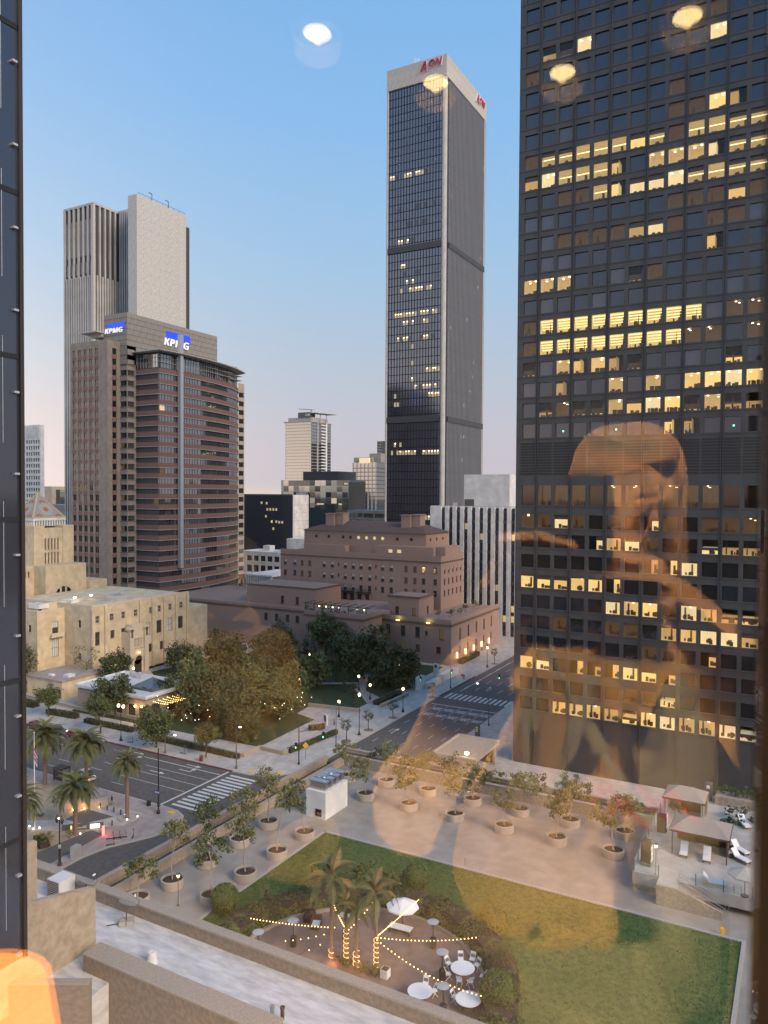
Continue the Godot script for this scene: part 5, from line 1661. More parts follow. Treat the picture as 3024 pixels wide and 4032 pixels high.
func make_fronds() -> void:
	for v in 3:
		var g := RandomNumberGenerator.new()
		g.seed = 70 + v
		var mb := MB.new()
		mb.colored = true
		var pts := []
		for k in 9:
			var s := k / 8.0
			pts.append(Vector3(0, 0.42 * sin(s * 2.3) - 0.52 * s * s, -s))
		for k in 8:
			mb.tint = Color(1.1, 1.0, 0.8)
			mb.bar(pts[k], pts[k + 1], 0.02 * (1.2 - k / 8.0), 0.014)
			for j in 4:
				var p: Vector3 = pts[k].lerp(pts[k + 1], j / 4.0)
				var f: Vector3 = (pts[k + 1] - pts[k]).normalized()
				for s in [-1.0, 1.0]:
					var ln := 0.26 * sin(PI * clampf((k + j / 4.0) / 8.0 * 0.9 + 0.08, 0, 1)) * g.randf_range(0.85, 1.15)
					var d := (Vector3(s, -0.35, 0) + f * 0.75).normalized()
					var w := f * 0.030
					var tone := g.randf_range(0.7, 1.3)
					mb.tint = Color(tone, tone, tone * 0.9)
					mb.tri(p - w, p + w, p + d * ln, Vector3(s * 0.3, 0.9, 0.0).normalized())
		frond_meshes.append(mb.mesh())

func palm(label: String, at: Vector3, h: float, r0: float, len_: float, n: int, group: String, dry := false, bulge := true, nm := "palm_tree", lean := Vector3.ZERO) -> Node3D:
	var t := thing(nm, label, "palm tree", at, 0.0, group)
	var mb := MB.new()
	var top := Vector3(lean.x, h, lean.z)
	mb.path([Vector3(0, -0.1, 0), Vector3(lean.x * 0.2, h * 0.4, lean.z * 0.2), Vector3(lean.x * 0.6, h * 0.75, lean.z * 0.6), top], r0 * 1.1, r0 * 0.85, 10)
	part(t, "trunk", mb, M.palm_bark)
	if bulge:
		mb = MB.new()
		mb.lathe(top + Vector3(0, -1.5, 0), [Vector2(r0 * 0.9, 0), Vector2(r0 * 1.55, 0.5), Vector2(r0 * 1.75, 0.9), Vector2(r0 * 1.2, 1.4), Vector2(r0 * 0.5, 1.8)], 12)
		part(t, "crown_base", mb, M.palm_bark)
	for k in n:
		var o := part_mesh(t, "frond", frond_meshes[k % 3], M.frond_dry if dry and k % 5 == 0 else M.frond, top)
		var tilt := lerpf(1.15, -0.75, pow((k + 0.5) / n, 0.8)) + rng.randfn() * 0.1
		o.transform = Transform3D(Basis(Vector3.UP, k * 2.399 + rng.randf() * 0.3) * Basis(Vector3.RIGHT, tilt) * Basis(Vector3(0, 0, 1), rng.randfn() * 0.15), top)
		o.scale = Vector3.ONE * len_ * rng.randf_range(0.85, 1.12)
	return t

func hedge(label: String, a: Vector3, b: Vector3, w: float, h: float, leaf: String, seed_: int, nm := "hedge") -> void:
	# a clipped hedge: leaves all over a box
	var g := RandomNumberGenerator.new()
	g.seed = seed_
	var t := thing(nm, label, "hedge")
	var mb := MB.new()
	mb.bar(a + Vector3(0, h * 0.45, 0), b + Vector3(0, h * 0.45, 0), w * 0.86, h * 0.88)
	part(t, "branches", mb, M.soil)
	mb = MB.new()
	mb.colored = true
	var f := (b - a).normalized(); var s := f.cross(Vector3.UP).normalized(); var ln := a.distance_to(b)
	var count := int(minf(1800, (ln * (w + 2 * h)) * 26))
	for k in count:
		var u := g.randf(); var q := g.randf() * (w + 2 * h)
		var p := a + f * u * ln
		var nn := Vector3.UP
		if q < w: p += s * (q - w / 2) + Vector3(0, h, 0)
		elif q < w + h: p += s * (w / 2) + Vector3(0, q - w, 0); nn = s
		else: p += -s * (w / 2) + Vector3(0, q - w - h, 0); nn = -s
		p += nn * g.randfn() * 0.06
		nn = (nn + Vector3(g.randfn(), g.randfn(), g.randfn()) * 0.5).normalized()
		var x := nn.cross(Vector3(g.randfn(), g.randfn(), g.randfn())).normalized() * 0.16; var y := nn.cross(x)
		var v := g.randf_range(0.6, 1.3)
		mb.tint = Color(v, v, v * 0.9)
		mb.quad(p - x, p + y, p + x, p - y, nn)
	part(t, "foliage", mb, M[leaf])

func lamp_at(parent: Node3D, p: Vector3, col: Color, energy: float, size := 0.15) -> void:
	var o := OmniLight3D.new()
	o.name = "lamp_light"
	o.light_color = col; o.light_energy = energy; o.omni_range = 30.0; o.light_size = size; o.shadow_enabled = true
	o.position = p
	parent.add_child(o, true)

func globe_lamp(label: String, at: Vector3, h: float, group: String, double := false) -> void:
	var t := thing("street_lamp", label, "street lamp", at, 0, group)
	var mb := MB.new()
	mb.lathe(Vector3.ZERO, [Vector2(0.34, 0), Vector2(0.34, 0.12), Vector2(0.24, 0.5), Vector2(0.13, 0.9), Vector2(0.085, 1.2), Vector2(0.06, h - 0.5), Vector2(0.1, h - 0.4), Vector2(0.0, h - 0.35)], 10)
	part(t, "post", mb, M.black_metal)
	if double:
		mb = MB.new()
		mb.bar(Vector3(-0.75, h - 0.9, 0), Vector3(0.75, h - 0.9, 0), 0.07, 0.1)
		part(t, "cross_arm", mb, M.black_metal)
	for x in ([-0.7, 0.7] if double else [0.0]):
		mb = MB.new()
		mb.ball(Vector3(x, h - (0.55 if double else 0.1), 0), Vector3(0.30, 0.36, 0.30), 12, 8)
		part(t, "lamp_globe", mb, M.lamp_globe)
	lamp_at(t, Vector3(0, h - 1.1 if double else h - 0.65, 0.0), Color(1.0, 0.82, 0.55), 4.0 if h > 5 else 2.0, 0.1)

func tall_lamp(label: String, at: Vector3, h: float, arm: Vector3, lit := true) -> void:
	var t := thing("street_lamp", label, "street lamp", at, 0, "tall street lamps")
	var mb := MB.new()
	mb.lathe(Vector3.ZERO, [Vector2(0.22, 0), Vector2(0.2, 0.5), Vector2(0.11, 0.7), Vector2(0.06, h)], 8)
	part(t, "post", mb, M.slate)
	mb = MB.new()
	mb.path([Vector3(0, h, 0), arm * 0.5 + Vector3(0, h + 0.35, 0), arm + Vector3(0, h + 0.3, 0)], 0.05, 0.04, 6)
	part(t, "arm", mb, M.slate)
	mb = MB.new()
	mb.ball(arm + Vector3(0, h + 0.25, 0), Vector3(0.32, 0.12, 0.2), 8, 5)
	part(t, "lamp_head", mb, M.lamp_white if lit else M.alu)

func traffic_signal(label: String, at: Vector3, h: float, arm: Vector3, faces: Array) -> void:
	var t := thing("traffic_signal", label, "traffic light", at, 0, "traffic signals")
	var mb := MB.new()
	mb.lathe(Vector3.ZERO, [Vector2(0.25, 0), Vector2(0.2, 0.4), Vector2(0.11, 0.6), Vector2(0.08, h)], 8)
	if arm.length() > 0.1: mb.path([Vector3(0, h * 0.72, 0), arm * 0.5 + Vector3(0, h * 0.82, 0), arm + Vector3(0, h * 0.8, 0)], 0.06, 0.045, 6)
	part(t, "pole", mb, M.black_metal)
	for q in faces:
		mb = MB.new()
		mb.box(q + Vector3(-0.2, -0.55, -0.16), q + Vector3(0.2, 0.55, 0.16))
		for k in 3: mb.box(q + Vector3(-0.2, -0.36 + k * 0.36, 0.16), q + Vector3(0.2, -0.33 + k * 0.36, 0.36))
		var hd := part(t, "signal_head", mb, M.rubber)
		mb = MB.new()
		mb.ball(q + Vector3(0, -0.36, 0.18), Vector3(0.16, 0.16, 0.06), 10, 6)
		part(hd, "green_light", mb, M.green_light)

func build_garden() -> void:
	# ground of the park
	var mb := MB.new()
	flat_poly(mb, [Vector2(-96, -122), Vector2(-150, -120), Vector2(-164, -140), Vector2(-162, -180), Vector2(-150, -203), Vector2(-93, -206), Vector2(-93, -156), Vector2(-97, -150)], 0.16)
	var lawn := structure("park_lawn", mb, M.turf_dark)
	mb = MB.new()
	flat_poly(mb, [Vector2(-90, -160), Vector2(-93.5, -161), Vector2(-98, -166), Vector2(-102.5, -170), Vector2(-106, -178), Vector2(-109, -186), Vector2(-107, -187), Vector2(-103.5, -178.5), Vector2(-99.5, -171), Vector2(-95.5, -168.5), Vector2(-91.5, -166)], 0.17)
	flat_poly(mb, [Vector2(-104, -176), Vector2(-114, -170), Vector2(-124, -172), Vector2(-130, -182), Vector2(-128, -183), Vector2(-123, -174), Vector2(-114, -172.4), Vector2(-105, -178)], 0.172)
	flat_poly(mb, [Vector2(-150, -146), Vector2(-161.8, -149.6), Vector2(-161.8, -156), Vector2(-150, -152), Vector2(-128, -150), Vector2(-128, -146)], 0.17)
	structure("park_path", mb, M.walk_warm)
	mb = MB.new()
	flat_poly(mb, [Vector2(-87.2, -139), Vector2(-92, -141.6), Vector2(-103, -145), Vector2(-104, -151.4), Vector2(-90.6, -153.4), Vector2(-88, -159)], 0.168)
	structure("park_plaza_paving", mb, M.walk)
	mb = MB.new()
	mb.lathe(Vector3(-122.6, 0.16, -184.2), [Vector2(3.4, 0), Vector2(3.4, 0.5), Vector2(3.1, 0.5), Vector2(3.0, 0.3), Vector2(0, 0.3)], 24)
	solid("fountain_basin", mb, M.concrete, "round pale fountain basin among the park trees", "fountain")
	# low walls round the park
	var walls := [[Vector2(-89.1, -120.6), Vector2(-87.3, -138.0)], [Vector2(-94.9, -120.9), Vector2(-89.1, -120.6)], [Vector2(-94.9, -115.6), Vector2(-94.9, -120.9)], [Vector2(-141.5, -117.2), Vector2(-95.2, -115.6)], [Vector2(-90.6, -153.3), Vector2(-104, -151.2)], [Vector2(-176, -122.6), Vector2(-146, -121.4)], [Vector2(-88.4, -159.2), Vector2(-87.6, -172)]]
	var wl := ["low pale wall along the park's avenue side", "short pale wall across the park's street corner", "short pale return wall at the park corner hedge", "long low pale wall along the park's cross street side", "pale curved-step wall behind the park plaza", "low pale wall in front of the white annex", "low pale wall beside the avenue below the park path"]
	for k in walls.size():
		var t := thing("low_wall", wl[k], "wall", Vector3.ZERO, 0, "low walls round the park")
		var a: Vector2 = walls[k][0]; var b: Vector2 = walls[k][1]
		mb = MB.new()
		mb.bar(Vector3(a.x, 0.5, a.y), Vector3(b.x, 0.5, b.y), 0.4, 0.75)
		part(t, "wall_body", mb, M.deck_wall)
		mb = MB.new()
		mb.bar(Vector3(a.x, 0.92, a.y), Vector3(b.x, 0.92, b.y), 0.55, 0.1)
		part(t, "coping", mb, M.kerb)
	hedge("clipped hedge along the avenue wall beside the yellow crossing sign", Vector3(-88.6, 0.15, -122.0), Vector3(-87.0, 0.15, -137.0), 0.9, 0.9, "leaf_dark", 1)
	hedge("long clipped hedge along the cross street wall under the park trees", Vector3(-117.5, 0.15, -114.7), Vector3(-95.2, 0.15, -114.5), 0.9, 0.8, "leaf_dark", 2)
	hedge("clipped hedge beside the double lamp on the cross street", Vector3(-140, 0.15, -115.8), Vector3(-125.5, 0.15, -116.0), 1.2, 0.9, "leaf_dark", 3)
	hedge("clipped hedge in front of the white annex", Vector3(-153, 0.15, -116.0), Vector3(-144, 0.15, -116.8), 1.4, 1.1, "leaf_dark", 4)
	hedge("clipped hedge at the far left of the cross street", Vector3(-172, 0.15, -117.5), Vector3(-160, 0.15, -118), 2.0, 1.3, "leaf_dark", 5)
	hedge("clipped hedge by the library sign and seated visitors", Vector3(-91.2, 0.15, -138.6), Vector3(-93.4, 0.15, -136.0), 1.2, 1.0, "leaf_dark", 6)
	hedge("clipped hedge along the avenue near the club corner", Vector3(-90.4, 0.15, -172.5), Vector3(-90.6, 0.15, -160.5), 1.6, 0.9, "leaf_dark", 7)
	hedge("trimmed hedge along the club's street front", Vector3(-90.2, 0.15, -212), Vector3(-90.2, 0.15, -226), 1.4, 1.4, "leaf_mid", 8)
	# park trees, each with the thing that marks it out
	var g := "trees in the park"
	var list := [
		[-128, -195, 14.2, 5.4, "tall dark park tree beside the club's garden pavilion"], [-106, -181, 14.0, 5.8, "broad tall park tree in front of the club's street block"], [-96, -178, 10.4, 5.6, "low spreading dark tree nearest the club corner sign"],
		[-109, -150, 9.6, 4.6, "dark park tree behind the plaza sign"], [-120, -131, 10.8, 5.2, "park tree behind the cross street hedge, second in from the street corner"], [-107, -128, 9.4, 4.6, "park tree closest to the pale street corner wall"],
		[-129, -141, 11.8, 5.4, "park tree right of the restaurant's string lights"], [-139, -161, 12.0, 5.4, "park tree in front of the library's last tall windows"], [-125, -165, 12.4, 5.4, "park tree in the middle of the grove beside the fountain path"],
		[-114, -142, 10.6, 4.8, "park tree in the grove between the plaza and the restaurant"], [-102, -123.5, 6.6, 3.2, "small park tree over the corner hedge"], [-148, -172, 11.0, 5.0, "park tree covering the low library annex"], [-140, -186, 11.5, 5.2, "park tree at the back of the grove below the club range"],
		[-117, -190, 10.0, 4.6, "park tree between the fountain and the club pavilion"], [-134, -175, 10.8, 4.8, "park tree just behind the round fountain"], [-113, -167, 9.0, 4.2, "park tree left of the tallest cypress"], [-100, -190, 8.0, 4.2, "low park tree in the club's shadow by the lamp post"],
		[-153, -160, 9.0, 4.0, "round dark tree right of the library entrance"], [-178, -124.5, 12.0, 4.8, "big tree at the left edge beside the library wing"], [-137, -121.5, 9.4, 3.9, "round dark tree in front of the flat roofed restaurant"], [-156, -139.5, 9.8, 3.7, "dark tree left of the library entrance"], [-131, -134, 8.0, 3.6, "dark tree at the restaurant's corner"],
		[-112, -134, 9.0, 4.4, "park tree above the string lights"], [-121, -150, 11.0, 5.0, "park tree in the centre of the grove"], [-104, -139, 8.6, 4.0, "park tree behind the plaza's banner"]]
	for k in list.size():
		var q = list[k]
		tree(q[4], Vector3(q[0], 0.15, q[1]), q[2], q[3] * 1.2, "broad", g, "leaf_dark" if k % 3 else "leaf_mid", 1.0, Vector3(rng.randfn() * 0.4, 0, rng.randfn() * 0.4), k)
	tree("bare-limbed spreading tree in front of the library's plain wall", Vector3(-164.0, 0.15, -136.5), 12.0, 4.2, "sparse", g, "leaf_olive", 1.0, Vector3(0.8, 0, 0), 1)
	g = "trees along the cross street"
	for q in [[-131, -112.1, 8.3, 2.8, "street tree beside the double lamp on the cross street", 2], [-113.8, -111.4, 8.0, 4.0, "wide street tree standing on the pavement by the scooters", 3], [-101.2, -112.0, 6.4, 2.4, "thin street tree behind the red bin", 0], [-151, -114.6, 7.2, 2.8, "street tree behind the parked maroon car", 1]]:
		tree(q[4], Vector3(q[0], 0.15, q[1]), q[2], q[3], "broad", g, "leaf_mid", 1.0, Vector3(0.3, 0, 0), q[5])
	g = "cypresses in the park"
	for q in [[-103.6, -167, 8.4, 0.85, "slim cypress beside the winding path"], [-95.0, -157.3, 6.4, 0.8, "slim cypress nearest the plaza wall"], [-108.5, -170.6, 10.0, 0.95, "tallest slim cypress in the middle of the park"], [-126.3, -182, 10.6, 1.0, "slim cypress left of the fountain"], [-120.7, -177.6, 11.0, 1.0, "slim dark cypress right of the fountain"]]:
		tree(q[4], Vector3(q[0], 0.15, q[1]), q[2], q[3], "cypress", g, "leaf_dark", 1.0, Vector3.ZERO, int(q[2]), "cypress_tree")
	g = "young trees along the avenue"
	var young := [[-82.6, -134.0, 4.7, "leaf_dark", "young avenue tree nearest the street corner"], [-82.3, -142.7, 4.2, "leaf_dark", "young avenue tree second from the street corner"], [-82.0, -153.4, 3.8, "leaf_dark", "young avenue tree beside the white sign post"], [-81.6, -173.8, 3.6, "leaf_red", "young reddish avenue tree by the crosswalk"], [-80.2 - 1.2, -217.6, 5.0, "leaf_mid", "young avenue tree in front of the club"]]
	for k in young.size():
		var q = young[k]
		tree(q[4], Vector3(q[0], 0.15, q[1]), q[2], 1.25, "small", g, q[3], 1.0, Vector3.ZERO, k)
		mb = MB.new()
		mb.lathe(Vector3(q[0], 0.15, q[1]), [Vector2(1.1, 0.0), Vector2(1.05, 0.03), Vector2(0, 0.03)], 16)
		solid("tree_pit", mb, M.patio, "round reddish tree pit round the " + q[4], "tree pit", "tree pits on the avenue")
	palm("feather palm against the club's brick garden pavilion", Vector3(-121.5, 0.15, -194.0), 8.6, 0.2, 3.0, 22, "palms by the club", false, false)
	palm("second feather palm against the club, nearer its street block", Vector3(-112.5, 0.15, -203.0), 9.2, 0.2, 3.0, 22, "palms by the club", false, false)
	# terrace plants of the club
	for k in 16:
		var nmk: String = ["first", "second", "third", "fourth", "fifth", "sixth", "seventh", "eighth"][k % 8]
		if k < 8: tree("terrace shrub under the club's pergola, %s from the pavilion's far end" % nmk, Vector3(-137.5 + k * 2.9, 14.4, -198.0 + rng.randfn() * 0.4), 1.7 + rng.randf(), 1.0, "shrub", "shrubs on the club terrace", "leaf_mid", 1.0, Vector3.ZERO, k, "shrub")
		else: tree("terrace shrub along the club's avenue parapet, %s from the corner" % nmk, Vector3(-94.5 - rng.randf() * 4.0, 13.0, -212.5 - (k - 8) * 4.4), 2.0 + rng.randf() * 1.4, 1.1, "shrub", "shrubs on the club terrace", "leaf_mid", 1.0, Vector3.ZERO, k, "shrub")
	# lamps
	g = "globe lamps in the park"
	globe_lamp("tall globe lamp on the avenue pavement, nearest the street corner", Vector3(-82.3, 0.15, -138.7), 8.8, "globe lamps on the avenue")
	globe_lamp("tall globe lamp on the avenue by the white sign", Vector3(-82.1, 0.15, -158.6), 5.6, "globe lamps on the avenue")
	globe_lamp("tall globe lamp on the avenue in front of the club", Vector3(-81.6, 0.15, -212.0), 6.0, "globe lamps on the avenue")
	var pl := [[-94.3, -164.2, "park lamp at the bend of the path"], [-101.4, -170.5, "park lamp halfway up the path"], [-104.8, -181.5, "park lamp at the top of the path"], [-93.0, -147.5, "park lamp on the plaza by the wall"], [-112.5, -159.5, "park lamp left of the slim cypresses"], [-118.5, -163.5, "park lamp deep in the grove"], [-127.5, -158.0, "park lamp under the grove's far trees"], [-97.8, -187.0, "park lamp near the club corner sign"], [-135.5, -168.0, "park lamp near the library's annex"], [-106.0, -146.5, "park lamp behind the plaza sign"], [-119.0, -144.0, "park lamp behind the string lights"], [-159.0, -147.3, "lamp left of the library entrance steps"], [-157.5, -158.4, "lamp right of the library entrance steps"], [-151.5, -163.0, "lamp beyond the library entrance"], [-160.6, -126.0, "lamp in front of the white annex doors"], [-176.5, -121.0, "lamp at the far left by the library wing"], [-128.0, -186.5, "park lamp beside the round fountain"]]
	for q in pl: globe_lamp(q[2], Vector3(q[0], 0.15, q[1]), 3.7, g)
	globe_lamp("double globe lamp on the cross street pavement", Vector3(-123.3, 0.15, -110.8), 7.8, "double globe lamps", true)
	tall_lamp("thin unlit lamp pole on the avenue kerb below the plaza", Vector3(-82.5, 0.15, -129.8), 8.8, Vector3(0.8, 0, 0), false)
	tall_lamp("tall lamp pole at the park's street corner", Vector3(-92.1, 0.15, -110.2), 7.9, Vector3(1.2, 0, 0.4))
	tall_lamp("curved lamp pole beside the bus shelter across the avenue", Vector3(-60.6, 0.15, -158.7), 9.0, Vector3(-2.6, 0, 0.4))
	tall_lamp("short lamp pole with long arm on the cross street kerb", Vector3(-109.8, 0.15, -109.8), 3.6, Vector3(2.2, 0, -0.4))
	traffic_signal("traffic signal with long arm at the park's street corner", Vector3(-83.3, 0.15, -117.9), 8.6, Vector3(5.0, 0, -1.0), [Vector3(5.0, 6.2, -0.9), Vector3(-0.5, 3.6, 0.2)])
	traffic_signal("traffic signal at the far crosswalk on the park side", Vector3(-81.2, 0.15, -184.3), 6.0, Vector3.ZERO, [Vector3(0.35, 4.6, 0.0)])
	traffic_signal("traffic signal with long arm over the far crosswalk", Vector3(-62.0, 0.15, -184.0), 6.4, Vector3(-5.5, 0, 0), [Vector3(-5.4, 4.9, 0.1)])
	traffic_signal("traffic signal close to the pale garden kiosk", Vector3(-87.6, 0.15, -178.6), 4.0, Vector3.ZERO, [Vector3(0.3, 3.1, 0.0)])
	traffic_signal("traffic signal standing behind the hotel deck trees", Vector3(-63.0, 0.15, -110.5), 6.2, Vector3.ZERO, [Vector3(-0.3, 5.2, 0.1)])
	# restaurant: flat white roof with skylight, brick walls, string lights
	var t := thing("restaurant", "flat roofed brick restaurant with glass skylight in the park", "building")
	var nc := [[-134.2, 1.0, 2.4, 2.6], [-130.8, 1.0, 2.0, 2.6], [-138.0, 1.0, 2.0, 2.6]]
	var ff := block(t, "wall", M.deck_wall, -151, -128.6, 0.1, 4.9, -122.6, -137, nc, [[-124.5, 0.9, 2.6, 2.8], [-129, 0.9, 3.0, 2.8]])
	for q in nc: house_window(t, ff[0], q[0] + 151, q[1] - 0.1, q[2], q[3], "dark", 0.28, 3)
	house_window(t, ff[1], 1.9, 0.8, 2.6, 2.8, "dark", 0.28, 3); house_window(t, ff[1], 6.4, 0.8, 3.0, 2.8, "dark", 0.28, 3)
	mb = MB.new()
	mb.box(Vector3(-151.4, 5.3, -122.0), Vector3(-128.0, 5.7, -137.4))
	part(t, "roof", mb, M.white_roof)
	mb = MB.new()
	for q in [[-151.4, -128.0, -122.0, -122.3], [-151.4, -128.0, -137.1, -137.4], [-151.4, -151.1, -122.3, -137.1], [-128.3, -128.0, -122.3, -137.1]]: mb.box(Vector3(q[0], 5.7, q[2]), Vector3(q[1], 6.1, q[3]))
	part(t, "roof_edge", mb, M.wall_white)
	mb = MB.new()
	mb.box(Vector3(-137.5, 5.7, -126.5), Vector3(-130.5, 6.2, -133.5))
	part(t, "skylight_kerb", mb, M.slate)
	mb = MB.new()
	var ap := Vector3(-134, 8.0, -130)
	var cs := [Vector3(-137.3, 6.2, -126.7), Vector3(-130.7, 6.2, -126.7), Vector3(-130.7, 6.2, -133.3), Vector3(-137.3, 6.2, -133.3)]
	for k in 4: mb.tri(cs[k], cs[(k + 1) % 4], ap, (cs[k] + cs[(k + 1) % 4] - ap * 2 + Vector3(0, 8, 0)).normalized())
	var sk := part(t, "skylight", mb, M.glass_green)
	for k in 4:
		mb = MB.new()
		mb.bar(cs[k], ap, 0.15, 0.15)
		part(sk, "glazing_bar", mb, M.slate)
	for q in [[-148.5, -126, 1.6, 1.2], [-146, -129, 1.2, 1.0], [-149, -132, 1.4, 1.1], [-144, -134, 1.8, 1.3], [-142.5, -126, 1.0, 0.8], [-146.5, -134.5, 0.9, 1.2]]:
		mb = MB.new()
		mb.box(Vector3(q[0], 5.7, q[1]), Vector3(q[0] + q[2], 5.7 + q[3], q[1] - 1.1)); mb.lathe(Vector3(q[0] + q[2] / 2, 5.7 + q[3], q[1] - 0.55), [Vector2(0.35, 0), Vector2(0.35, 0.2), Vector2(0, 0.2)], 10)
		part(t, "rooftop_unit", mb, M.alu)
	mb = MB.new()
	for r in 7:
		for k in 9:
			mb.ball(Vector3(-127.6 + k * 0.55, 4.6 - 0.15 * sin(PI * k / 8.0) - r * 0.05, -124.0 - r * 1.5), Vector3.ONE * 0.09, 5, 3)
	var sl := structure("string_light_bulb", mb, M.bulb_light, "stuff")
	sl.set_meta("label", "small warm string lights hung beside the park restaurant"); sl.set_meta("category", "string lights")
	for q in [[-140.5, 4.2, -121.9], [-131.5, 3.4, -122.3], [-129.5, 3.6, -122.2]]:
		mb = MB.new()
		mb.ball(Vector3(q[0], q[1], q[2]), Vector3.ONE * 0.28, 8, 6)
		part(t, "wall_lamp", mb, M.bulb_light)
		lamp_at(t, Vector3(q[0], q[1] - 0.1, q[2] + 0.5), Color(1.0, 0.7, 0.35), 2.0, 0.2)
	# loose bulbs in the grove
	mb = MB.new()
	for k in 70: mb.ball(Vector3(-97.0 - rng.randf() * 34.0, 1.2 + rng.randf() * 5.0, -120.5 - rng.randf() * 30.0), Vector3.ONE * 0.09, 5, 3)
	sl = structure("garden_bulb_light", mb, M.lamp_white, "stuff")
	sl.set_meta("label", "scattered small lights among the park trees"); sl.set_meta("category", "garden lights")
	# white annex
	t = thing("annex_building", "small white flat roofed annex with dark doors beside the library wing", "building")
	nc = [[-163.8, 0.3, 1.2, 2.3], [-161.6, 0.3, 1.2, 2.3]]
	ff = block(t, "wall", M.cream, -173.2, -159.9, 0.1, 4.6, -125.2, -137.2, nc, [])
	for q in nc:
		var dm := MB.new()
		dm.box(Vector3(q[0], 0.3, -125.5), Vector3(q[0] + 1.2, 2.6, -125.4))
		part(t, "door", dm, M.door_dark)
	mb = MB.new()
	mb.box(Vector3(-173.5, 4.6, -124.9), Vector3(-159.6, 5.0, -137.5))
	part(t, "roof", mb, M.walk_warm)
	mb = MB.new()
	mb.box(Vector3(-163, 5.0, -128), Vector3(-161, 5.6, -130)); mb.box(Vector3(-167.5, 5.0, -127), Vector3(-166, 5.4, -128))
	part(t, "rooftop_unit", mb, M.wall_white)
	# signs in the park
	t = thing("information_sign", "white and blue information sign beside the park plaza", "sign", Vector3(-92.6, 0.15, -141.3), -0.5)
	mb = MB.new()
	mb.box(Vector3(-0.75, 0, -0.15), Vector3(0.75, 2.3, 0.15))
	part(t, "panel", mb, M.wall_white)
	mb = MB.new()
	mb.box(Vector3(-0.55, 0.7, 0.15), Vector3(0.55, 2.0, 0.18))
	part(t, "blue_face", mb, M.street_blue)
	t = thing("sign_pylon", "white sign pylon with round emblem near the club corner", "sign", Vector3(-89.2, 0.15, -192.4), -0.4)
	mb = MB.new()
	mb.box(Vector3(-0.9, 0, -0.2), Vector3(0.9, 4.1, 0.2))
	part(t, "panel", mb, M.wall_white)
	mb = MB.new()
	mb.tube(Vector3(0, 3.4, 0.2), Vector3(0, 3.4, 0.24), 0.5, 0.5, 16)
	part(t, "emblem", mb, M.slate)
	t = thing("pale_kiosk", "pale stepped garden kiosk beside the avenue", "kiosk", Vector3(-87.9, 0.15, -179.6))
	mb = MB.new()
	mb.box(Vector3(-0.6, 0, -1.5), Vector3(0.6, 3.4, 1.5))
	part(t, "upright", mb, M.wall_white)
	mb = MB.new()
	mb.box(Vector3(0.6, 0, -9.0), Vector3(2.0, 1.4, -1.6)); mb.box(Vector3(0.6, 0, -20.0), Vector3(2.2, 1.9, -10.2))
	part(t, "low_wall", mb, M.wall_white)
	t = thing("crossing_sign", "yellow diamond crossing sign at the park corner", "sign", Vector3(-84.0, 0.15, -121.2))
	mb = MB.new()
	mb.tube(Vector3.ZERO, Vector3(0, 3.0, 0), 0.05, 0.05, 6)
	part(t, "post", mb, M.slate)
	mb = MB.new()
	mb.boxt(Transform3D(Basis(Vector3.UP, 0.4) * Basis(Vector3(0, 0, 1), PI / 4), Vector3(0, 2.6, 0.08)), Vector3(0.9, 0.9, 0.04))
	part(t, "face", mb, M.yellow)
	# bus shelter across the avenue
	t = thing("bus_shelter", "flat roofed concrete shelter with a lamp across the avenue", "shelter", Vector3(-54.6, 0.15, -131.6))
	mb = MB.new()
	mb.box(Vector3(-4.2, 3.6, -6), Vector3(4.2, 4.1, 6))
	part(t, "roof", mb, M.deck_wall)
	mb = MB.new()
	mb.box(Vector3(-4.3, 4.1, -6.1), Vector3(-3.9, 4.4, 6.1)); mb.box(Vector3(-4.3, 4.1, 5.8), Vector3(4.3, 4.4, 6.1)); mb.box(Vector3(-4.3, 4.1, -6.1), Vector3(4.3, 4.4, -5.8))
	part(t, "roof_edge", mb, M.kerb)
	for q in [[-3.6, -5], [-3.6, 5], [3.6, -5], [3.6, 5]]:
		mb = MB.new()
		mb.box(Vector3(q[0] - 0.25, 0, q[1] - 0.25), Vector3(q[0] + 0.25, 3.6, q[1] + 0.25))
		part(t, "post", mb, M.deck_wall)
	mb = MB.new()
	mb.box(Vector3(-3.2, 0.2, -5.4), Vector3(3.2, 3.4, -5.0))
	part(t, "back_wall", mb, M.slate)
	mb = MB.new()
	mb.ball(Vector3(2.2, 4.9, 5.2), Vector3(0.45, 0.3, 0.45), 10, 6)
	part(t, "lamp", mb, M.lamp_globe)
	lamp_at(t, Vector3(2.2, 5.5, 5.8), Color(1.0, 0.8, 0.45), 3.0, 0.3)
	t = thing("ticket_machine", "dark ticket pillar beside the avenue shelter", "machine", Vector3(-60.1, 0.15, -150.8))
	mb = MB.new()
	mb.box(Vector3(-0.4, 0, -0.4), Vector3(0.4, 2.4, 0.4))
	part(t, "body", mb, M.slate)
	mb = MB.new()
	for k in 3: mb.box(Vector3(-0.25, 1.0 + k * 0.4, 0.4), Vector3(0.25, 1.25 + k * 0.4, 0.43))
	part(t, "notice", mb, M.wall_white)

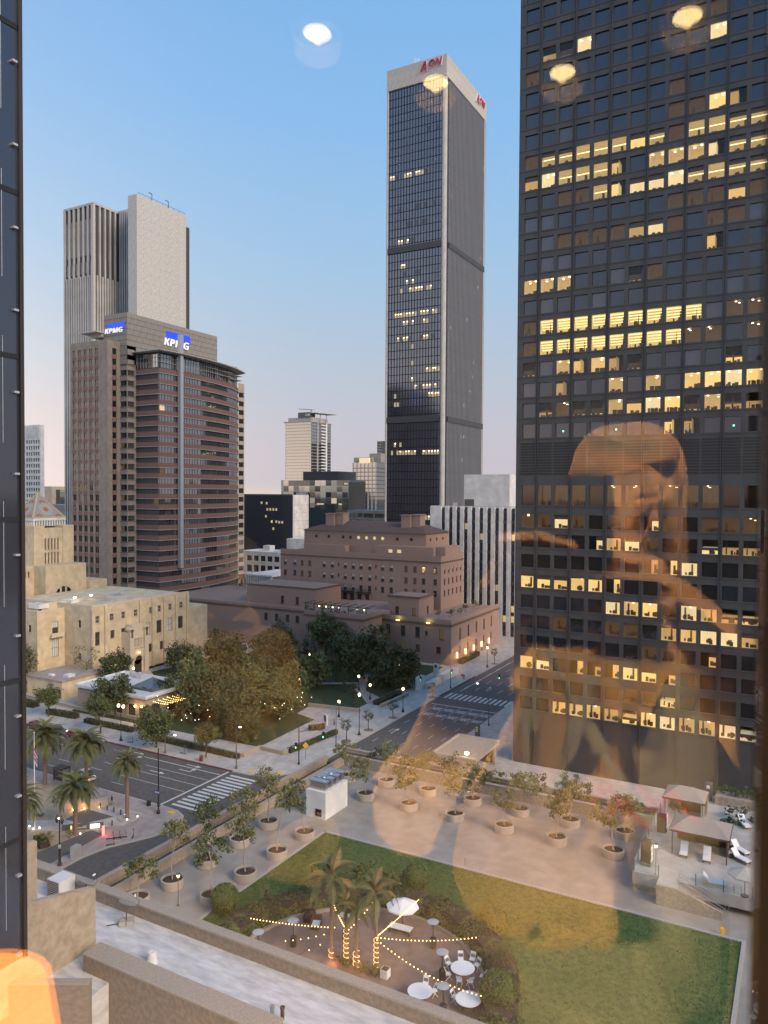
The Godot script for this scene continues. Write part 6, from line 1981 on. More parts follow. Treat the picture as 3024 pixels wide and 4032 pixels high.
func person(label: String, at: Vector3, turn: float, h: float, top: Material, low: Material, stride := 0.0) -> void:
	# a small standing figure as one surface: legs, trunk, arms and head joined
	var t := thing("person", label, "person", at, turn)
	var mb := MB.new()
	var k := h / 1.75
	for s in [-1, 1]:
		mb.path([Vector3(s * 0.10, 0.02, s * stride) * k, Vector3(s * 0.10, 0.48, s * stride * 0.6 + 0.03) * k, Vector3(s * 0.09, 0.92, 0) * k], 0.06 * k, 0.095 * k, 7)
		mb.ball(Vector3(s * 0.10, 0.05, s * stride + 0.06) * k, Vector3(0.055, 0.05, 0.13) * k, 7, 4)
	part(t, "trousers", mb, low)
	mb = MB.new()
	mb.lathe(Vector3.ZERO, [Vector2(0.0, 0.86 * k), Vector2(0.17 * k, 0.88 * k), Vector2(0.15 * k, 1.08 * k), Vector2(0.19 * k, 1.32 * k), Vector2(0.17 * k, 1.42 * k), Vector2(0.06 * k, 1.48 * k), Vector2(0.055 * k, 1.55 * k)], 10)
	for s in [-1, 1]:
		mb.path([Vector3(s * 0.19, 1.38, 0) * k, Vector3(s * 0.25, 1.12, s * stride * 0.2) * k, Vector3(s * 0.22, 0.86, 0.1) * k], 0.06 * k, 0.035 * k, 6)
	part(t, "jacket", mb, top)
	mb = MB.new()
	mb.ball(Vector3(0, 1.64, 0.01) * k, Vector3(0.08, 0.115, 0.095) * k, 10, 7); mb.ball(Vector3(0, 1.62, 0.10) * k, Vector3(0.015, 0.025, 0.02) * k, 5, 4)
	for s in [-1, 1]: mb.ball(Vector3(s * 0.22, 0.82, 0.11) * k, Vector3(0.03, 0.06, 0.04) * k, 6, 4)
	part(t, "head_and_hands", mb, M.skin)
	mb = MB.new()
	mb.ball(Vector3(0, 1.67, -0.015) * k, Vector3(0.088, 0.10, 0.095) * k, 10, 6)
	part(t, "hair", mb, M.hair)

func car(label: String, at: Vector3, turn: float, paint: Color, van := false) -> void:
	var t := thing("parked_car", label, "car", at, turn, "cars on the cross street")
	var body := mat("car_paint_%d" % used.get("parked_car", 0), paint, 0.3, "", 0.2, 0.2)
	body.clearcoat_enabled = true
	var L := 4.6; var hw := 0.88
	var roof_h := 1.45 if not van else 1.9
	var prof := [Vector2(-2.25, 0.32), Vector2(-2.3, 0.62), Vector2(-2.1, 0.9), Vector2(-1.5, 0.98), Vector2(1.05, 0.98), Vector2(2.1, 0.8), Vector2(2.3, 0.58), Vector2(2.25, 0.32)]
	var mb := MB.new()
	extrude(mb, prof, hw)
	part(t, "body", mb, body)
	mb = MB.new()
	extrude(mb, [Vector2(-1.75, 0.97), Vector2(-1.15, roof_h), Vector2(0.35, roof_h), Vector2(1.15, 0.97)], hw * 0.86)
	part(t, "cabin", mb, M.glass_house)
	mb = MB.new()
	mb.box(Vector3(-1.15, roof_h - 0.02, -hw * 0.84), Vector3(0.35, roof_h + 0.05, hw * 0.84))
	for x in [-1.6, -0.4, 0.75]: mb.bar(Vector3(x, 0.97, hw * 0.87), Vector3(x * 0.62, roof_h, hw * 0.85), 0.08, 0.05); mb.bar(Vector3(x, 0.97, -hw * 0.87), Vector3(x * 0.62, roof_h, -hw * 0.85), 0.08, 0.05)
	part(t, "roof", mb, body)
	for x in [-1.4, 1.4]:
		for s in [-1, 1]:
			mb = MB.new()
			mb.tube(Vector3(x, 0.33, s * (hw - 0.2)), Vector3(x, 0.33, s * (hw + 0.02)), 0.33, 0.33, 14)
			var w := part(t, "wheel", mb, M.rubber)
			mb = MB.new()
			mb.tube(Vector3(x, 0.33, s * (hw + 0.0)), Vector3(x, 0.33, s * (hw + 0.035)), 0.2, 0.2, 10)
			part(w, "rim", mb, M.alu)
	for s in [-1, 1]:
		mb = MB.new()
		mb.box(Vector3(2.2, 0.6, s * 0.62 - 0.18), Vector3(2.33, 0.74, s * 0.62 + 0.18))
		part(t, "headlight", mb, M.lamp_white)
		mb = MB.new()
		mb.box(Vector3(-2.33, 0.66, s * 0.62 - 0.18), Vector3(-2.2, 0.8, s * 0.62 + 0.18))
		part(t, "tail_light", mb, M.red_light)

func extrude(mb: MB, prof: Array, hw: float) -> void:
	for k in prof.size():
		var a: Vector2 = prof[k]; var b: Vector2 = prof[(k + 1) % prof.size()]
		var d := (b - a).normalized()
		mb.quad(Vector3(a.x, a.y, -hw), Vector3(b.x, b.y, -hw), Vector3(b.x, b.y, hw), Vector3(a.x, a.y, hw), Vector3(-d.y, d.x, 0))
	var ix := Geometry2D.triangulate_polygon(PackedVector2Array(prof))
	for k in range(0, ix.size(), 3):
		for s in [-1, 1]:
			mb.tri(Vector3(prof[ix[k]].x, prof[ix[k]].y, s * hw), Vector3(prof[ix[k + 1]].x, prof[ix[k + 1]].y, s * hw), Vector3(prof[ix[k + 2]].x, prof[ix[k + 2]].y, s * hw), Vector3(0, 0, s))

func scooter(label: String, at: Vector3, turn: float) -> void:
	var t := thing("kick_scooter", label, "scooter", at, turn, "rental scooters")
	var mb := MB.new()
	mb.box(Vector3(-0.45, 0.12, -0.08), Vector3(0.4, 0.18, 0.08))
	part(t, "deck", mb, M.black_metal)
	mb = MB.new()
	mb.bar(Vector3(0.5, 0.12, 0), Vector3(0.38, 1.1, 0), 0.05, 0.05); mb.bar(Vector3(0.38, 1.1, -0.25), Vector3(0.38, 1.1, 0.25), 0.04, 0.04)
	part(t, "handlebar", mb, M.black_metal)
	for x in [-0.5, 0.52]:
		mb = MB.new()
		mb.tube(Vector3(x, 0.11, -0.03), Vector3(x, 0.11, 0.03), 0.11, 0.11, 10)
		part(t, "wheel", mb, M.rubber)

func build_street_things() -> void:
	car("maroon car parked furthest left on the cross street", Vector3(-153.2, 0, -107.8), 0.0, lin(0.10, 0.02, 0.025))
	car("dark grey car parked between the two red cars", Vector3(-139.4, 0, -107.9), 0.0, lin(0.05, 0.055, 0.06))
	car("red car parked closest to the double lamp", Vector3(-133.6, 0, -107.9), 0.0, lin(0.22, 0.02, 0.02))
	car("dark red car parked behind a palm crown", Vector3(-146.2, 0, -107.8), 0.0, lin(0.14, 0.025, 0.03))
	car("white van waiting by the hotel side kerb", Vector3(-112.6, 0, -92.6), PI, lin(0.6, 0.6, 0.6), true)
	for q in [[-120.7, -110.9, 0.4, "scooter left of the wide street tree"], [-117.3, -111.5, 1.9, "scooter just behind the wide street tree"], [-106.6, -111.3, 0.2, "lone scooter right of the wide street tree"], [-89.4, -78.3, 0.6, "scooter nearest the red sign pillar"], [-87.9, -77.0, 0.9, "scooter closest to the curved kerb"], [-88.8, -79.0, 0.5, "scooter second from the red sign pillar"], [-88.3, -79.6, 0.7, "scooter third from the red sign pillar"], [-87.0, -80.4, 2.2, "scooter furthest along the curved kerb"]]:
		scooter(q[3], Vector3(q[0], 0.15, q[1]), q[2])
	person("person in black bending over the pale sloping wall", Vector3(-99.2, 0.15, -87.2), 2.4, 1.6, M.cloth_black, M.cloth_grey)
	person("person in black walking on the avenue pavement, nearer the kerb", Vector3(-81.9, 0.15, -195.0), 0.4, 1.72, M.cloth_black, M.cloth_black, 0.18)
	person("person in dark clothes walking on the avenue pavement, further from the kerb", Vector3(-82.6, 0.15, -195.4), 0.4, 1.66, M.cloth_black, M.cloth_grey, 0.15)
	person("person with dark hair standing by the park information sign", Vector3(-90.7, 0.15, -141.9), 1.2, 1.7, M.cloth_grey, M.cloth_black)
	for q in [[-93.7, -90.0, "brown litter bin at the hotel side corner", M.bronze], [-100.6, -110.0, "dark red litter bin on the cross street pavement", M.red_kerb]]:
		var t := thing("litter_bin", q[2], "bin", Vector3(q[0], 0.15, q[1]), 0, "litter bins")
		var mb := MB.new()
		mb.lathe(Vector3.ZERO, [Vector2(0.34, 0), Vector2(0.36, 0.9), Vector2(0.30, 1.0)], 12)
		part(t, "drum", mb, q[3])
		mb = MB.new()
		mb.lathe(Vector3(0, 1.0, 0), [Vector2(0.37, 0.0), Vector2(0.37, 0.08), Vector2(0.2, 0.16), Vector2(0, 0.16)], 12)
		part(t, "lid", mb, M.slate)
	build_hotel_corner()

func build_hotel_corner() -> void:
	# the planted corner across from the park: sand, slate paving, sign walls, palms
	var mb := MB.new()
	flat_poly(mb, [Vector2(-91.6, -78.6), Vector2(-92.1, -69.4), Vector2(-110, -60), Vector2(-122, -84), Vector2(-116, -88), Vector2(-99.6, -88), Vector2(-94.5, -87)], 0.156)
	structure("planted_corner_sand", mb, M.sand)
	mb = MB.new()
	flat_poly(mb, [Vector2(-101.6, -84.0), Vector2(-95.3, -84.1), Vector2(-97.2, -79.9), Vector2(-101.2, -79.6)], 0.166)
	structure("slate_paving", mb, M.slate)
	mb = MB.new()
	flat_poly(mb, [Vector2(-94.4, -79.2), Vector2(-91.6, -78.8), Vector2(-90.8, -69.0), Vector2(-95.4, -69.0)], 0.166)
	structure("slate_paving", mb, M.slate)
	mb = MB.new()
	flat_poly(mb, [Vector2(-92.0, -87.4), Vector2(-99.8, -86.6), Vector2(-102.0, -84.2), Vector2(-101.4, -79.2), Vector2(-112, -73), Vector2(-111, -70.6), Vector2(-98.4, -76.4), Vector2(-94, -80.4), Vector2(-91.4, -82.6)], 0.161)
	structure("corner_path", mb, M.walk)
	# long sloping pale wall and the black sign wall
	var t := thing("sloping_wall", "pale sloping concrete wall with warm lamps at its foot", "wall")
	mb = MB.new()
	var a := Vector3(-104.4, 0.15, -82.0); var b := Vector3(-99.5, 0.15, -86.7)
	mb.bar(a + Vector3(0, 0.65, 0), b + Vector3(0, 0.65, 0), 0.6, 1.3)
	part(t, "wall_body", mb, M.tan_wall)
	for q in [0.45, 0.8, 0.2]:
		mb = MB.new()
		var p := a.lerp(b, q) + Vector3(0.5, 0.1, 0.35)
		mb.ball(p, Vector3.ONE * 0.14, 8, 5)
		part(t, "ground_light", mb, M.bulb_light)
		lamp_at(t, p + Vector3(0.25, 0.25, 0.2), Color(1.0, 0.62, 0.22), 0.8, 0.1)
	t = thing("sign_wall", "low black sign wall with white lettering bars and a lit white panel", "sign")
	mb = MB.new()
	a = Vector3(-98.2, 0.15, -76.8); b = Vector3(-93.6, 0.15, -80.6)
	mb.bar(a + Vector3(0, 0.38, 0), b + Vector3(0, 0.38, 0), 0.45, 0.75)
	part(t, "wall_body", mb, M.slate)
	var f := (b - a).normalized(); var s := f.cross(Vector3.UP).normalized()
	for q in [[1.6, 2.2, 0.52], [1.6, 2.9, 0.3], [3.0, 3.6, 0.52], [3.0, 3.6, 0.3]]:
		mb = MB.new()
		mb.bar(a + f * q[0] + s * 0.25 + Vector3(0, q[2], 0), a + f * q[1] + s * 0.25 + Vector3(0, q[2], 0), 0.04, 0.08)
		part(t, "lettering_bar", mb, M.wall_white)
	mb = MB.new()
	mb.bar(a + f * 4.1 + s * 0.28 + Vector3(0, 0.45, 0), a + f * 5.5 + s * 0.28 + Vector3(0, 0.45, 0), 0.1, 0.62)
	part(t, "lit_sign_panel", mb, M.sign_light)
	mb = MB.new()
	mb.bar(a + f * 1.25 + s * 0.26 + Vector3(0, 0.4, 0), a + f * 1.45 + s * 0.26 + Vector3(0, 0.4, 0), 0.06, 0.6)
	part(t, "amber_sign_light", mb, M.amber_light)
	t = thing("red_sign_pillar", "small glowing red sign pillar at the end of the black sign wall", "sign", Vector3(-91.5, 0.15, -78.8), 0.7)
	mb = MB.new()
	mb.box(Vector3(-0.16, 0, -0.16), Vector3(0.16, 1.35, 0.16))
	part(t, "red_light_body", mb, M.red_light)
	lamp_at(t, Vector3(0.4, 0.6, 0.3), Color(1.0, 0.08, 0.15), 0.8, 0.1)
	t = thing("utility_cabinet", "grey blue utility cabinet on the kerb near the lamp post", "cabinet", Vector3(-89.1, 0.15, -71.9), 0.2)
	mb = MB.new()
	mb.box(Vector3(-0.45, 0, -0.6), Vector3(0.45, 1.75, 0.6))
	part(t, "body", mb, M.alu)
	mb = MB.new()
	mb.box(Vector3(0.45, 0.2, -0.5), Vector3(0.48, 1.6, 0.0)); mb.box(Vector3(0.45, 0.2, 0.03), Vector3(0.48, 1.6, 0.5))
	part(t, "door", mb, M.alu)
	# bollards
	var bl := ["bollard at the sloping wall's lamp", "bollard second from the sloping wall", "bollard third from the sloping wall", "bollard nearest the round palm bed", "bollard beside the black sign wall"]
	var bp := [[-99.7, -85.3], [-98.1, -85.3], [-96.6, -85.3], [-94.9, -85.2], [-92.9, -81.7]]
	for k in 5:
		mb = MB.new()
		mb.lathe(Vector3(bp[k][0], 0.15, bp[k][1]), [Vector2(0.13, 0), Vector2(0.13, 0.75), Vector2(0.09, 0.85), Vector2(0, 0.87)], 10)
		solid("bollard", mb, M.slate, bl[k], "bollard", "bollards at the hotel corner")
	# palms
	var g := "date palms at the hotel corner"
	palm("date palm furthest left behind the flagpole", Vector3(-116.2, 0.15, -87.4), 8.0, 0.34, 4.2, 44, g)
	palm("date palm beside the cross street in front of the parked cars", Vector3(-105.1, 0.15, -87.0), 8.9, 0.32, 4.0, 44, g)
	palm("date palm standing beside the black sign wall", Vector3(-95.2, 0.15, -76.8), 6.6, 0.33, 3.7, 44, g)
	palm("date palm in a round bed closest to the crosswalk", Vector3(-92.9, 0.15, -84.7), 8.6, 0.30, 3.0, 40, g)
	palm("date palm at the left edge in front of the flagpole", Vector3(-100.6, 0.15, -71.0), 5.8, 0.34, 3.9, 44, g)
	mb = MB.new()
	mb.lathe(Vector3(-92.9, 0.15, -84.9), [Vector2(1.6, 0), Vector2(1.6, 0.22), Vector2(1.3, 0.22), Vector2(1.3, 0.1), Vector2(0, 0.12)], 20)
	solid("palm_bed", mb, M.kerb, "round kerbed bed at the foot of the palm by the crosswalk", "planter")
	mb = MB.new()
	for q in [[-92.2, -84.0], [-91.6, -85.6], [-93.8, -85.2], [-96.4, -77.6], [-94.4, -77.0], [-102.0, -74.6], [-103.3, -74.9], [-101.5, -75.3], [-104.6, -86.2]]: mb.ball(Vector3(q[0], 0.42, q[1]), Vector3.ONE * 0.13, 8, 5)
	var sl := structure("ground_light", mb, M.lamp_white, "stuff")
	sl.set_meta("label", "small white ground lights round the corner palms"); sl.set_meta("category", "ground lights")
	# bare shrubs and low planting
	for q in [[-96.4, -72.6, 2.0, 1.3, "wide leafless shrub in a dark pot at the corner bed"], [-108.8, -84.8, 1.9, 1.0, "dark shrub beside the flagpole path"], [-107.4, -83.2, 1.5, 0.9, "low shrub left of the sloping wall"], [-110.6, -80.2, 1.3, 0.9, "low shrub deeper in the sand bed"], [-112.4, -89.0, 3.6, 1.7, "bare branching tree at the left edge by the kerb"], [-94.9, -75.4, 1.5, 0.7, "dark shrub at the foot of the sign palm"], [-105.6, -78.4, 0.9, 0.7, "small round shrub in the sand bed"]]:
		tree(q[4], Vector3(q[0], 0.15, q[1]), q[2], q[3], "shrub" if q[2] < 2.5 else "sparse", "shrubs at the hotel corner", "leaf_olive", 1.0, Vector3.ZERO, int(q[2] * 10), "shrub")
	hedge("dark clipped block hedge below the leafless shrub", Vector3(-98.4, 0.15, -72.8), Vector3(-95.4, 0.15, -71.6), 1.4, 0.9, "leaf_dark", 21)
	hedge("dark clipped hedge beside the dark shrub", Vector3(-110.2, 0.15, -86.0), Vector3(-106.8, 0.15, -86.4), 1.2, 1.0, "leaf_dark", 22)
	# flagpole, lamp posts and street signs
	t = thing("flagpole", "white flagpole with a red and white flag", "flagpole", Vector3(-102.2, 0.15, -75.0))
	mb = MB.new()
	mb.lathe(Vector3.ZERO, [Vector2(0.16, 0), Vector2(0.11, 0.3), Vector2(0.05, 14.8), Vector2(0.12, 14.9), Vector2(0.0, 15.05)], 8)
	part(t, "pole", mb, M.wall_white)
	mb = MB.new()
	for k in 6:
		var y0: float = 12.6 - k * 0.35
		mb.quad(Vector3(0.08, y0, 0), Vector3(0.9 - k * 0.06, y0 - 0.9, 0.1 * sin(k)), Vector3(0.9 - k * 0.06, y0 - 1.25, 0.12 * sin(k + 1.0)), Vector3(0.08, y0 - 0.35, 0.05), Vector3(0, 0, 1))
	var fl := part(t, "flag", mb, M.sign_white)
	mb = MB.new()
	for k in [0, 2, 4]:
		var y0: float = 12.6 - k * 0.35
		mb.quad(Vector3(0.08, y0, 0.02), Vector3(0.9 - k * 0.06, y0 - 0.9, 0.1 * sin(k) + 0.02), Vector3(0.9 - k * 0.06, y0 - 1.25, 0.12 * sin(k + 1.0) + 0.02), Vector3(0.08, y0 - 0.35, 0.07), Vector3(0, 0, 1))
	part(fl, "red_stripe", mb, M.sign_red)
	t = thing("street_lamp", "dark ornate lamp post with hanging lanterns at the near kerb", "street lamp", Vector3(-89.3, 0.15, -69.4))
	mb = MB.new()
	mb.lathe(Vector3.ZERO, [Vector2(0.3, 0), Vector2(0.3, 0.2), Vector2(0.18, 0.5), Vector2(0.16, 2.4), Vector2(0.1, 2.6), Vector2(0.08, 6.4), Vector2(0.14, 6.5), Vector2(0.0, 6.9)], 10)
	part(t, "post", mb, M.bronze)
	mb = MB.new()
	mb.lathe(Vector3(0, 2.4, 0), [Vector2(0.2, 0), Vector2(0.2, 0.4), Vector2(0.11, 0.5)], 10)
	part(t, "collar", mb, M.alu)
	for s2 in [-0.55, 0.55]:
		mb = MB.new()
		mb.path([Vector3(0, 6.4, 0), Vector3(s2 * 0.7, 7.0, 0), Vector3(s2, 6.7, 0)], 0.05, 0.04, 5); mb.lathe(Vector3(s2, 5.8, 0), [Vector2(0.08, 0), Vector2(0.2, 0.3), Vector2(0.24, 0.6), Vector2(0.1, 0.9)], 8)
		part(t, "lantern", mb, M.bronze)
	mb = MB.new()
	mb.ball(Vector3(0, 6.6, 0.1), Vector3.ONE * 0.14, 8, 5)
	part(t, "lamp_bulb", mb, M.lamp_white)
	t = thing("signal_pole", "tall dark pole with a blue street name sign by the crosswalk", "pole", Vector3(-90.0, 0.15, -88.5))
	mb = MB.new()
	mb.lathe(Vector3.ZERO, [Vector2(0.28, 0), Vector2(0.26, 0.5), Vector2(0.13, 0.8), Vector2(0.09, 10.6)], 10)
	part(t, "pole", mb, M.bronze)
	mb = MB.new()
	mb.box(Vector3(-0.7, 3.2, 0.12), Vector3(0.5, 3.75, 0.16))
	var sg := part(t, "street_name_sign", mb, M.street_blue)
	lettering(sg, "letters", "5TH ST", M.sign_white, Vector3(-0.1, 3.47, 0.17), Basis.IDENTITY, Vector2(0.95, 0.26), 0.01)
	mb = MB.new()
	mb.box(Vector3(-0.35, 1.0, -0.4), Vector3(0.05, 1.9, -0.05))
	part(t, "control_box", mb, M.slate)
	t = thing("newspaper_shelter", "dark brown canopy shelter at the left kerb", "shelter", Vector3(-115.4, 0.15, -90.2))
	mb = MB.new()
	mb.box(Vector3(-1.2, 2.3, -0.9), Vector3(1.2, 2.5, 0.9))
	part(t, "roof", mb, M.bronze)
	for q in [[-1.1, -0.8], [1.1, -0.8], [-1.1, 0.8], [1.1, 0.8]]:
		mb = MB.new()
		mb.box(Vector3(q[0] - 0.06, 0, q[1] - 0.06), Vector3(q[0] + 0.06, 2.3, q[1] + 0.06))
		part(t, "post", mb, M.bronze)
	mb = MB.new()
	mb.box(Vector3(-1.1, 0.3, 0.75), Vector3(1.1, 2.1, 0.8))
	part(t, "back_panel", mb, M.glass_house)
	for q in [[-88.5, -89.9], [-88.9, -110.6], [-83.6, -112.6]]:
		mb = MB.new()
		mb.box(Vector3(q[0] - 0.6, 0.15, q[1] - 0.45), Vector3(q[0] + 0.6, 0.165, q[1] + 0.45))
		structure("tactile_paving", mb, M.yellow)

func potted_tree(label: String, x: float, z: float, h: float, k: int) -> void:
	# a concrete tub and, standing in it, a slim tree
	var t := thing("concrete_planter", "concrete tub of the " + label.trim_prefix("slim ").trim_prefix("tree "), "planter", Vector3(x, DECK, z), 0, "concrete tubs on the deck")
	var mb := MB.new()
	mb.lathe(Vector3.ZERO, [Vector2(1.02, 0.0), Vector2(1.05, 0.06), Vector2(1.09, 0.8), Vector2(1.06, 0.85), Vector2(0.97, 0.85), Vector2(0.95, 0.8), Vector2(0.95, 0.6)], 28)
	part(t, "tub", mb, M.pot)
	mb = MB.new()
	mb.lathe(Vector3(0, 0.62, 0), [Vector2(0.96, 0), Vector2(0.5, 0.05), Vector2(0, 0.07)], 20)
	part(t, "soil", mb, M.soil)
	mb = MB.new()
	mb.lathe(Vector3(0.55, 0.62, -0.3), [Vector2(0.05, 0), Vector2(0.04, 0.22), Vector2(0, 0.24)], 6)
	part(t, "uplight", mb, M.black_metal)
	var g := RandomNumberGenerator.new()
	g.seed = 900 + k
	tree(label, Vector3(x, DECK + 0.68, z), h, g.randf_range(1.45, 1.85), "potted", "slim trees in tubs on the deck", "leaf_olive" if k % 3 else "leaf_mid", 1.0, Vector3(g.randfn() * 0.35, 0, g.randfn() * 0.35), k, "potted_tree")

func topiary(label: String, at: Vector3, r: float, seed_: int) -> void:
	var t := thing("topiary_ball", label, "topiary", at, 0, "clipped round bushes")
	var mb := MB.new()
	mb.ball(Vector3(0, r * 0.95, 0), Vector3.ONE * r * 0.9, 16, 10)
	part(t, "branches", mb, M.soil)
	var g := RandomNumberGenerator.new()
	g.seed = seed_
	mb = MB.new()
	mb.colored = true
	for k in 3200:
		var d := Vector3(g.randfn(), g.randfn(), g.randfn()).normalized()
		if d.y < -0.75: continue
		var p := Vector3(0, r * 0.95, 0) + d * r * (0.93 + 0.07 * sin(d.x * 9.0 + d.z * 7.0) * 0.5 + g.randfn() * 0.025)
		var nn := (d + Vector3(g.randfn(), g.randfn(), g.randfn()) * 0.45).normalized()
		var x := nn.cross(Vector3(g.randfn(), g.randfn(), g.randfn())).normalized() * 0.075; var y := nn.cross(x)
		var v := g.randf_range(0.55, 1.35)
		mb.tint = Color(v, v, v * 0.85)
		mb.quad(p - x, p + y, p + x, p - y, nn)
	part(t, "foliage", mb, M.leaf_topiary)

func heater(label: String, x: float, z: float) -> void:
	var t := thing("patio_heater", label, "patio heater", Vector3(x, DECK + 0.03, z), 0, "patio heaters")
	var mb := MB.new()
	mb.lathe(Vector3.ZERO, [Vector2(0.27, 0), Vector2(0.27, 0.75), Vector2(0.2, 0.82), Vector2(0.05, 0.84), Vector2(0.04, 1.7)], 14)
	part(t, "base_and_post", mb, M.black_metal)
	mb = MB.new()
	mb.lathe(Vector3(0, 1.7, 0), [Vector2(0.12, 0), Vector2(0.16, 0.35), Vector2(0.1, 0.42)], 12)
	part(t, "burner", mb, M.slate)
	mb = MB.new()
	mb.lathe(Vector3(0, 2.1, 0), [Vector2(0.46, 0), Vector2(0.47, 0.02), Vector2(0.3, 0.1), Vector2(0.1, 0.15), Vector2(0, 0.16)], 20)
	part(t, "reflector", mb, M.alu)

func folding_chair(label: String, at: Vector3, turn: float) -> void:
	var t := thing("folding_chair", label, "chair", at, turn, "white folding chairs")
	var mb := MB.new()
	mb.box(Vector3(-0.2, 0.43, -0.2), Vector3(0.2, 0.46, 0.2))
	part(t, "seat", mb, M.linen)
	mb = MB.new()
	mb.boxt(Transform3D(Basis(Vector3.RIGHT, 0.2), Vector3(0, 0.8, 0.27)), Vector3(0.4, 0.2, 0.02))
	part(t, "backrest", mb, M.linen)
	for s in [-1, 1]:
		mb = MB.new()
		mb.bar(Vector3(s * 0.2, 0, -0.24), Vector3(s * 0.2, 0.9, 0.28), 0.025, 0.025)
		part(t, "leg", mb, M.linen)
		mb = MB.new()
		mb.bar(Vector3(s * 0.18, 0, 0.26), Vector3(s * 0.18, 0.45, -0.18), 0.025, 0.025)
		part(t, "leg", mb, M.linen)

func round_table(label: String, x: float, z: float) -> void:
	var t := thing("round_table", label, "table", Vector3(x, DECK + 0.03, z), 0, "round white tables")
	var mb := MB.new()
	mb.lathe(Vector3.ZERO, [Vector2(0.9, 0.70), Vector2(0.92, 0.72), Vector2(0.92, 0.745), Vector2(0.0, 0.75)], 32)
	part(t, "tabletop", mb, M.linen)
	for k in 4:
		mb = MB.new()
		mb.bar(Vector3(0.55 * cos(k * PI / 2 + 0.4), 0, 0.55 * sin(k * PI / 2 + 0.4)), Vector3(0.45 * cos(k * PI / 2 + 0.4), 0.7, 0.45 * sin(k * PI / 2 + 0.4)), 0.04, 0.04)
		part(t, "leg", mb, M.slate)

func parasol(label: String, at: Vector3, r: float, h: float, m: Material) -> void:
	var t := thing("parasol", label, "parasol", at, 0.3)
	var mb := MB.new()
	mb.lathe(Vector3.ZERO, [Vector2(0.35, 0), Vector2(0.35, 0.06), Vector2(0.04, 0.1), Vector2(0.025, h)], 10)
	part(t, "pole", mb, M.wicker)
	mb = MB.new()
	for k in 8:
		var a := TAU * k / 8; var b := TAU * (k + 1) / 8
		var p := Vector3(cos(a) * r, h - 0.62, sin(a) * r); var q := Vector3(cos(b) * r, h - 0.62, sin(b) * r)
		var tp := Vector3(0, h, 0)
		var nn := (q - p).cross(tp - p).normalized()
		if nn.y < 0: nn = -nn
		mb.tri(p, q, tp, nn)
		mb.quad(p, q, q + Vector3(0, -0.12, 0), p + Vector3(0, -0.12, 0), Vector3(cos((a + b) / 2), 0, sin((a + b) / 2)))
	part(t, "canopy", mb, m)
	for k in 8:
		mb = MB.new()
		var a := TAU * k / 8
		mb.bar(Vector3(0, h - 0.03, 0), Vector3(cos(a) * r, h - 0.65, sin(a) * r), 0.025, 0.025)
		part(t, "rib", mb, M.wicker)

func lounger(label: String, at: Vector3, turn: float, wood := false) -> void:
	var t := thing("sun_lounger", label, "sun lounger", at, turn, "white sun loungers")
	var mb := MB.new()
	mb.box(Vector3(-0.36, 0.22, -1.0), Vector3(0.36, 0.3, 1.0))
	part(t, "frame", mb, M.teak if wood else M.wicker)
	for s in [[-0.3, -0.8], [0.3, -0.8], [-0.3, 0.8], [0.3, 0.8]]:
		mb = MB.new()
		mb.box(Vector3(s[0] - 0.04, 0, s[1] - 0.04), Vector3(s[0] + 0.04, 0.22, s[1] + 0.04))
		part(t, "leg", mb, M.teak if wood else M.wicker)
	mb = MB.new()
	mb.boxt(Transform3D(Basis.IDENTITY, Vector3(0, 0.36, 0.35)), Vector3(0.7, 0.12, 1.3))
	mb.boxt(Transform3D(Basis(Vector3.RIGHT, 0.85), Vector3(0, 0.62, -0.58)), Vector3(0.7, 0.11, 0.85))
	part(t, "mattress", mb, M.linen)

func cabana(label: String, x0: float, x1: float, z0: float, z1: float, curtains: bool) -> void:
	var t := thing("cabana", label, "cabana", Vector3.ZERO, 0, "tan roofed cabanas")
	var y := TERR
	for q in [[x0, z0], [x1, z0], [x0, z1], [x1, z1]]:
		var mb := MB.new()
		mb.box(Vector3(q[0] - 0.05, y, q[1] - 0.05), Vector3(q[0] + 0.05, y + 2.45, q[1] + 0.05))
		part(t, "post", mb, M.wicker)
		if curtains:
			mb = MB.new()
			for k in 5: mb.tube(Vector3(q[0] + 0.07 * k - 0.14, y + 0.05, q[1]), Vector3(q[0] + 0.07 * k - 0.14, y + 2.4, q[1]), 0.07, 0.05, 6)
			part(t, "curtain", mb, M.canvas_pale)
	var mb := MB.new()
	var o := 0.25
	var a := Vector3(x0 - o, y + 2.45, z0 + o); var b := Vector3(x1 + o, y + 2.45, z0 + o); var c := Vector3(x1 + o, y + 2.45, z1 - o); var d := Vector3(x0 - o, y + 2.45, z1 - o)
	var zm := (z0 + z1) / 2; var run := (z0 - z1) * 0.35
	var r0 := Vector3(x0 + run, y + 3.35, zm); var r1 := Vector3(x1 - run, y + 3.35, zm)
	mb.quad(a, b, r1, r0, Vector3(0, 0.9, 0.4).normalized()); mb.quad(c, d, r0, r1, Vector3(0, 0.9, -0.4).normalized())
	mb.tri(b, c, r1, Vector3(0.5, 0.86, 0).normalized()); mb.tri(d, a, r0, Vector3(-0.5, 0.86, 0).normalized())
	part(t, "roof", mb, M.canvas)
	mb = MB.new()
	for q in [[a, b], [b, c], [c, d], [d, a]]: mb.bar(q[0] + Vector3(0, -0.08, 0), q[1] + Vector3(0, -0.08, 0), 0.04, 0.2)
	part(t, "valance", mb, M.wicker)
	mb = MB.new()
	mb.box(Vector3(x0 + 0.1, y + 0.05, z1 + 0.2), Vector3(x1 - 0.1, y + 1.5, z1 + 0.1)); mb.box(Vector3(x1 - 0.15, y + 0.05, z1 + 0.2), Vector3(x1 - 0.05, y + 1.5, z0 - 1.6))
	part(t, "wicker_screen", mb, M.wicker)

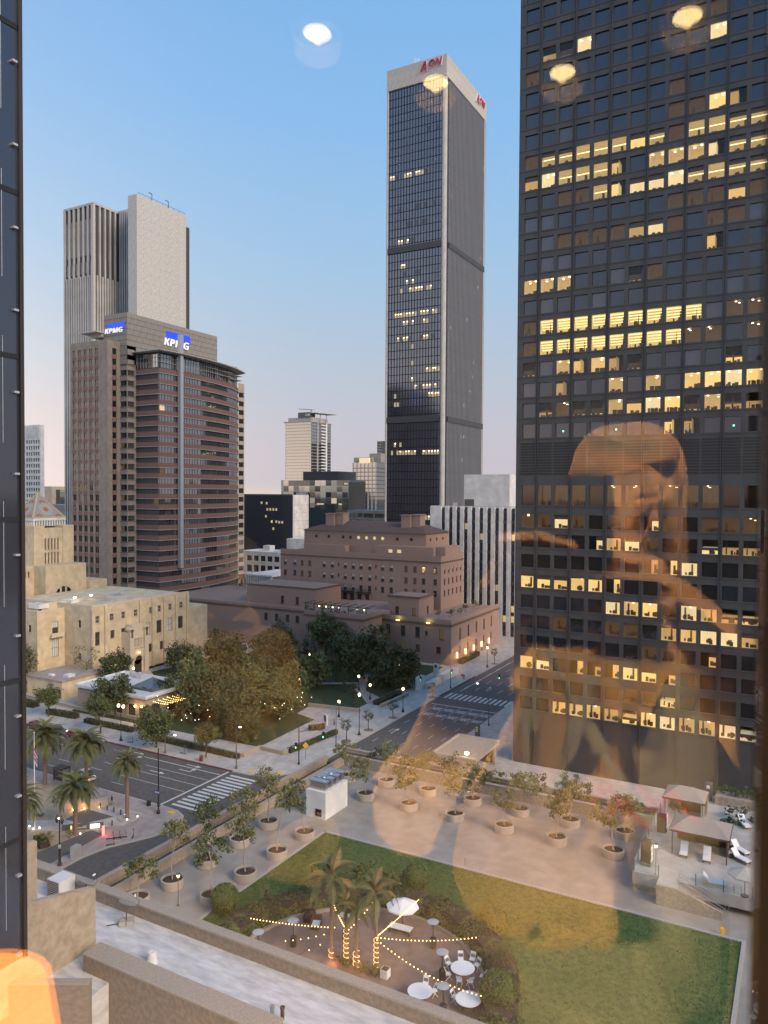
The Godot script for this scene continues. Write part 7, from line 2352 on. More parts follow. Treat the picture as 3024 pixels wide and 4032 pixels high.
func strand(mb: MB, wire: MB, a: Vector3, b: Vector3, n: int, sag: float) -> void:
	var prev := a
	for k in n + 1:
		var t := float(k) / n
		var p := a.lerp(b, t) + Vector3(0, -sag * 4.0 * t * (1 - t), 0)
		mb.ball(p + Vector3(0, -0.05, 0), Vector3.ONE * 0.042, 6, 4)
		if k > 0: wire.bar(prev, p, 0.012, 0.012)
		prev = p

func build_deck() -> void:
	var mb := MB.new()
	mb.box(Vector3(-54.0, 0.1, -87.0), Vector3(120, DECK, -3))
	var dk := structure("deck_floor", mb, M.deck)
	# street side: parapet, sunken ledge and outer wall
	var walls := [["deck_parapet", "low concrete parapet along the deck's avenue side", -54.3, -54.0, DECK - 0.5, DECK + 0.9, -87.0, -20.0], ["ledge_wall", "outer concrete wall of the ledge above the avenue", -57.4, -57.0, 0.1, DECK + 0.45, -87.6, -20.0], ["deck_parapet", "low concrete parapet along the deck's cross street side", -54.3, 14.0, DECK - 0.3, DECK + 1.3, -87.4, -87.0], ["ledge_wall", "outer concrete wall below the deck's cross street planting", -57.4, 60.0, 0.1, DECK + 0.2, -92.6, -92.2]]
	for q in walls:
		var t := thing(q[0], q[1], "wall", Vector3.ZERO, 0, "concrete walls of the deck")
		mb = MB.new()
		mb.box(Vector3(q[2], q[4], q[6]), Vector3(q[3], q[5], q[7]))
		part(t, "wall_body", mb, M.deck_wall)
		mb = MB.new()
		mb.box(Vector3(q[2] - 0.1, q[5], q[6] - 0.06), Vector3(q[3] + 0.1, q[5] + 0.12, q[7] + 0.06))
		part(t, "coping", mb, M.coping)
	mb = MB.new()
	mb.box(Vector3(-57.0, 0.1, -87.5), Vector3(-54.3, DECK - 0.5, -20))
	structure("ledge_floor", mb, M.mulch)
	mb = MB.new()
	mb.box(Vector3(-57.0, 0.1, -92.2), Vector3(60, DECK - 0.2, -87.4))
	structure("planting_bed", mb, M.mulch)
	# planting behind the back parapet
	for k in 9:
		var od: String = ["first", "second", "third", "fourth", "fifth", "sixth", "seventh", "eighth", "ninth"][k]
		var x := -50.5 + k * 5.6
		tree("leafy bush behind the deck's back parapet, %s from the avenue corner" % od, Vector3(x, DECK - 0.2, -89.8), 2.5 + 0.5 * (k % 3), 1.7, "shrub", "bushes behind the deck parapet", "leaf_mid" if k % 2 else "leaf_dark", 1.0, Vector3.ZERO, k, "bush")
	# lawn with a pale kerb
	mb = MB.new()
	sheet(mb, -44.9, -68.5, -3.8, -24, DECK + 0.03)
	var lawn := structure("lawn", mb, M.lawn)
	var blades := MB.new()
	blades.colored = true
	var g := RandomNumberGenerator.new()
	g.seed = 5
	for k in 60000:
		var x := g.randf_range(-44.8, -3.9); var z := g.randf_range(-68.4, -36.0)
		if Vector2(x + 29.2, z + 48.2).length() < 12.2: continue
		var h := g.randf_range(0.03, 0.085); var an := g.randf() * TAU
		var d := Vector3(cos(an), 0, sin(an)); var p := Vector3(x, DECK + 0.03, z)
		var v := g.randf_range(0.6, 1.5)
		blades.tint = Color(v * g.randf_range(0.8, 1.25), v, v * 0.8)
		blades.tri(p - d * 0.045, p + d * 0.045, p + Vector3(g.randfn() * 0.03, h, g.randfn() * 0.03), Vector3(-d.z, 0.8, d.x).normalized())
	leafy("grass_blade", lin(0.075, 0.135, 0.030))
	var gr := structure("grass", blades, M.grass_blade, "stuff")
	gr.set_meta("label", "short mown grass of the deck lawn"); gr.set_meta("category", "grass")
	for q in [[-45.2, -44.9, -68.8, -24.0], [-45.2, -3.5, -68.8, -68.5], [-3.8, -3.5, -68.5, -24.0]]:
		mb = MB.new()
		mb.box(Vector3(q[0], DECK, q[2]), Vector3(q[1], DECK + 0.12, q[3]))
		part(lawn, "lawn_kerb", mb, M.kerb)
	# trees in tubs: two rows along the avenue side, two along the back
	var od := ["first", "second", "third", "fourth", "fifth", "sixth", "seventh", "eighth"]
	var k := 0
	for z in [-51.8, -56.5, -61.5, -66.4]:
		var n: int = roundi((-51.8 - z) / 4.9)
		potted_tree("slim tree in the lawn-side row, %s from the roof" % od[n], -46.1, z, 5.4 + 0.5 * (n % 3), k); k += 1
		potted_tree("slim tree in the parapet-side row, %s from the roof" % od[n], -51.1, z - 0.2, 5.1 + 0.4 * ((n + 1) % 3), k); k += 1
	potted_tree("slim tree beside the deck's avenue corner bush", -50.6, -82.7, 4.4, k); k += 1
	potted_tree("slim tree leaning by the deck lamp", -51.6, -48.2, 3.8, k); k += 1
	for n in 6:
		potted_tree("slim tree in the back front row, %s from the plant box" % od[n], -45.7 + n * 5.87, -78.6, 4.3 + 0.4 * (n % 3), k); k += 1
		potted_tree("slim tree in the back rear row, %s from the plant box" % od[n], -45.6 + n * 5.87, -83.6, 4.0 + 0.4 * ((n + 1) % 3), k); k += 1
	# white box of air handling plant
	var t := thing("plant_box", "tall white concrete box with steel vents on top beside the tree tubs", "vent shaft")
	mb = MB.new()
	mb.box(Vector3(-49.2, DECK, -71.1), Vector3(-46.55, DECK + 3.1, -75.8))
	part(t, "box", mb, M.wall_white)
	mb = MB.new()
	mb.box(Vector3(-47.9, DECK + 0.3, -71.1), Vector3(-47.1, DECK + 1.1, -71.05))
	part(t, "opening", mb, M.rubber)
	for n in 4:
		mb = MB.new()
		var z := -71.5 - n * 1.15
		mb.box(Vector3(-48.9, DECK + 3.1, z), Vector3(-46.9, DECK + 4.1, z - 0.65)); mb.box(Vector3(-49.0, DECK + 4.0, z + 0.15), Vector3(-46.7, DECK + 4.15, z - 0.75))
		part(t, "vent", mb, M.steel)
	for n in 2:
		mb = MB.new()
		mb.lathe(Vector3(-48.2, DECK + 3.1, -73.0 - n * 1.5), [Vector2(0.5, 0), Vector2(0.5, 0.8), Vector2(0.62, 0.85), Vector2(0.55, 1.15), Vector2(0, 1.2)], 14)
		part(t, "turbine_cowl", mb, M.steel)
	# deck lamp posts
	for q in [[-48.3, -49.85, DECK, "thin lit lamp post on the deck by the tree tubs"], [-11.4, -73.3, TERR, "thin lit lamp post at the terrace steps"]]:
		t = thing("deck_lamp", q[3], "lamp post", Vector3(q[0], q[2], q[1]), 0, "thin lamp posts")
		mb = MB.new()
		mb.lathe(Vector3.ZERO, [Vector2(0.14, 0), Vector2(0.14, 0.04), Vector2(0.035, 0.06), Vector2(0.03, 2.6)], 8)
		part(t, "post", mb, M.slate)
		mb = MB.new()
		mb.lathe(Vector3(0, 2.55, 0), [Vector2(0.08, 0), Vector2(0.17, 0.26), Vector2(0.0, 0.27)], 10)
		part(t, "lamp_bulb", mb, M.lamp_globe)
		mb = MB.new()
		mb.lathe(Vector3(0, 2.83, 0), [Vector2(0.24, 0), Vector2(0.22, 0.04), Vector2(0, 0.1)], 12)
		part(t, "cap", mb, M.slate)
		lamp_at(t, Vector3(0.0, 2.7, 0.4), Color(1.0, 0.8, 0.5), 0.8, 0.15)
	t = thing("stanchion", "low metal post pair at the lawn's far kerb", "post", Vector3(-28.6, DECK, -68.9))
	mb = MB.new()
	mb.bar(Vector3(-0.12, 0, 0), Vector3(-0.12, 0.95, 0), 0.04, 0.04); mb.bar(Vector3(0.12, 0, 0), Vector3(0.12, 0.95, 0), 0.04, 0.04); mb.bar(Vector3(-0.12, 0.93, 0), Vector3(0.12, 0.93, 0), 0.04, 0.04)
	part(t, "frame", mb, M.steel)
	t = thing("floor_sign", "yellow folding floor sign at the foot of the terrace stairs", "sign", Vector3(-5.3, DECK, -68.9), 0.5)
	mb = MB.new()
	mb.boxt(Transform3D(Basis(Vector3.RIGHT, 0.2), Vector3(0, 0.32, 0.08)), Vector3(0.3, 0.65, 0.02)); mb.boxt(Transform3D(Basis(Vector3.RIGHT, -0.2), Vector3(0, 0.32, -0.08)), Vector3(0.3, 0.65, 0.02))
	part(t, "panel", mb, M.yellow)
	t = thing("safety_rail", "yellow safety rail at the lawn's near end", "rail", Vector3(-4.2, DECK, -49.5))
	mb = MB.new()
	mb.bar(Vector3(0, 0, 0), Vector3(0, 1.1, 0), 0.05, 0.05); mb.bar(Vector3(0.2, 0, -2.0), Vector3(0.2, 1.1, -2.0), 0.05, 0.05); mb.bar(Vector3(0, 1.1, 0), Vector3(0.2, 1.1, -2.0), 0.05, 0.05)
	part(t, "tube_frame", mb, M.yellow)
	build_patio()
	build_terrace()

func build_patio() -> void:
	var c := Vector3(-29.2, DECK, -48.2)
	var mb := MB.new()
	mb.lathe(c, [Vector2(10.0, 0.045), Vector2(0, 0.05)], 64)
	var pt := structure("patio_floor", mb, M.patio)
	for k in 44:
		var a := -PI * 1.06 + PI * 1.14 * k / 44; var b := -PI * 1.06 + PI * 1.14 * (k + 0.98) / 44
		mb = MB.new()
		mb.bar(c + Vector3(cos(a) * 10.15, 0.15, sin(a) * 10.15), c + Vector3(cos(b) * 10.15, 0.15, sin(b) * 10.15), 0.3, 0.3)
		part(pt, "edging_stone", mb, M.coping)
	# hedge round it: an uneven belt of leaves
	var g := RandomNumberGenerator.new()
	g.seed = 77
	var t := thing("patio_hedge", "thick dark hedge curving round the paved patio", "hedge")
	mb = MB.new()
	for k in 40:
		var a := -PI * 1.02 + PI * 1.06 * k / 40; var b := -PI * 1.02 + PI * 1.06 * (k + 1) / 40
		mb.bar(c + Vector3(cos(a) * 11.5, 0.65, sin(a) * 11.5), c + Vector3(cos(b) * 11.5, 0.65, sin(b) * 11.5), 1.9, 1.2)
	part(t, "branches", mb, M.soil)
	mb = MB.new()
	mb.colored = true
	for k in 14000:
		var a := -PI * 1.04 + PI * 1.10 * g.randf()
		var bump := 0.25 * sin(a * 17.0) + 0.2 * sin(a * 41.0 + 1.0)
		var w := g.randf() * PI
		var p := c + Vector3(cos(a) * (11.5 + cos(w) * 1.3), 0.35 + sin(w) * (1.15 + bump) + 0.05 * g.randfn(), sin(a) * (11.5 + cos(w) * 1.3))
		var nn := (Vector3(cos(a) * cos(w), sin(w) + 0.3, sin(a) * cos(w)) + Vector3(g.randfn(), g.randfn(), g.randfn()) * 0.5).normalized()
		var x := nn.cross(Vector3(g.randfn(), g.randfn(), g.randfn())).normalized() * 0.11; var y := nn.cross(x) * 0.7
		var v := g.randf_range(0.5, 1.3) * (0.8 + 0.3 * sin(a * 23.0))
		mb.tint = Color(v, v, v * 0.85)
		mb.quad(p - x, p + y, p + x, p - y, nn)
	part(t, "foliage", mb, M.leaf_mid)
	topiary("round clipped bush at the lawn corner beside the hotel roof", Vector3(-43.9, DECK, -51.0), 1.3, 1)
	topiary("round clipped bush standing alone on the lawn behind the parasol", Vector3(-30.9, DECK, -62.4), 1.3, 2)
	topiary("round clipped bush on the hedge's lawn side, between the other two", Vector3(-22.2, DECK, -59.4), 1.28, 3)
	topiary("round clipped bush closest to the near roof parapet and tables", Vector3(-18.6, DECK, -51.0), 1.4, 4)
	for q in [[-38.2, -57.8, 2.4, 1.8, "leaf_dark", "dark tall bush at the hedge's far end behind the bare palm"], [-35.2, -60.6, 2.8, 1.8, "leaf_mid", "grey green bush on the lawn behind the hedge"], [-40.2, -52.6, 2.2, 1.7, "leaf_dark", "dark bush between the corner topiary and the patio"], [-32.4, -60.2, 2.4, 1.6, "leaf_dark", "dark bush in the hedge behind the parasol"]]:
		tree(q[5], Vector3(q[0], DECK, q[1]), q[2], q[3], "shrub", "bushes beside the patio", q[4], 1.0, Vector3.ZERO, int(q[2] * 10), "bush")
	# slim palms wound with lights
	var pg := "slim palms on the patio"
	palm("tallest slim palm with hanging dry fronds, furthest from the tables", Vector3(-32.15, DECK, -50.0), 6.4, 0.13, 2.5, 13, pg, true, false, "slim_palm")
	palm("short slim palm wound with lights, second from the heater side", Vector3(-30.8, DECK, -50.05), 4.7, 0.14, 1.7, 12, pg, true, false, "slim_palm")
	palm("shortest slim palm over the planting bed", Vector3(-29.85, DECK, -50.05), 4.2, 0.12, 1.7, 12, pg, false, false, "slim_palm")
	palm("slim palm wound with lights nearest the parasol", Vector3(-28.4, DECK, -50.7), 5.9, 0.13, 2.2, 13, pg, true, false, "slim_palm", Vector3(-0.15, 0, 0))
	var bulbs := 0
	var wl := [[Vector3(-30.8, DECK, -50.05), 2.6, 26, 0.2, "lights wound up the short slim palm"], [Vector3(-28.45, DECK, -50.7), 2.4, 22, 0.19, "lights wound up the palm nearest the parasol"], [Vector3(-32.15, DECK, -50.0), 0.7, 8, 0.19, "lights wound round the foot of the tallest slim palm"], [Vector3(-29.85, DECK, -50.05), 1.1, 8, 0.26, "loose loops of lights on the shortest slim palm"]]
	for q in wl:
		t = thing("light_coil", q[4], "string lights", q[0], 0, "coiled rope lights on palms")
		mb = MB.new()
		var pts := []
		for k in 180:
			var s := k / 179.0
			var an: float = s * TAU * q[1] * 2.6
			pts.append(Vector3(cos(an) * q[3], 0.15 + s * q[1], sin(an) * q[3]))
		for k in 179: mb.bar(pts[k], pts[k + 1], 0.022, 0.022)
		part(t, "rope_light", mb, M.amber_light)
		lamp_at(t, Vector3(0.5, q[1] * 0.6, 0.5), Color(1.0, 0.62, 0.25), 0.5, 0.2)
	var st := [[Vector3(-38.6, DECK + 2.5, -48.0), Vector3(-31.9, DECK + 2.6, -50.1), 26, 0.12, "string of bulbs from the corner bush to the palms"], [Vector3(-32.15, DECK + 4.9, -50.0), Vector3(-30.8, DECK + 2.8, -50.05), 16, 0.15, "string of bulbs from the tall palm down to the short palm"], [Vector3(-30.8, DECK + 2.6, -50.05), Vector3(-28.5, DECK + 5.6, -50.6), 11, 0.2, "string of bulbs rising from the short palm to the parasol-side palm"], [Vector3(-28.4, DECK + 2.6, -50.7), Vector3(-27.86, DECK + 2.7, -56.9), 28, 0.05, "string of bulbs passing the white parasol"], [Vector3(-28.3, DECK + 2.6, -50.6), Vector3(-21.56, DECK + 2.7, -54.2), 26, 0.25, "string of bulbs across to the curved hedge"], [Vector3(-28.3, DECK + 2.4, -50.6), Vector3(-18.7, DECK + 2.7, -48.0), 26, 0.55, "string of bulbs sagging over the round tables"], [Vector3(-35.8, DECK + 1.0, -48.9), Vector3(-32.1, DECK + 2.2, -50.0), 6, 0.1, "short string of bulbs left of the tallest slim palm"], [Vector3(-34.6, DECK + 0.6, -47.4), Vector3(-32.2, DECK + 1.6, -50.1), 4, 0.05, "lowest short string of bulbs beside the near parapet"]]
	for q in st:
		t = thing("string_of_lights", q[4], "string lights", Vector3.ZERO, 0, "strings of bulbs over the patio")
		mb = MB.new()
		var wire := MB.new()
		strand(mb, wire, q[0], q[1], q[2], q[3])
		part(t, "light_bulbs", mb, M.bulb_light).set_meta("kind", "stuff")
		part(t, "wire", wire, M.black_metal)
	# planting bed at the palms' feet
	for q in [[-30.4, -49.6, "in the middle of the bed"], [-29.3, -49.7, "right of the middle"], [-28.5, -50.0, "under the parasol-side palm"], [-31.2, -49.8, "under the short palm"], [-27.9, -49.7, "by the white tub"]]:
		tree("low leafy plant at the palms' feet, " + q[2], Vector3(q[0], DECK, q[1]), 0.9, 0.55, "shrub", "plants at the palms' feet", "leaf_mid", 1.0, Vector3.ZERO, 2, "low_plant")
	t = thing("white_tub", "small white square tub at the end of the palm bed", "planter", Vector3(-27.3, DECK + 0.04, -50.1))
	mb = MB.new()
	mb.box(Vector3(-0.3, 0, -0.3), Vector3(0.3, 0.65, 0.3))
	part(t, "tub", mb, M.wall_white)
	mb = MB.new()
	mb.box(Vector3(-0.25, 0.65, -0.25), Vector3(0.25, 0.67, 0.25))
	part(t, "soil", mb, M.soil)
	heater("patio heater in front of the hedge behind the bench", -25.75, -55.35)
	heater("patio heater beside the table with chairs", -23.4, -52.0)
	heater("patio heater nearest the near parapet", -21.7, -48.4)
	heater("patio heater behind the short slim palm", -32.5, -52.7)
	heater("patio heater by the dark armchair", -35.75, -49.9)
	heater("patio heater hidden to its cap by the near parapet", -37.2, -47.2)
	round_table("round white table ringed by folding chairs", -22.15, -53.0)
	round_table("round white table nearest the round clipped bush", -20.4, -49.9)
	round_table("round white table half hidden by the near parapet", -23.8, -49.0)
	var ch := [[-22.9, -54.4, "folding chair on the table's hedge side, first of two"], [-22.1, -54.8, "folding chair on the table's hedge side, second of two"], [-21.5, -54.3, "folding chair tucked by the table's far right"], [-23.5, -53.4, "folding chair left of the ringed table"], [-23.0, -52.2, "folding chair at the ringed table beside the heater"], [-21.95, -51.9, "folding chair on the ringed table's near side, left"], [-21.2, -52.2, "folding chair on the ringed table's near side, right"], [-20.6, -53.2, "folding chair right of the ringed table"]]
	for q in ch:
		folding_chair(q[2], Vector3(q[0], DECK + 0.05, q[1]), atan2(q[0] + 22.15, q[1] + 53.0))
	for q in [[-24.0, -50.3, -23.8, -49.0, "folding chair behind the half hidden table"], [-23.1, -49.9, -23.8, -49.0, "folding chair right of the half hidden table"], [-20.0, -51.0, -20.4, -49.9, "folding chair behind the table by the clipped bush"], [-21.5, -50.0, -20.4, -49.9, "folding chair left of the table by the clipped bush"]]:
		folding_chair(q[4], Vector3(q[0], DECK + 0.05, q[1]), atan2(q[0] - q[2], q[1] - q[3]))
	parasol("open white parasol at the back of the patio", Vector3(-29.2, DECK + 0.04, -56.6), 1.4, 2.5, M.linen)
	t = thing("bench_table", "long white bench table in front of the patio hedge", "table", Vector3(-29.0, DECK + 0.04, -55.85), 0.08)
	mb = MB.new()
	mb.box(Vector3(-1.0, 0.46, -0.38), Vector3(1.0, 0.52, 0.38))
	part(t, "top", mb, M.linen)
	for s in [-0.85, 0.85]:
		mb = MB.new()
		mb.box(Vector3(s - 0.05, 0, -0.3), Vector3(s + 0.05, 0.46, 0.3))
		part(t, "leg", mb, M.wicker)
	for q in [[-36.6, -53.5, M.black_metal, "black patio armchair beside the wicker one"], [-35.6, -53.0, M.wicker, "brown patio armchair with white cushion"]]:
		t = thing("patio_armchair", q[3], "armchair", Vector3(q[0], DECK + 0.04, q[1]), 0.4, "patio armchairs")
		mb = MB.new()
		mb.box(Vector3(-0.4, 0.05, -0.4), Vector3(0.4, 0.32, 0.4))
		part(t, "seat", mb, q[2])
		mb = MB.new()
		mb.box(Vector3(-0.42, 0.05, -0.55), Vector3(0.42, 0.85, -0.4))
		part(t, "backrest", mb, q[2])
		for s in [-0.48, 0.4]:
			mb = MB.new()
			mb.box(Vector3(s, 0.05, -0.45), Vector3(s + 0.08, 0.6, 0.4))
			part(t, "armrest", mb, q[2])
		mb = MB.new()
		mb.box(Vector3(-0.32, 0.32, -0.38), Vector3(0.32, 0.42, 0.34))
		part(t, "cushion", mb, M.linen if q[2] == M.wicker else M.cloth_black)

func glass_rail(label: String, a: Vector3, b: Vector3, n: int) -> void:
	var t := thing("glass_railing", label, "railing", Vector3.ZERO, 0, "glass railings of the terrace")
	for k in n + 1:
		var mb := MB.new()
		var p := a.lerp(b, float(k) / n)
		mb.box(p + Vector3(-0.03, 0, -0.03), p + Vector3(0.03, 1.08, 0.03))
		part(t, "post", mb, M.slate)
		if k < n:
			var q := a.lerp(b, float(k + 1) / n)
			mb = MB.new()
			mb.bar(p + Vector3(0, 0.55, 0), q + Vector3(0, 0.55, 0), 0.014, 0.95)
			part(t, "glass_panel", mb, M.rail_glass)

func build_terrace() -> void:
	var mb := MB.new()
	mb.box(Vector3(-13.4, TERR - 1.1, -72.9), Vector3(30, TERR, -96))
	var te := structure("terrace_floor", mb, M.walk)
	mb = MB.new()
	mb.box(Vector3(-13.3, DECK, -73.1), Vector3(-10.8, TERR - 1.1, -96)); mb.box(Vector3(-10.8, DECK, -78), Vector3(30, TERR - 1.1, -96))
	structure("terrace_wall", mb, M.deck_wall)
	var t := thing("terrace_stair", "concrete stair with solid side wall from the terrace to the deck", "staircase")
	mb = MB.new()
	var sw := [Vector2(-11.0, TERR - 1.75), Vector2(-11.0, TERR + 0.12), Vector2(-9.3, TERR + 0.12), Vector2(-5.5, DECK + 0.75), Vector2(-5.5, DECK), Vector2(-7.1, DECK), Vector2(-9.3, TERR - 1.75)]
	for k in sw.size():
		var a: Vector2 = sw[k]; var b: Vector2 = sw[(k + 1) % sw.size()]
		mb.quad(Vector3(a.x, a.y, -71.35), Vector3(b.x, b.y, -71.35), Vector3(b.x, b.y, -71.15), Vector3(a.x, a.y, -71.15), Vector3((a.y - b.y), (b.x - a.x), 0).normalized())
	var ix := Geometry2D.triangulate_polygon(PackedVector2Array(sw))
	for k in range(0, ix.size(), 3):
		for z in [-71.15, -71.35]: mb.tri(Vector3(sw[ix[k]].x, sw[ix[k]].y, z), Vector3(sw[ix[k + 1]].x, sw[ix[k + 1]].y, z), Vector3(sw[ix[k + 2]].x, sw[ix[k + 2]].y, z), Vector3(0, 0, 1 if z > -71.2 else -1))
	part(t, "side_wall", mb, M.deck_wall)
	mb = MB.new()
	mb.box(Vector3(-11.0, TERR - 0.3, -71.35), Vector3(-9.3, TERR, -72.9)); mb.box(Vector3(-11.0, DECK + 0.1, -71.35), Vector3(-10.8, TERR + 0.1, -72.9))
	part(t, "landing", mb, M.walk)
	for k in 10:
		mb = MB.new()
		mb.box(Vector3(-9.3 + k * 0.36, DECK, -71.36), Vector3(-8.94 + k * 0.36, TERR - (k + 1) * 0.165, -72.7))
		part(t, "step", mb, M.walk_warm)
	for z in [-71.4, -72.75]:
		mb = MB.new()
		for y in [0.65, 0.95]: mb.tube(Vector3(-9.3, TERR + y, z), Vector3(-5.4, DECK + y + 0.1, z), 0.03, 0.03, 6)
		mb.tube(Vector3(-5.4, DECK + 0.75, z), Vector3(-5.1, DECK + 0.75, z), 0.03, 0.03, 6); mb.tube(Vector3(-5.1, DECK + 0.45, z), Vector3(-5.1, DECK + 1.05, z), 0.03, 0.03, 6)
		for q in [0.0, 0.5, 1.0]: mb.tube(Vector3(-9.3, TERR, z).lerp(Vector3(-5.4, DECK + 0.1, z), q), Vector3(-9.3, TERR + 0.95, z).lerp(Vector3(-5.4, DECK + 1.05, z), q), 0.025, 0.025, 6)
		part(t, "handrail", mb, M.steel)
	glass_rail("glass railing along the terrace's lawn side beside the stair", Vector3(-7.9, TERR, -72.95), Vector3(6, TERR, -72.95), 6)
	glass_rail("glass railing along the terrace's deck side up to the cabana", Vector3(-13.3, TERR, -73.2), Vector3(-13.3, TERR, -88), 8)
	glass_rail("short glass railing left of the terrace steps", Vector3(-13.3, TERR, -73.0), Vector3(-11.1, TERR, -73.0), 1)
	cabana("tan roofed cabana over two white loungers, nearer the steps", -10.7, -5.8, -78.5, -82.3, false)
	cabana("tan roofed cabana with tied curtains at the back of the terrace", -12.6, -8.8, -86.6, -90.0, true)
	lounger("white lounger under the cabana, on the lamp post side", Vector3(-9.65, TERR, -78.9), 0.06)
	lounger("white lounger under the cabana, on the parasol side", Vector3(-7.55, TERR, -78.8), 0.06)
	lounger("white lounger outside the cabana, nearer its back", Vector3(-4.9, TERR, -82.0), 0.85)
	lounger("white lounger with blue towel outside the cabana", Vector3(-4.7, TERR, -80.1), 0.95)
	lounger("white lounger on teak legs beside the glass railing", Vector3(-6.5, TERR, -73.9), PI / 2 + 0.1, true)
	lounger("teak daybed at the back of the terrace", Vector3(-4.9, TERR, -88.8), 0.5, true)
	for q in [[-9.3, -82.0, "low white table against the cabana screen, lamp post side"], [-7.3, -82.0, "low white table against the cabana screen, parasol side"]]:
		t = thing("side_table", q[2], "table", Vector3(q[0], TERR, q[1]), 0, "white side tables")
		mb = MB.new()
		mb.box(Vector3(-0.4, 1.55, -0.2), Vector3(0.4, 1.6, 0.2))
		part(t, "top", mb, M.linen)
		for s in [-0.3, 0.3]:
			mb = MB.new()
			mb.box(Vector3(s - 0.03, 0, -0.1), Vector3(s + 0.03, 1.55, 0.1))
			part(t, "leg", mb, M.wicker)
	t = thing("side_table", "small teak and glass table beside the terrace parasol", "table", Vector3(-4.5, TERR, -73.6), 0.2)
	mb = MB.new()
	mb.box(Vector3(-0.35, 0.42, -0.3), Vector3(0.35, 0.47, 0.3))
	part(t, "top", mb, M.rail_glass)
	for q in [[-0.3, -0.25], [0.3, -0.25], [-0.3, 0.25], [0.3, 0.25]]:
		mb = MB.new()
		mb.box(Vector3(q[0] - 0.03, 0, q[1] - 0.03), Vector3(q[0] + 0.03, 0.42, q[1] + 0.03))
		part(t, "leg", mb, M.teak)
	parasol("open tan parasol on the terrace at the picture's side", Vector3(-3.9, TERR, -72.6 - 0.6), 1.45, 2.6, M.canvas_pale)
	for q in [[-12.5, -74.9, 2.3, "reddish wooden cabinet with towels at the terrace corner"], [-12.35, -83.2, 1.7, "reddish wooden cabinet beside the rear cabana"]]:
		t = thing("towel_cabinet", q[3], "cabinet", Vector3(q[0], TERR, q[1]), 0, "towel cabinets")
		mb = MB.new()
		mb.box(Vector3(-0.45, 0, -0.5), Vector3(0.45, q[2], 0.5))
		part(t, "body", mb, M.wicker)
		for k in 3:
			mb = MB.new()
			mb.box(Vector3(0.45, 0.4 + k * 0.55, -0.35), Vector3(0.52, 0.75 + k * 0.55, 0.35))
			part(t, "towel_stack", mb, M.linen)
	# planter and back wall of the terrace
	t = thing("terrace_planter", "long dark planter with ferns at the back of the terrace", "planter", Vector3(-4, TERR, -94.4))
	mb = MB.new()
	mb.box(Vector3(-4.2, 0, -1.0), Vector3(8, 1.0, 1.0))
	part(t, "trough", mb, M.deck_wall)
	for k in 7:
		tree("fern in the long terrace planter, %s from the cabana end" % ["first", "second", "third", "fourth", "fifth", "sixth", "seventh"][k], Vector3(-7.4 + k * 1.2, TERR + 0.95, -94.4), 1.3, 0.8, "shrub", "ferns in the terrace planter", "leaf_topiary", 1.0, Vector3.ZERO, k, "fern")
	t = thing("drinks_cabinet", "tall grey cabinet with a white notice behind the rear cabana", "cabinet", Vector3(-9.0, TERR, -94.6))
	mb = MB.new()
	mb.box(Vector3(-0.4, 0, -0.4), Vector3(0.4, 1.9, 0.4))
	part(t, "body", mb, M.slate)
	mb = MB.new()
	mb.box(Vector3(-0.2, 1.4, 0.4), Vector3(0.15, 1.75, 0.42))
	part(t, "notice", mb, M.linen)

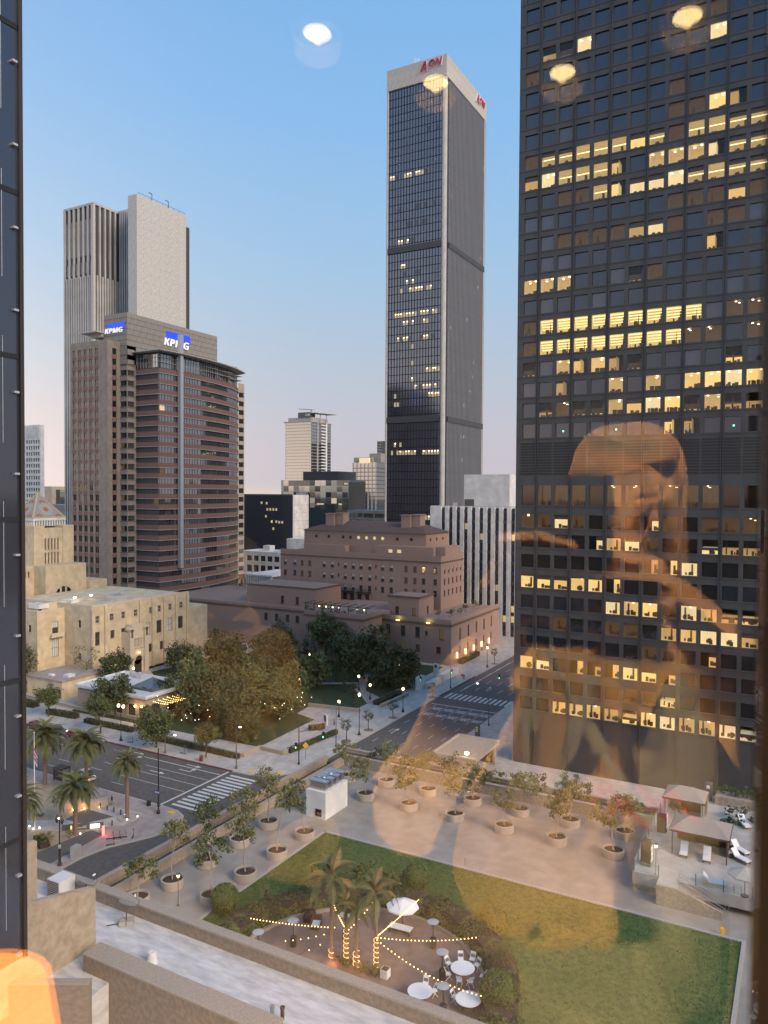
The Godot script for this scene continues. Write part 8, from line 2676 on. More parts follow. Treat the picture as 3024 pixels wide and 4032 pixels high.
func build_near_roof() -> void:
	var mb := MB.new()
	mb.box(Vector3(-60, 16.0, -22.9), Vector3(60, ROOF - 0.02, -19.3)); mb.prism([Vector2(-60, -19.3), Vector2(-22.0, -19.3), Vector2(-21.9, -18.28), Vector2(-24.55, -16.72), Vector2(-60, -16.72)], 16.0, ROOF - 0.02)
	structure("near_roof", mb, M.roof_white)
	mb = MB.new()
	mb.box(Vector3(-22.0, 16.0, -19.3), Vector3(60, ROOF - 2.2, -6)); mb.box(Vector3(-60, 16.0, -17.4), Vector3(-22.0, ROOF - 2.2, -6))
	structure("lower_roof", mb, M.walk_warm)
	var t := thing("roof_parapet", "brown concrete parapet running along the near white roof", "parapet")
	mb = MB.new()
	mb.box(Vector3(-60, ROOF - 0.5, -23.05), Vector3(60, ROOF + 0.52, -22.75))
	part(t, "wall_body", mb, M.parapet)
	mb = MB.new()
	mb.box(Vector3(-60, ROOF + 0.52, -23.12), Vector3(60, ROOF + 0.6, -22.68))
	part(t, "coping", mb, M.coping)
	t = thing("roof_upstand", "wide low concrete upstand in front of the white roof", "parapet")
	mb = MB.new()
	mb.box(Vector3(-23.35, ROOF - 2.2, -19.15), Vector3(-14.7, ROOF + 0.6, -19.95))
	part(t, "wall_body", mb, M.parapet)
	mb = MB.new()
	mb.box(Vector3(-23.38, ROOF + 0.6, -19.12), Vector3(-14.68, ROOF + 0.66, -19.98))
	part(t, "coping", mb, M.coping)
	for k in 2:
		mb = MB.new()
		mb.lathe(Vector3(-15.6 + k * 0.35, ROOF, -20.55 - k * 0.12), [Vector2(0.07, 0), Vector2(0.07, 0.38), Vector2(0.09, 0.4), Vector2(0.09, 0.45), Vector2(0.06, 0.45)], 10)
		solid("vent_pipe", mb, M.steel if k == 0 else M.bronze, ["short steel vent pipe at the near roof's upstand", "short rusty vent pipe beside the steel one"][k], "vent pipe", "vent pipes")
	mb = MB.new()
	mb.lathe(Vector3(-21.5, ROOF - 0.02, -20.8), [Vector2(0.24, 0), Vector2(0.19, 0.1), Vector2(0.16, 0.42), Vector2(0.12, 0.44), Vector2(0.0, 0.4)], 14)
	solid("roof_vent", mb, M.wall_white, "small white cone vent on the white roof", "vent")
	# fin walls with sloping tops
	var fins := [["tan concrete fin wall beside the dish, the larger one", -24.2, -20.45, -15.6, 36.35, 37.6, 0.28], ["tan concrete fin wall nearest the street, the smaller one", -29.15, -21.5, -18.0, 36.65, 37.3, 0.28]]
	for q in fins:
		t = thing("fin_wall", q[0], "wall", Vector3.ZERO, 0, "concrete fin walls")
		mb = MB.new()
		var a := [Vector3(q[1], ROOF - 0.5, q[2]), Vector3(q[1], q[4], q[2]), Vector3(q[1], q[5], q[3]), Vector3(q[1], ROOF - 0.5, q[3])]
		var o := Vector3(-q[6], 0, 0)
		mb.quad(a[0], a[1], a[2], a[3], Vector3(1, 0, 0)); mb.quad(a[0] + o, a[1] + o, a[2] + o, a[3] + o, Vector3(-1, 0, 0))
		mb.quad(a[1], a[2], a[2] + o, a[1] + o, Vector3.UP); mb.quad(a[0], a[1], a[1] + o, a[0] + o, Vector3(0, 0, -1)); mb.quad(a[2], a[3], a[3] + o, a[2] + o, Vector3(0, 0, 1))
		part(t, "wall_body", mb, M.fin_wall)
	t = thing("corner_wall", "brown wall with pale coping in the near corner below the fin wall", "wall")
	mb = MB.new()
	var p := Vector3(-24.55, ROOF - 0.9, -16.6); var r := Vector3(-21.8, ROOF - 0.9, -18.2)
	mb.bar(p, r, 0.22, 3.0); mb.bar(p + Vector3(0, -2.5, 0.02), r + Vector3(0, -2.5, 0.02), 0.2, 2.2)
	part(t, "wall_body", mb, M.parapet)
	mb = MB.new()
	mb.bar(p + Vector3(0, 1.53, 0), r + Vector3(0, 1.53, 0), 0.3, 0.06)
	part(t, "coping", mb, M.coping)
	# roof plant
	t = thing("air_unit", "white air handling box on the near roof", "air conditioner", Vector3(-28.6, ROOF, -22.3))
	mb = MB.new()
	mb.box(Vector3(-0.4, 0, -0.42), Vector3(0.4, 0.85, 0.42))
	part(t, "casing", mb, M.wall_white)
	mb = MB.new()
	for k in 9: mb.box(Vector3(-0.36, 0.08 + k * 0.085, 0.42), Vector3(0.36, 0.12 + k * 0.085, 0.445))
	part(t, "grille", mb, M.slate)
	for q in [[-24.35, -22.15, 0.7, "satellite dish weighted with concrete blocks on the white roof"], [-27.3, -22.55, 0.4, "satellite dish fixed behind the white air box"]]:
		t = thing("satellite_dish", q[3], "satellite dish", Vector3(q[0], ROOF, q[1]), q[2], "satellite dishes")
		mb = MB.new()
		for sx in [-0.28, 0.02]:
			for sz in [-0.22, 0.02]: mb.box(Vector3(sx, 0, sz), Vector3(sx + 0.27, 0.19, sz + 0.2))
		part(t, "concrete_blocks", mb, M.concrete)
		mb = MB.new()
		mb.path([Vector3(0, 0.1, 0), Vector3(0, 0.5, 0), Vector3(0.02, 0.72, 0.02)], 0.03, 0.03, 6)
		part(t, "mast", mb, M.slate)
		mb = MB.new()
		var tilt := Transform3D(Basis(Vector3(0, 0, 1), -0.35) * Basis(Vector3.RIGHT, -0.25), Vector3(0.02, 0.78, 0.02))
		for k in 18:
			for j in 3:
				var a0 := TAU * k / 18; var a1 := TAU * (k + 1) / 18
				var r0 := 0.4 * j / 3.0; var r1 := 0.4 * (j + 1) / 3.0
				var f := func(rr, aa): return tilt * Vector3(cos(aa) * rr, rr * rr * 0.7, sin(aa) * rr * 0.9)
				mb.quad(f.call(r0 + 0.001, a0), f.call(r1, a0), f.call(r1, a1), f.call(r0 + 0.001, a1), tilt.basis.y)
		part(t, "dish", mb, M.wall_grey)
		mb = MB.new()
		mb.path([tilt * Vector3(0.38, 0.1, 0), tilt * Vector3(0.45, 0.25, 0), tilt * Vector3(0.18, 0.42, 0)], 0.015, 0.012, 5)
		part(t, "feed_arm", mb, M.slate)
		for k in 3:
			mb = MB.new()
			mb.ball(tilt * Vector3(0.18, 0.44, -0.1 + 0.1 * k), Vector3.ONE * 0.04, 8, 5)
			part(t, "receiver", mb, M.linen)
	mb = MB.new()
	mb.path([Vector3(-24.9, ROOF + 0.03, -21.6), Vector3(-24.6, ROOF + 0.06, -21.9), Vector3(-24.4, ROOF + 0.03, -22.1)], 0.02, 0.02, 5)
	solid("dish_cable", mb, M.rubber, "black cable running from the satellite dish across the roof", "cable")

func sdf(p: Vector3, bones: Array, k: float) -> float:
	# distance to tapered capsules joined with a smooth minimum
	var d := 10.0
	for b in bones:
		var a: Vector3 = b[0]; var ab: Vector3 = b[1] - a
		var t := clampf((p - a).dot(ab) / maxf(ab.length_squared(), 1e-9), 0.0, 1.0)
		var e: float = (p - a - ab * t).length() - lerpf(b[2], b[3], t)
		var h := maxf(k - absf(d - e), 0.0) / k
		d = minf(d, e) - h * h * k * 0.25
	return d

func skin_mesh(mb: MB, bones: Array, cell: float, k: float) -> void:
	# surface nets: one vertex in each cell the surface crosses, one quad round each crossed edge
	var lo := Vector3.ONE * 1e6; var hi := -lo
	for b in bones:
		var r := Vector3.ONE * (maxf(b[2], b[3]) + cell * 2)
		lo = lo.min(b[0] - r).min(b[1] - r); hi = hi.max(b[0] + r).max(b[1] + r)
	var nx := int((hi.x - lo.x) / cell) + 2; var ny := int((hi.y - lo.y) / cell) + 2; var nz := int((hi.z - lo.z) / cell) + 2
	var f := PackedFloat32Array()
	f.resize(nx * ny * nz)
	for z in nz:
		for y in ny:
			for x in nx: f[x + nx * (y + ny * z)] = sdf(lo + Vector3(x, y, z) * cell, bones, k)
	var vid := {}
	for z in nz - 1:
		for y in ny - 1:
			for x in nx - 1:
				var s := Vector3.ZERO; var c := 0
				var v := PackedFloat32Array()
				var neg := 0
				for q in 8:
					var w := f[(x + (q & 1)) + nx * ((y + ((q >> 1) & 1)) + ny * (z + (q >> 2)))]
					v.append(w)
					if w < 0.0: neg += 1
				if neg == 0 or neg == 8: continue
				for q in 8:
					for ax in 3:
						var q2 := q | (1 << ax)
						if q2 == q or (v[q] < 0.0) == (v[q2] < 0.0): continue
						var t := v[q] / (v[q] - v[q2])
						var pa := Vector3(q & 1, (q >> 1) & 1, q >> 2); var pb := Vector3(q2 & 1, (q2 >> 1) & 1, q2 >> 2)
						s += pa.lerp(pb, t); c += 1
				vid[x + nx * (y + ny * z)] = lo + (Vector3(x, y, z) + s / c) * cell
	var nrm := {}
	for id in vid:
		var p: Vector3 = vid[id]; var e := cell * 0.5
		nrm[id] = Vector3(sdf(p + Vector3(e, 0, 0), bones, k) - sdf(p - Vector3(e, 0, 0), bones, k), sdf(p + Vector3(0, e, 0), bones, k) - sdf(p - Vector3(0, e, 0), bones, k), sdf(p + Vector3(0, 0, e), bones, k) - sdf(p - Vector3(0, 0, e), bones, k)).normalized()
	var st := [1, nx, nx * ny]
	for z in range(1, nz - 1):
		for y in range(1, ny - 1):
			for x in range(1, nx - 1):
				var id := x + nx * (y + ny * z)
				for ax in 3:
					if (f[id] < 0.0) == (f[id + st[ax]] < 0.0): continue
					var u: int = st[(ax + 1) % 3]; var w: int = st[(ax + 2) % 3]
					var q := [id, id - u, id - u - w, id - w]
					if vid.has(q[0]) and vid.has(q[1]) and vid.has(q[2]) and vid.has(q[3]):
						mb.tri3(vid[q[0]], vid[q[1]], vid[q[2]], nrm[q[0]], nrm[q[1]], nrm[q[2]])
						mb.tri3(vid[q[0]], vid[q[2]], vid[q[3]], nrm[q[0]], nrm[q[2]], nrm[q[3]])

func build_room() -> void:
	# the room the picture was taken in. x runs along the window, z goes into the room; the lens is at its origin
	var yaw := deg_to_rad(13.13)
	var tf := Transform3D(Basis(Vector3.UP, yaw), EYE)
	mat("room_wall", lin(0.016, 0.012, 0.010), 0.9)
	mat("dish_glass", Color(1, 0.9, 0.75, 0.04), 0.1).transparency = BaseMaterial3D.TRANSPARENCY_ALPHA
	glow("shade_light", lin(1.0, 0.30, 0.035), 9.0, Color(0.9, 0.5, 0.2))
	mat("frame_black", lin(0.008, 0.006, 0.005), 0.8, "", 0.2, 0.0, 0.2)
	mat("room_floor", lin(0.015, 0.010, 0.008), 0.7)
	mat("jacket_tan", lin(0.34, 0.23, 0.112), 0.9, "speck", 3.0)
	mat("print_red", lin(0.45, 0.05, 0.03), 0.9)
	mat("phone_black", lin(0.012, 0.013, 0.015), 0.35)
	var mb := MB.new()
	mb.box(Vector3(-2.6, -1.62, -0.36), Vector3(2.4, -1.52, 4.2))
	structure("room_floor", mb, M.room_floor).transform = tf
	mb = MB.new()
	mb.box(Vector3(-2.6, 1.15, -0.36), Vector3(2.4, 1.25, 4.2))
	structure("room_ceiling", mb, M.room_wall).transform = tf
	for q in [["room_wall_left", -2.7, -2.6, -0.36, 4.2], ["room_wall_right", 2.4, 2.5, -0.36, 4.2], ["room_wall_back", -2.7, 2.5, 4.2, 4.3], ["room_wall_window_left", -2.7, -0.52, -0.40, -0.30], ["room_wall_window_right", 0.16, 2.5, -0.40, -0.30]]:
		mb = MB.new()
		mb.box(Vector3(q[1], -1.62, q[3]), Vector3(q[2], 1.25, q[4]))
		structure(q[0], mb, M.room_wall).transform = tf
	# the window: a thick pane between bronze mullions
	var t := thing("room_window", "tall hotel window pane with dark bronze frame at the picture's edge", "window")
	t.transform = tf
	for z in [-0.322]:
		mb = MB.new()
		mb.box(Vector3(-0.50, -1.45, z - 0.003), Vector3(0.0611, 1.12, z + 0.003))
		part(t, "pane", mb, M.pane)
	for q in [[0.0612, 0.16, -1.5, 1.15, -0.331, -0.27], [-0.52, -0.47, -1.5, 1.15, -0.38, -0.27], [-0.47, 0.0610, -1.5, -1.42, -0.38, -0.27], [-0.47, 0.0610, 1.09, 1.15, -0.38, -0.27]]:
		mb = MB.new()
		mb.box(Vector3(q[0], q[2], q[4]), Vector3(q[1], q[3], q[5]))
		part(t, "frame", mb, M.frame_black)
	# downlights in the ceiling: glass dish, coil of light, ring
	var lp := [[-0.69, 1.16, "leftmost ceiling downlight mirrored in the pane above the skyscraper"], [-0.452, 1.37 + 0.09, "ceiling downlight mirrored in the pane over the red lettering"], [-0.109, 1.50, "ceiling downlight mirrored in the pane at the black tower's edge"], [0.19, 1.33, "ceiling downlight mirrored in the pane at the top corner"], [-0.26, 0.30, "ceiling downlight over the window, left one"], [0.34, 0.32, "ceiling downlight over the window, right one"]]
	for k in lp.size():
		var q = lp[k]
		t = thing("downlight", q[2], "ceiling lamp", Vector3.ZERO, 0, "ceiling downlights in the room")
		t.transform = tf * Transform3D(Basis.IDENTITY, Vector3(q[0], 1.15, q[1]))
		mb = MB.new()
		mb.lathe(Vector3(0, -0.075, 0), [Vector2(0.0, 0.0), Vector2(0.035, 0.004), Vector2(0.055, 0.018), Vector2(0.064, 0.04), Vector2(0.066, 0.063)], 28)
		part(t, "glass_dish", mb, M.dish_glass)
		mb = MB.new()
		mb.lathe(Vector3(0, -0.012, 0), [Vector2(0.052, 0), Vector2(0.066, 0.002), Vector2(0.068, 0.012)], 28)
		part(t, "ring", mb, M.steel)
		mb = MB.new()
		mb.lathe(Vector3(0, -0.030, 0), [Vector2(0.0, 0.0), Vector2(0.008, 0.002), Vector2(0.015, 0.009), Vector2(0.022, 0.018), Vector2(0.034, 0.023), Vector2(0.031, 0.028), Vector2(0.0, 0.0285)], 24)
		part(t, "lamp_bulb", mb, M.downlight_bulb)
		var o := SpotLight3D.new()
		o.name = "downlight_lamp"
		o.light_color = Color(1.0, 0.82, 0.53); o.light_energy = 240.0 if k > 3 else 16.0
		o.spot_range = 12.0; o.spot_angle = 62.0; o.spot_angle_attenuation = 0.6; o.light_size = 0.01; o.shadow_enabled = true
		o.position = Vector3(0, -0.014, 0); o.rotation.x = -PI / 2
		if k > 3:
			o.spot_angle = 30.0
			o.look_at_from_position(o.position, Vector3(0.0 - q[0], -1.62, 0.66 - q[1]), Vector3(0, 0, -1))
		t.add_child(o)
	# the photographer, arms out, both hands on the phone
	t = thing("person", "photographer in a tan jacket holding up a phone, mirrored in the window pane", "person")
	t.transform = tf
	var L := [Vector3(-0.145, -0.30, 0.80), Vector3(-0.29, -0.53, 0.58), Vector3(-0.085, -0.135, 0.075)]
	var R := [Vector3(0.237, -0.30, 0.80), Vector3(0.36, -0.53, 0.58), Vector3(0.092, -0.125, 0.085)]
	mb = MB.new()
	var bones := [[Vector3(0.046, -0.19, 0.79), Vector3(0.046, -0.30, 0.80), 0.055, 0.065], [Vector3(-0.10, -0.33, 0.80), Vector3(0.19, -0.33, 0.80), 0.065, 0.065], [Vector3(0.046, -0.38, 0.80), Vector3(0.046, -0.78, 0.81), 0.12, 0.12], [L[0], L[1], 0.045, 0.038], [L[1], L[2], 0.038, 0.028], [R[0], R[1], 0.045, 0.038], [R[1], R[2], 0.038, 0.028]]
	for s in [-1, 1]: bones.append([Vector3(0.046 + s * 0.09, -0.85, 0.81), Vector3(0.046 + s * 0.10, -1.42, 0.82), 0.08, 0.045])
	skin_mesh(mb, bones, 0.022, 0.05)
	# head: skull, jaw, nose, brow, lips, ears
	var c := Vector3(0.046, -0.01, 0.77)
	skin_mesh(mb, [[c + Vector3(0, 0.03, 0.02), c + Vector3(0, 0.02, 0.05), 0.082, 0.085], [c + Vector3(0, -0.05, 0.0), c + Vector3(0, -0.085, -0.01), 0.058, 0.034], [c + Vector3(0, 0.005, -0.075), c + Vector3(0, -0.03, -0.092), 0.009, 0.015], [c + Vector3(-0.035, 0.018, -0.062), c + Vector3(0.035, 0.018, -0.062), 0.014, 0.014], [c + Vector3(-0.02, -0.06, -0.052), c + Vector3(0.02, -0.06, -0.052), 0.011, 0.011], [c + Vector3(-0.078, 0.0, 0.03), c + Vector3(-0.082, -0.03, 0.03), 0.014, 0.01], [c + Vector3(0.078, 0.0, 0.03), c + Vector3(0.082, -0.03, 0.03), 0.014, 0.01], [c + Vector3(0, -0.10, 0.04), c + Vector3(0, -0.18, 0.03), 0.05, 0.055]], 0.008, 0.016)
	# hands: palm, four fingers over the back of the phone, thumb on its face
	var hl := [[L[2], Vector3(-0.078, -0.085, 0.035), 0.026, 0.024], [Vector3(-0.078, -0.085, 0.035), Vector3(-0.072, -0.055, 0.022), 0.022, 0.016]]
	for k in 4:
		var y := -0.045 - k * 0.0195
		hl.append([Vector3(-0.076, y - 0.004, 0.022), Vector3(-0.073, y + 0.003, -0.006), 0.010, 0.0092]); hl.append([Vector3(-0.073, y + 0.003, -0.006), Vector3(-0.048 + 0.004 * k, y + 0.006, -0.013), 0.0092, 0.0085]); hl.append([Vector3(-0.048 + 0.004 * k, y + 0.006, -0.013), Vector3(-0.024 + [0.004, 0.012, 0.008, -0.006][k], y + 0.001, -0.0085), 0.0085, 0.0072])
	hl.append([Vector3(-0.078, -0.09, 0.04), Vector3(-0.062, -0.055, 0.042), 0.013, 0.0115]); hl.append([Vector3(-0.062, -0.055, 0.042), Vector3(-0.036, -0.045, 0.024), 0.0115, 0.009])
	skin_mesh(mb, hl, 0.0045, 0.005)
	var hr := [[R[2], Vector3(0.062, -0.095, 0.045), 0.026, 0.024], [Vector3(0.062, -0.095, 0.045), Vector3(0.045, -0.082, 0.028), 0.022, 0.017]]
	for k in 4:
		var y := -0.072 - k * 0.0185
		hr.append([Vector3(0.052, y - 0.004, 0.03), Vector3(0.040 + 0.004 * k, y + 0.002, -0.004), 0.010, 0.0092]); hr.append([Vector3(0.040 + 0.004 * k, y + 0.002, -0.004), Vector3(0.018 - 0.003 * k, y + 0.004, -0.013), 0.0092, 0.0085]); hr.append([Vector3(0.018 - 0.003 * k, y + 0.004, -0.013), Vector3(-0.004 + [0.004, -0.006, -0.002, 0.008][k], y, -0.0085), 0.0085, 0.0072])
	hr.append([Vector3(0.064, -0.10, 0.05), Vector3(0.045, -0.065, 0.046), 0.013, 0.0115]); hr.append([Vector3(0.045, -0.065, 0.046), Vector3(0.006, -0.055, 0.024), 0.0115, 0.009])
	skin_mesh(mb, hr, 0.0045, 0.005)
	part(t, "body", mb, M.skin)
	mb = MB.new()
	skin_mesh(mb, [[c + Vector3(-0.02, 0.065, 0.02), c + Vector3(0.02, 0.06, 0.06), 0.072, 0.085], [c + Vector3(-0.076, 0.03, 0.035), c + Vector3(-0.088, -0.13, 0.06), 0.028, 0.026], [c + Vector3(0.076, 0.03, 0.035), c + Vector3(0.088, -0.13, 0.06), 0.028, 0.026], [c + Vector3(0, 0.03, 0.09), c + Vector3(0, -0.13, 0.10), 0.075, 0.06], [c + Vector3(-0.05, 0.07, -0.025), c + Vector3(0.05, 0.075, -0.02), 0.030, 0.030]], 0.012, 0.03)
	mat("hair_brown", lin(0.03, 0.015, 0.009), 0.45)
	part(t, "hair", mb, M.hair_brown)
	mb = MB.new()
	skin_mesh(mb, [[L[0], Vector3(0.046, -0.27, 0.80), 0.078, 0.088], [R[0], Vector3(0.046, -0.27, 0.80), 0.078, 0.088], [Vector3(-0.03, -0.36, 0.80), Vector3(-0.085, -0.68, 0.79), 0.135, 0.15], [Vector3(0.06, -0.38, 0.80), Vector3(0.01, -0.68, 0.79), 0.12, 0.13], [Vector3(-0.10, -0.42, 0.79), Vector3(-0.16, -0.70, 0.78), 0.09, 0.10], [L[0], L[1], 0.080, 0.062], [L[1], L[1].lerp(L[2], 0.86), 0.062, 0.044], [R[0], R[1], 0.080, 0.062], [R[1], R[1].lerp(R[2], 0.86), 0.062, 0.044], [Vector3(-0.06, -0.40, 0.665), Vector3(-0.12, -0.74, 0.65), 0.014, 0.02], [Vector3(0.03, -0.42, 0.67), Vector3(0.02, -0.74, 0.655), 0.012, 0.018], [Vector3(-0.13, -0.34, 0.74), Vector3(-0.19, -0.66, 0.69), 0.014, 0.018], [L[1] + Vector3(0.03, 0.08, -0.02), L[1] + Vector3(-0.04, 0.04, -0.06), 0.02, 0.016], [L[1] + Vector3(0.05, 0.15, -0.08), L[1] + Vector3(-0.02, 0.10, -0.13), 0.018, 0.014], [Vector3(-0.03, -0.215, 0.76), Vector3(-0.05, -0.21, 0.84), 0.022, 0.025], [Vector3(0.12, -0.215, 0.76), Vector3(0.14, -0.21, 0.84), 0.022, 0.025], [Vector3(-0.03, -0.215, 0.76), Vector3(0.02, -0.36, 0.645), 0.02, 0.016], [Vector3(0.12, -0.215, 0.76), Vector3(0.07, -0.36, 0.645), 0.02, 0.016]], 0.016, 0.035)
	part(t, "jacket", mb, M.jacket_tan)
	mb = MB.new()
	skin_mesh(mb, [[Vector3(0.046, -0.36, 0.80), Vector3(0.046, -0.86, 0.81), 0.135, 0.135], [Vector3(0.12, -0.38, 0.80), Vector3(0.12, -0.86, 0.81), 0.11, 0.115], [Vector3(-0.03, -0.5, 0.80), Vector3(-0.03, -0.86, 0.81), 0.11, 0.115]], 0.022, 0.03)
	part(t, "shirt", mb, M.cloth_black)
	mb = MB.new()
	var tb := []
	for s in [-1, 1]: tb.append([Vector3(0.046 + s * 0.085, -0.86, 0.81), Vector3(0.046 + s * 0.09, -1.15, 0.80), 0.10, 0.075]); tb.append([Vector3(0.046 + s * 0.09, -1.15, 0.80), Vector3(0.046 + s * 0.10, -1.46, 0.83), 0.075, 0.06]); tb.append([Vector3(0.046 + s * 0.10, -1.49, 0.84), Vector3(0.046 + s * 0.11, -1.495, 0.70), 0.045, 0.04])
	skin_mesh(mb, tb, 0.022, 0.03)
	part(t, "trousers", mb, M.cloth_black)
	# camera straps worn across the jacket
	for q in [[Vector3(-0.09, -0.27, 0.72), Vector3(-0.111, -0.40, 0.655), Vector3(-0.116, -0.477, 0.645), Vector3(-0.09, -0.505, 0.64), Vector3(-0.066, -0.49, 0.638), Vector3(-0.045, -0.435, 0.635), Vector3(-0.005, -0.30, 0.66)], [Vector3(-0.075, -0.27, 0.71), Vector3(0.01, -0.418, 0.628), Vector3(0.092, -0.53, 0.628), Vector3(0.17, -0.66, 0.65)]]:
		mb = MB.new()
		for k in q.size() - 1: mb.bar(q[k], q[k + 1], 0.028, 0.010)
		part(t, "strap", mb, M.cloth_black)
	mb = MB.new()
	for k in 5:
		var b := Vector3(0.0 + 0.025 * k, -0.50 - 0.02 * (k % 2), 0.632)
		mb.path([b, b + Vector3(0.02, 0.03, -0.002), b + Vector3(0.04, 0.0, -0.002), b + Vector3(0.06, -0.02, 0.0)], 0.004, 0.003, 5)
	part(t, "red_print", mb, M.print_red)
	var ph := thing("phone", "dark phone held up in both hands, mirrored in the window pane", "phone")
	ph.transform = tf
	mb = MB.new()
	mb.prism([Vector2(-0.052, 0.003), Vector2(-0.057, 0.006), Vector2(-0.057, 0.009), Vector2(-0.052, 0.012), Vector2(0.007, 0.012), Vector2(0.012, 0.009), Vector2(0.012, 0.006), Vector2(0.007, 0.003)], -0.128, 0.0155)
	part(ph, "case", mb, M.phone_black)
	mb = MB.new()
	for q in [Vector3(0, -0.021, 0), Vector3(-0.019, -0.019, 0)]: mb.tube(q + Vector3(0, 0, 0.003), q + Vector3(0, 0, 0.0), 0.0075, 0.0075, 14)
	part(ph, "lens", mb, M.rubber)
	mb = MB.new()
	mb.box(Vector3(-0.053, -0.123, 0.012), Vector3(0.008, 0.011, 0.0125))
	part(ph, "screen", mb, M.rubber)
	# a second guest on a chair further back, turned away
	t = thing("person", "guest with dark hair in a tan jacket sitting with turned back, mirrored over the park", "person")
	t.transform = tf
	mb = MB.new()
	var sh := Vector3(-1.40, -0.55, 2.14)
	skin_mesh(mb, [[sh + Vector3(0, 0.02, 0), sh + Vector3(0, 0.16, 0.02), 0.055, 0.05], [sh + Vector3(0, 0.26, 0.03), sh + Vector3(0.0, 0.20, 0.05), 0.085, 0.07], [sh + Vector3(0, -0.1, 0), sh + Vector3(0.03, -0.5, 0.05), 0.10, 0.12], [sh + Vector3(-0.13, -0.45, 0.1), sh + Vector3(-0.10, -0.47, 0.45), 0.06, 0.05], [sh + Vector3(0.22, -0.45, 0.1), sh + Vector3(0.20, -0.47, 0.45), 0.06, 0.05]], 0.022, 0.03)
	part(t, "body", mb, M.skin)
	mb = MB.new()
	skin_mesh(mb, [[sh + Vector3(0, 0.28, 0.0), sh + Vector3(0, 0.22, -0.02), 0.098, 0.10], [sh + Vector3(0, 0.2, -0.05), sh + Vector3(0.0, 0.08, -0.06), 0.085, 0.06]], 0.02, 0.03)
	part(t, "hair", mb, M.hair)
	mb = MB.new()
	skin_mesh(mb, [[sh + Vector3(-0.05, 0.05, -0.03), sh + Vector3(0.06, 0.04, -0.03), 0.05, 0.05], [sh + Vector3(-0.14, -0.06, 0), sh + Vector3(0.15, -0.07, 0), 0.075, 0.08], [sh + Vector3(-0.04, -0.1, -0.02), sh + Vector3(-0.05, -0.5, 0.03), 0.12, 0.14], [sh + Vector3(0.06, -0.1, -0.02), sh + Vector3(0.10, -0.5, 0.02), 0.12, 0.15], [sh + Vector3(-0.16, -0.08, 0), sh + Vector3(-0.22, -0.36, -0.02), 0.07, 0.06], [sh + Vector3(-0.22, -0.36, -0.02), sh + Vector3(-0.12, -0.44, 0.22), 0.06, 0.045], [sh + Vector3(0.17, -0.09, 0), sh + Vector3(0.27, -0.38, -0.04), 0.075, 0.065], [sh + Vector3(0.27, -0.38, -0.04), sh + Vector3(0.2, -0.45, 0.2), 0.065, 0.045], [sh + Vector3(0.01, -0.02, -0.125), sh + Vector3(0.03, -0.55, -0.14), 0.012, 0.014], [sh + Vector3(-0.12, -0.22, -0.10), sh + Vector3(0.14, -0.30, -0.115), 0.016, 0.016], [sh + Vector3(-0.13, -0.42, -0.10), sh + Vector3(0.20, -0.36, -0.12), 0.02, 0.014], [sh + Vector3(-0.08, 0.06, -0.08), sh + Vector3(0.09, 0.05, -0.08), 0.022, 0.022]], 0.018, 0.022)
	part(t, "jacket", mb, M.jacket_tan)
	mb = MB.new()
	skin_mesh(mb, [[sh + Vector3(-0.06, -0.46, 0.05), sh + Vector3(-0.08, -0.46, 0.48), 0.09, 0.07], [sh + Vector3(0.10, -0.46, 0.05), sh + Vector3(0.12, -0.46, 0.48), 0.09, 0.07], [sh + Vector3(-0.08, -0.46, 0.48), sh + Vector3(-0.08, -0.92, 0.5), 0.07, 0.05], [sh + Vector3(0.12, -0.46, 0.48), sh + Vector3(0.12, -0.92, 0.5), 0.07, 0.05]], 0.025, 0.03)
	part(t, "trousers", mb, M.cloth_black)
	t = thing("dining_chair", "dark chair under the seated guest, mirrored in the pane over the park", "chair")
	t.transform = tf
	mb = MB.new()
	mb.box(Vector3(-1.60, -1.08, 1.95), Vector3(-1.18, -1.02, 2.40))
	part(t, "seat", mb, M.door_dark)
	for q in [[-1.57, 1.98], [-1.21, 1.98], [-1.57, 2.37], [-1.21, 2.37]]:
		mb = MB.new()
		mb.box(Vector3(q[0] - 0.02, -1.52, q[1] - 0.02), Vector3(q[0] + 0.02, -1.08, q[1] + 0.02))
		part(t, "leg", mb, M.door_dark)
	# table lamp beside the window: its orange shade is mirrored in the corner of the pane
	t = thing("table_lamp", "table lamp with a glowing orange shade, mirrored in the bottom corner of the pane", "lamp", Vector3.ZERO)
	t.transform = tf * Transform3D(Basis.IDENTITY, Vector3(-0.83, -0.83, 0.20))
	mb = MB.new()
	mb.lathe(Vector3(0, -0.13, 0), [Vector2(0.0, 0.01), Vector2(0.13, 0.0), Vector2(0.135, 0.02), Vector2(0.10, 0.26), Vector2(0.0, 0.265)], 28)
	part(t, "lamp_shade", mb, M.shade_light)
	mb = MB.new()
	mb.lathe(Vector3(0, -0.42, 0), [Vector2(0.08, 0), Vector2(0.08, 0.02), Vector2(0.02, 0.05), Vector2(0.016, 0.29)], 14)
	part(t, "stand", mb, M.bronze)
	var tl := SpotLight3D.new()
	tl.name = "table_lamp_light"
	tl.light_color = Color(1.0, 0.80, 0.50); tl.light_energy = 160.0; tl.spot_range = 10.0; tl.spot_angle = 36.0; tl.spot_angle_attenuation = 0.7; tl.light_size = 0.06; tl.shadow_enabled = true
	tl.look_at_from_position(Vector3.ZERO, Vector3(0.82, 0.26, 0.46), Vector3.UP)
	t.add_child(tl)
	t = thing("side_table", "small dark table carrying the orange lamp in the room", "table")
	t.transform = tf * Transform3D(Basis.IDENTITY, Vector3(-0.80, -1.21, 0.20))
	mb = MB.new()
	mb.lathe(Vector3(0, -0.03, 0), [Vector2(0.0, 0), Vector2(0.25, 0), Vector2(0.25, 0.03), Vector2(0, 0.03)], 24)
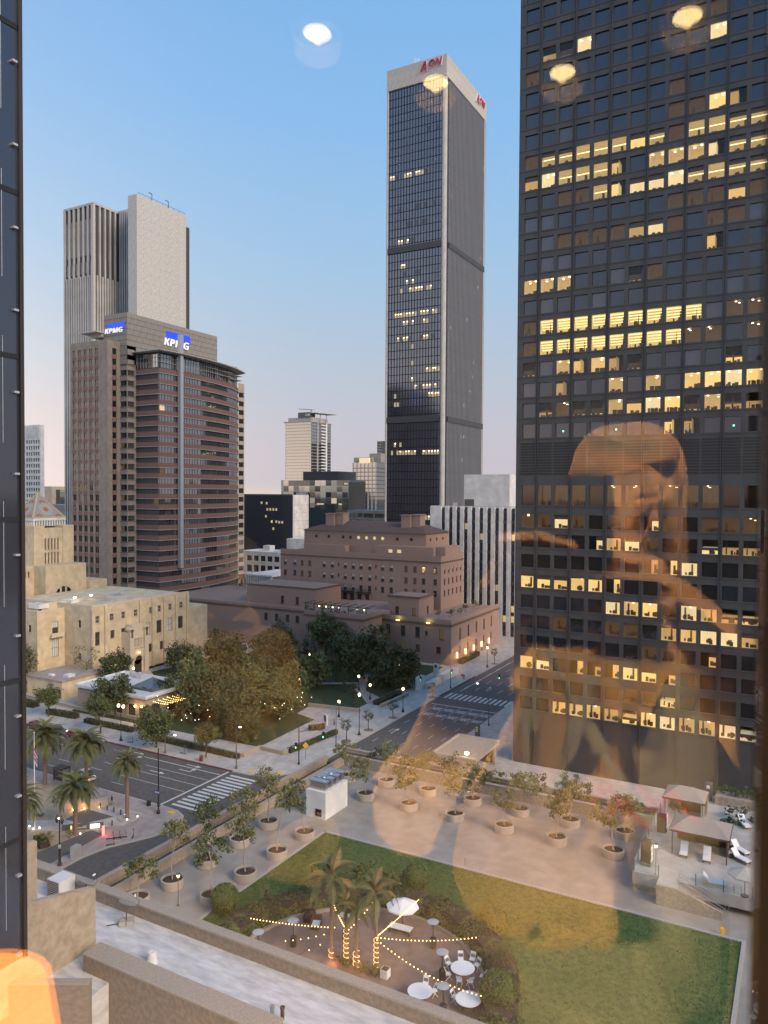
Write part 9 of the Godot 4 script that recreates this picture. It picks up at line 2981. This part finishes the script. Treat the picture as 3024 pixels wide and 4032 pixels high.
	part(t, "top", mb, M.door_dark)
	mb = MB.new()
	mb.lathe(Vector3(0, -0.31, 0), [Vector2(0.18, 0), Vector2(0.17, 0.02), Vector2(0.03, 0.04), Vector2(0.03, 0.28)], 16)
	part(t, "pedestal", mb, M.door_dark)
	t = thing("leather_pouf", "tan folded leather pouf on the room floor, mirrored over the deck lawn", "pouf")
	t.transform = tf
	mb = MB.new()
	skin_mesh(mb, [[Vector3(-1.14, -1.42, 2.10), Vector3(-1.10, -1.42, 2.25), 0.10, 0.10], [Vector3(-1.24, -1.36, 2.06), Vector3(-1.04, -1.34, 2.06), 0.035, 0.035], [Vector3(-1.25, -1.45, 2.02), Vector3(-1.02, -1.46, 2.02), 0.04, 0.04]], 0.02, 0.02)
	part(t, "cushion", mb, M.jacket_tan)
	# mirrored edge of the hotel's next bay, outside
	t = thing("hotel_wing", "dark mirrored edge of the hotel tower along the picture's side", "building")
	mb = MB.new()
	mb.box(Vector3(-16.0, 42.9, -9.4), Vector3(-13.18, 95, -5.0))
	part(t, "mirror_wall", mb, M.glass_navy)
	for k in 9:
		mb = MB.new()
		mb.box(Vector3(-13.18, 43.6 + k * 3.1, -9.04), Vector3(-13.17, 45.6 + k * 3.1, -9.05))
		part(t, "trim_strip", mb, M.alu)
	for k in 14:
		mb = MB.new()
		mb.box(Vector3(-13.18, 43.0 + k * 1.55, -9.34), Vector3(-13.10, 43.04 + k * 1.55, -9.24))
		part(t, "bracket", mb, M.alu)
	for k in 6:
		mb = MB.new()
		mb.box(Vector3(-13.18, 45.2 + k * 3.1, -9.4), Vector3(-13.165, 45.3 + k * 3.1, -5.0))
		part(t, "transom", mb, M.mullion)
	mb = MB.new()
	mb.box(Vector3(-13.2, 42.9, -9.46), Vector3(-13.12, 95, -9.38))
	part(t, "corner_mullion", mb, M.bronze)

func _ready() -> void:
	rng.seed = 20240
	set_camera_and_light()
	make_materials()
	make_fronds()
	build_ground()
	build_black_tower()
	build_ribbed_black_tower()
	build_white_ribbed_tower()
	build_brick_banded_tower()
	build_brick_club()
	build_library()
	build_far_blocks()
	build_deck()
	build_near_roof()
	build_garden()
	build_street_things()
	build_room()
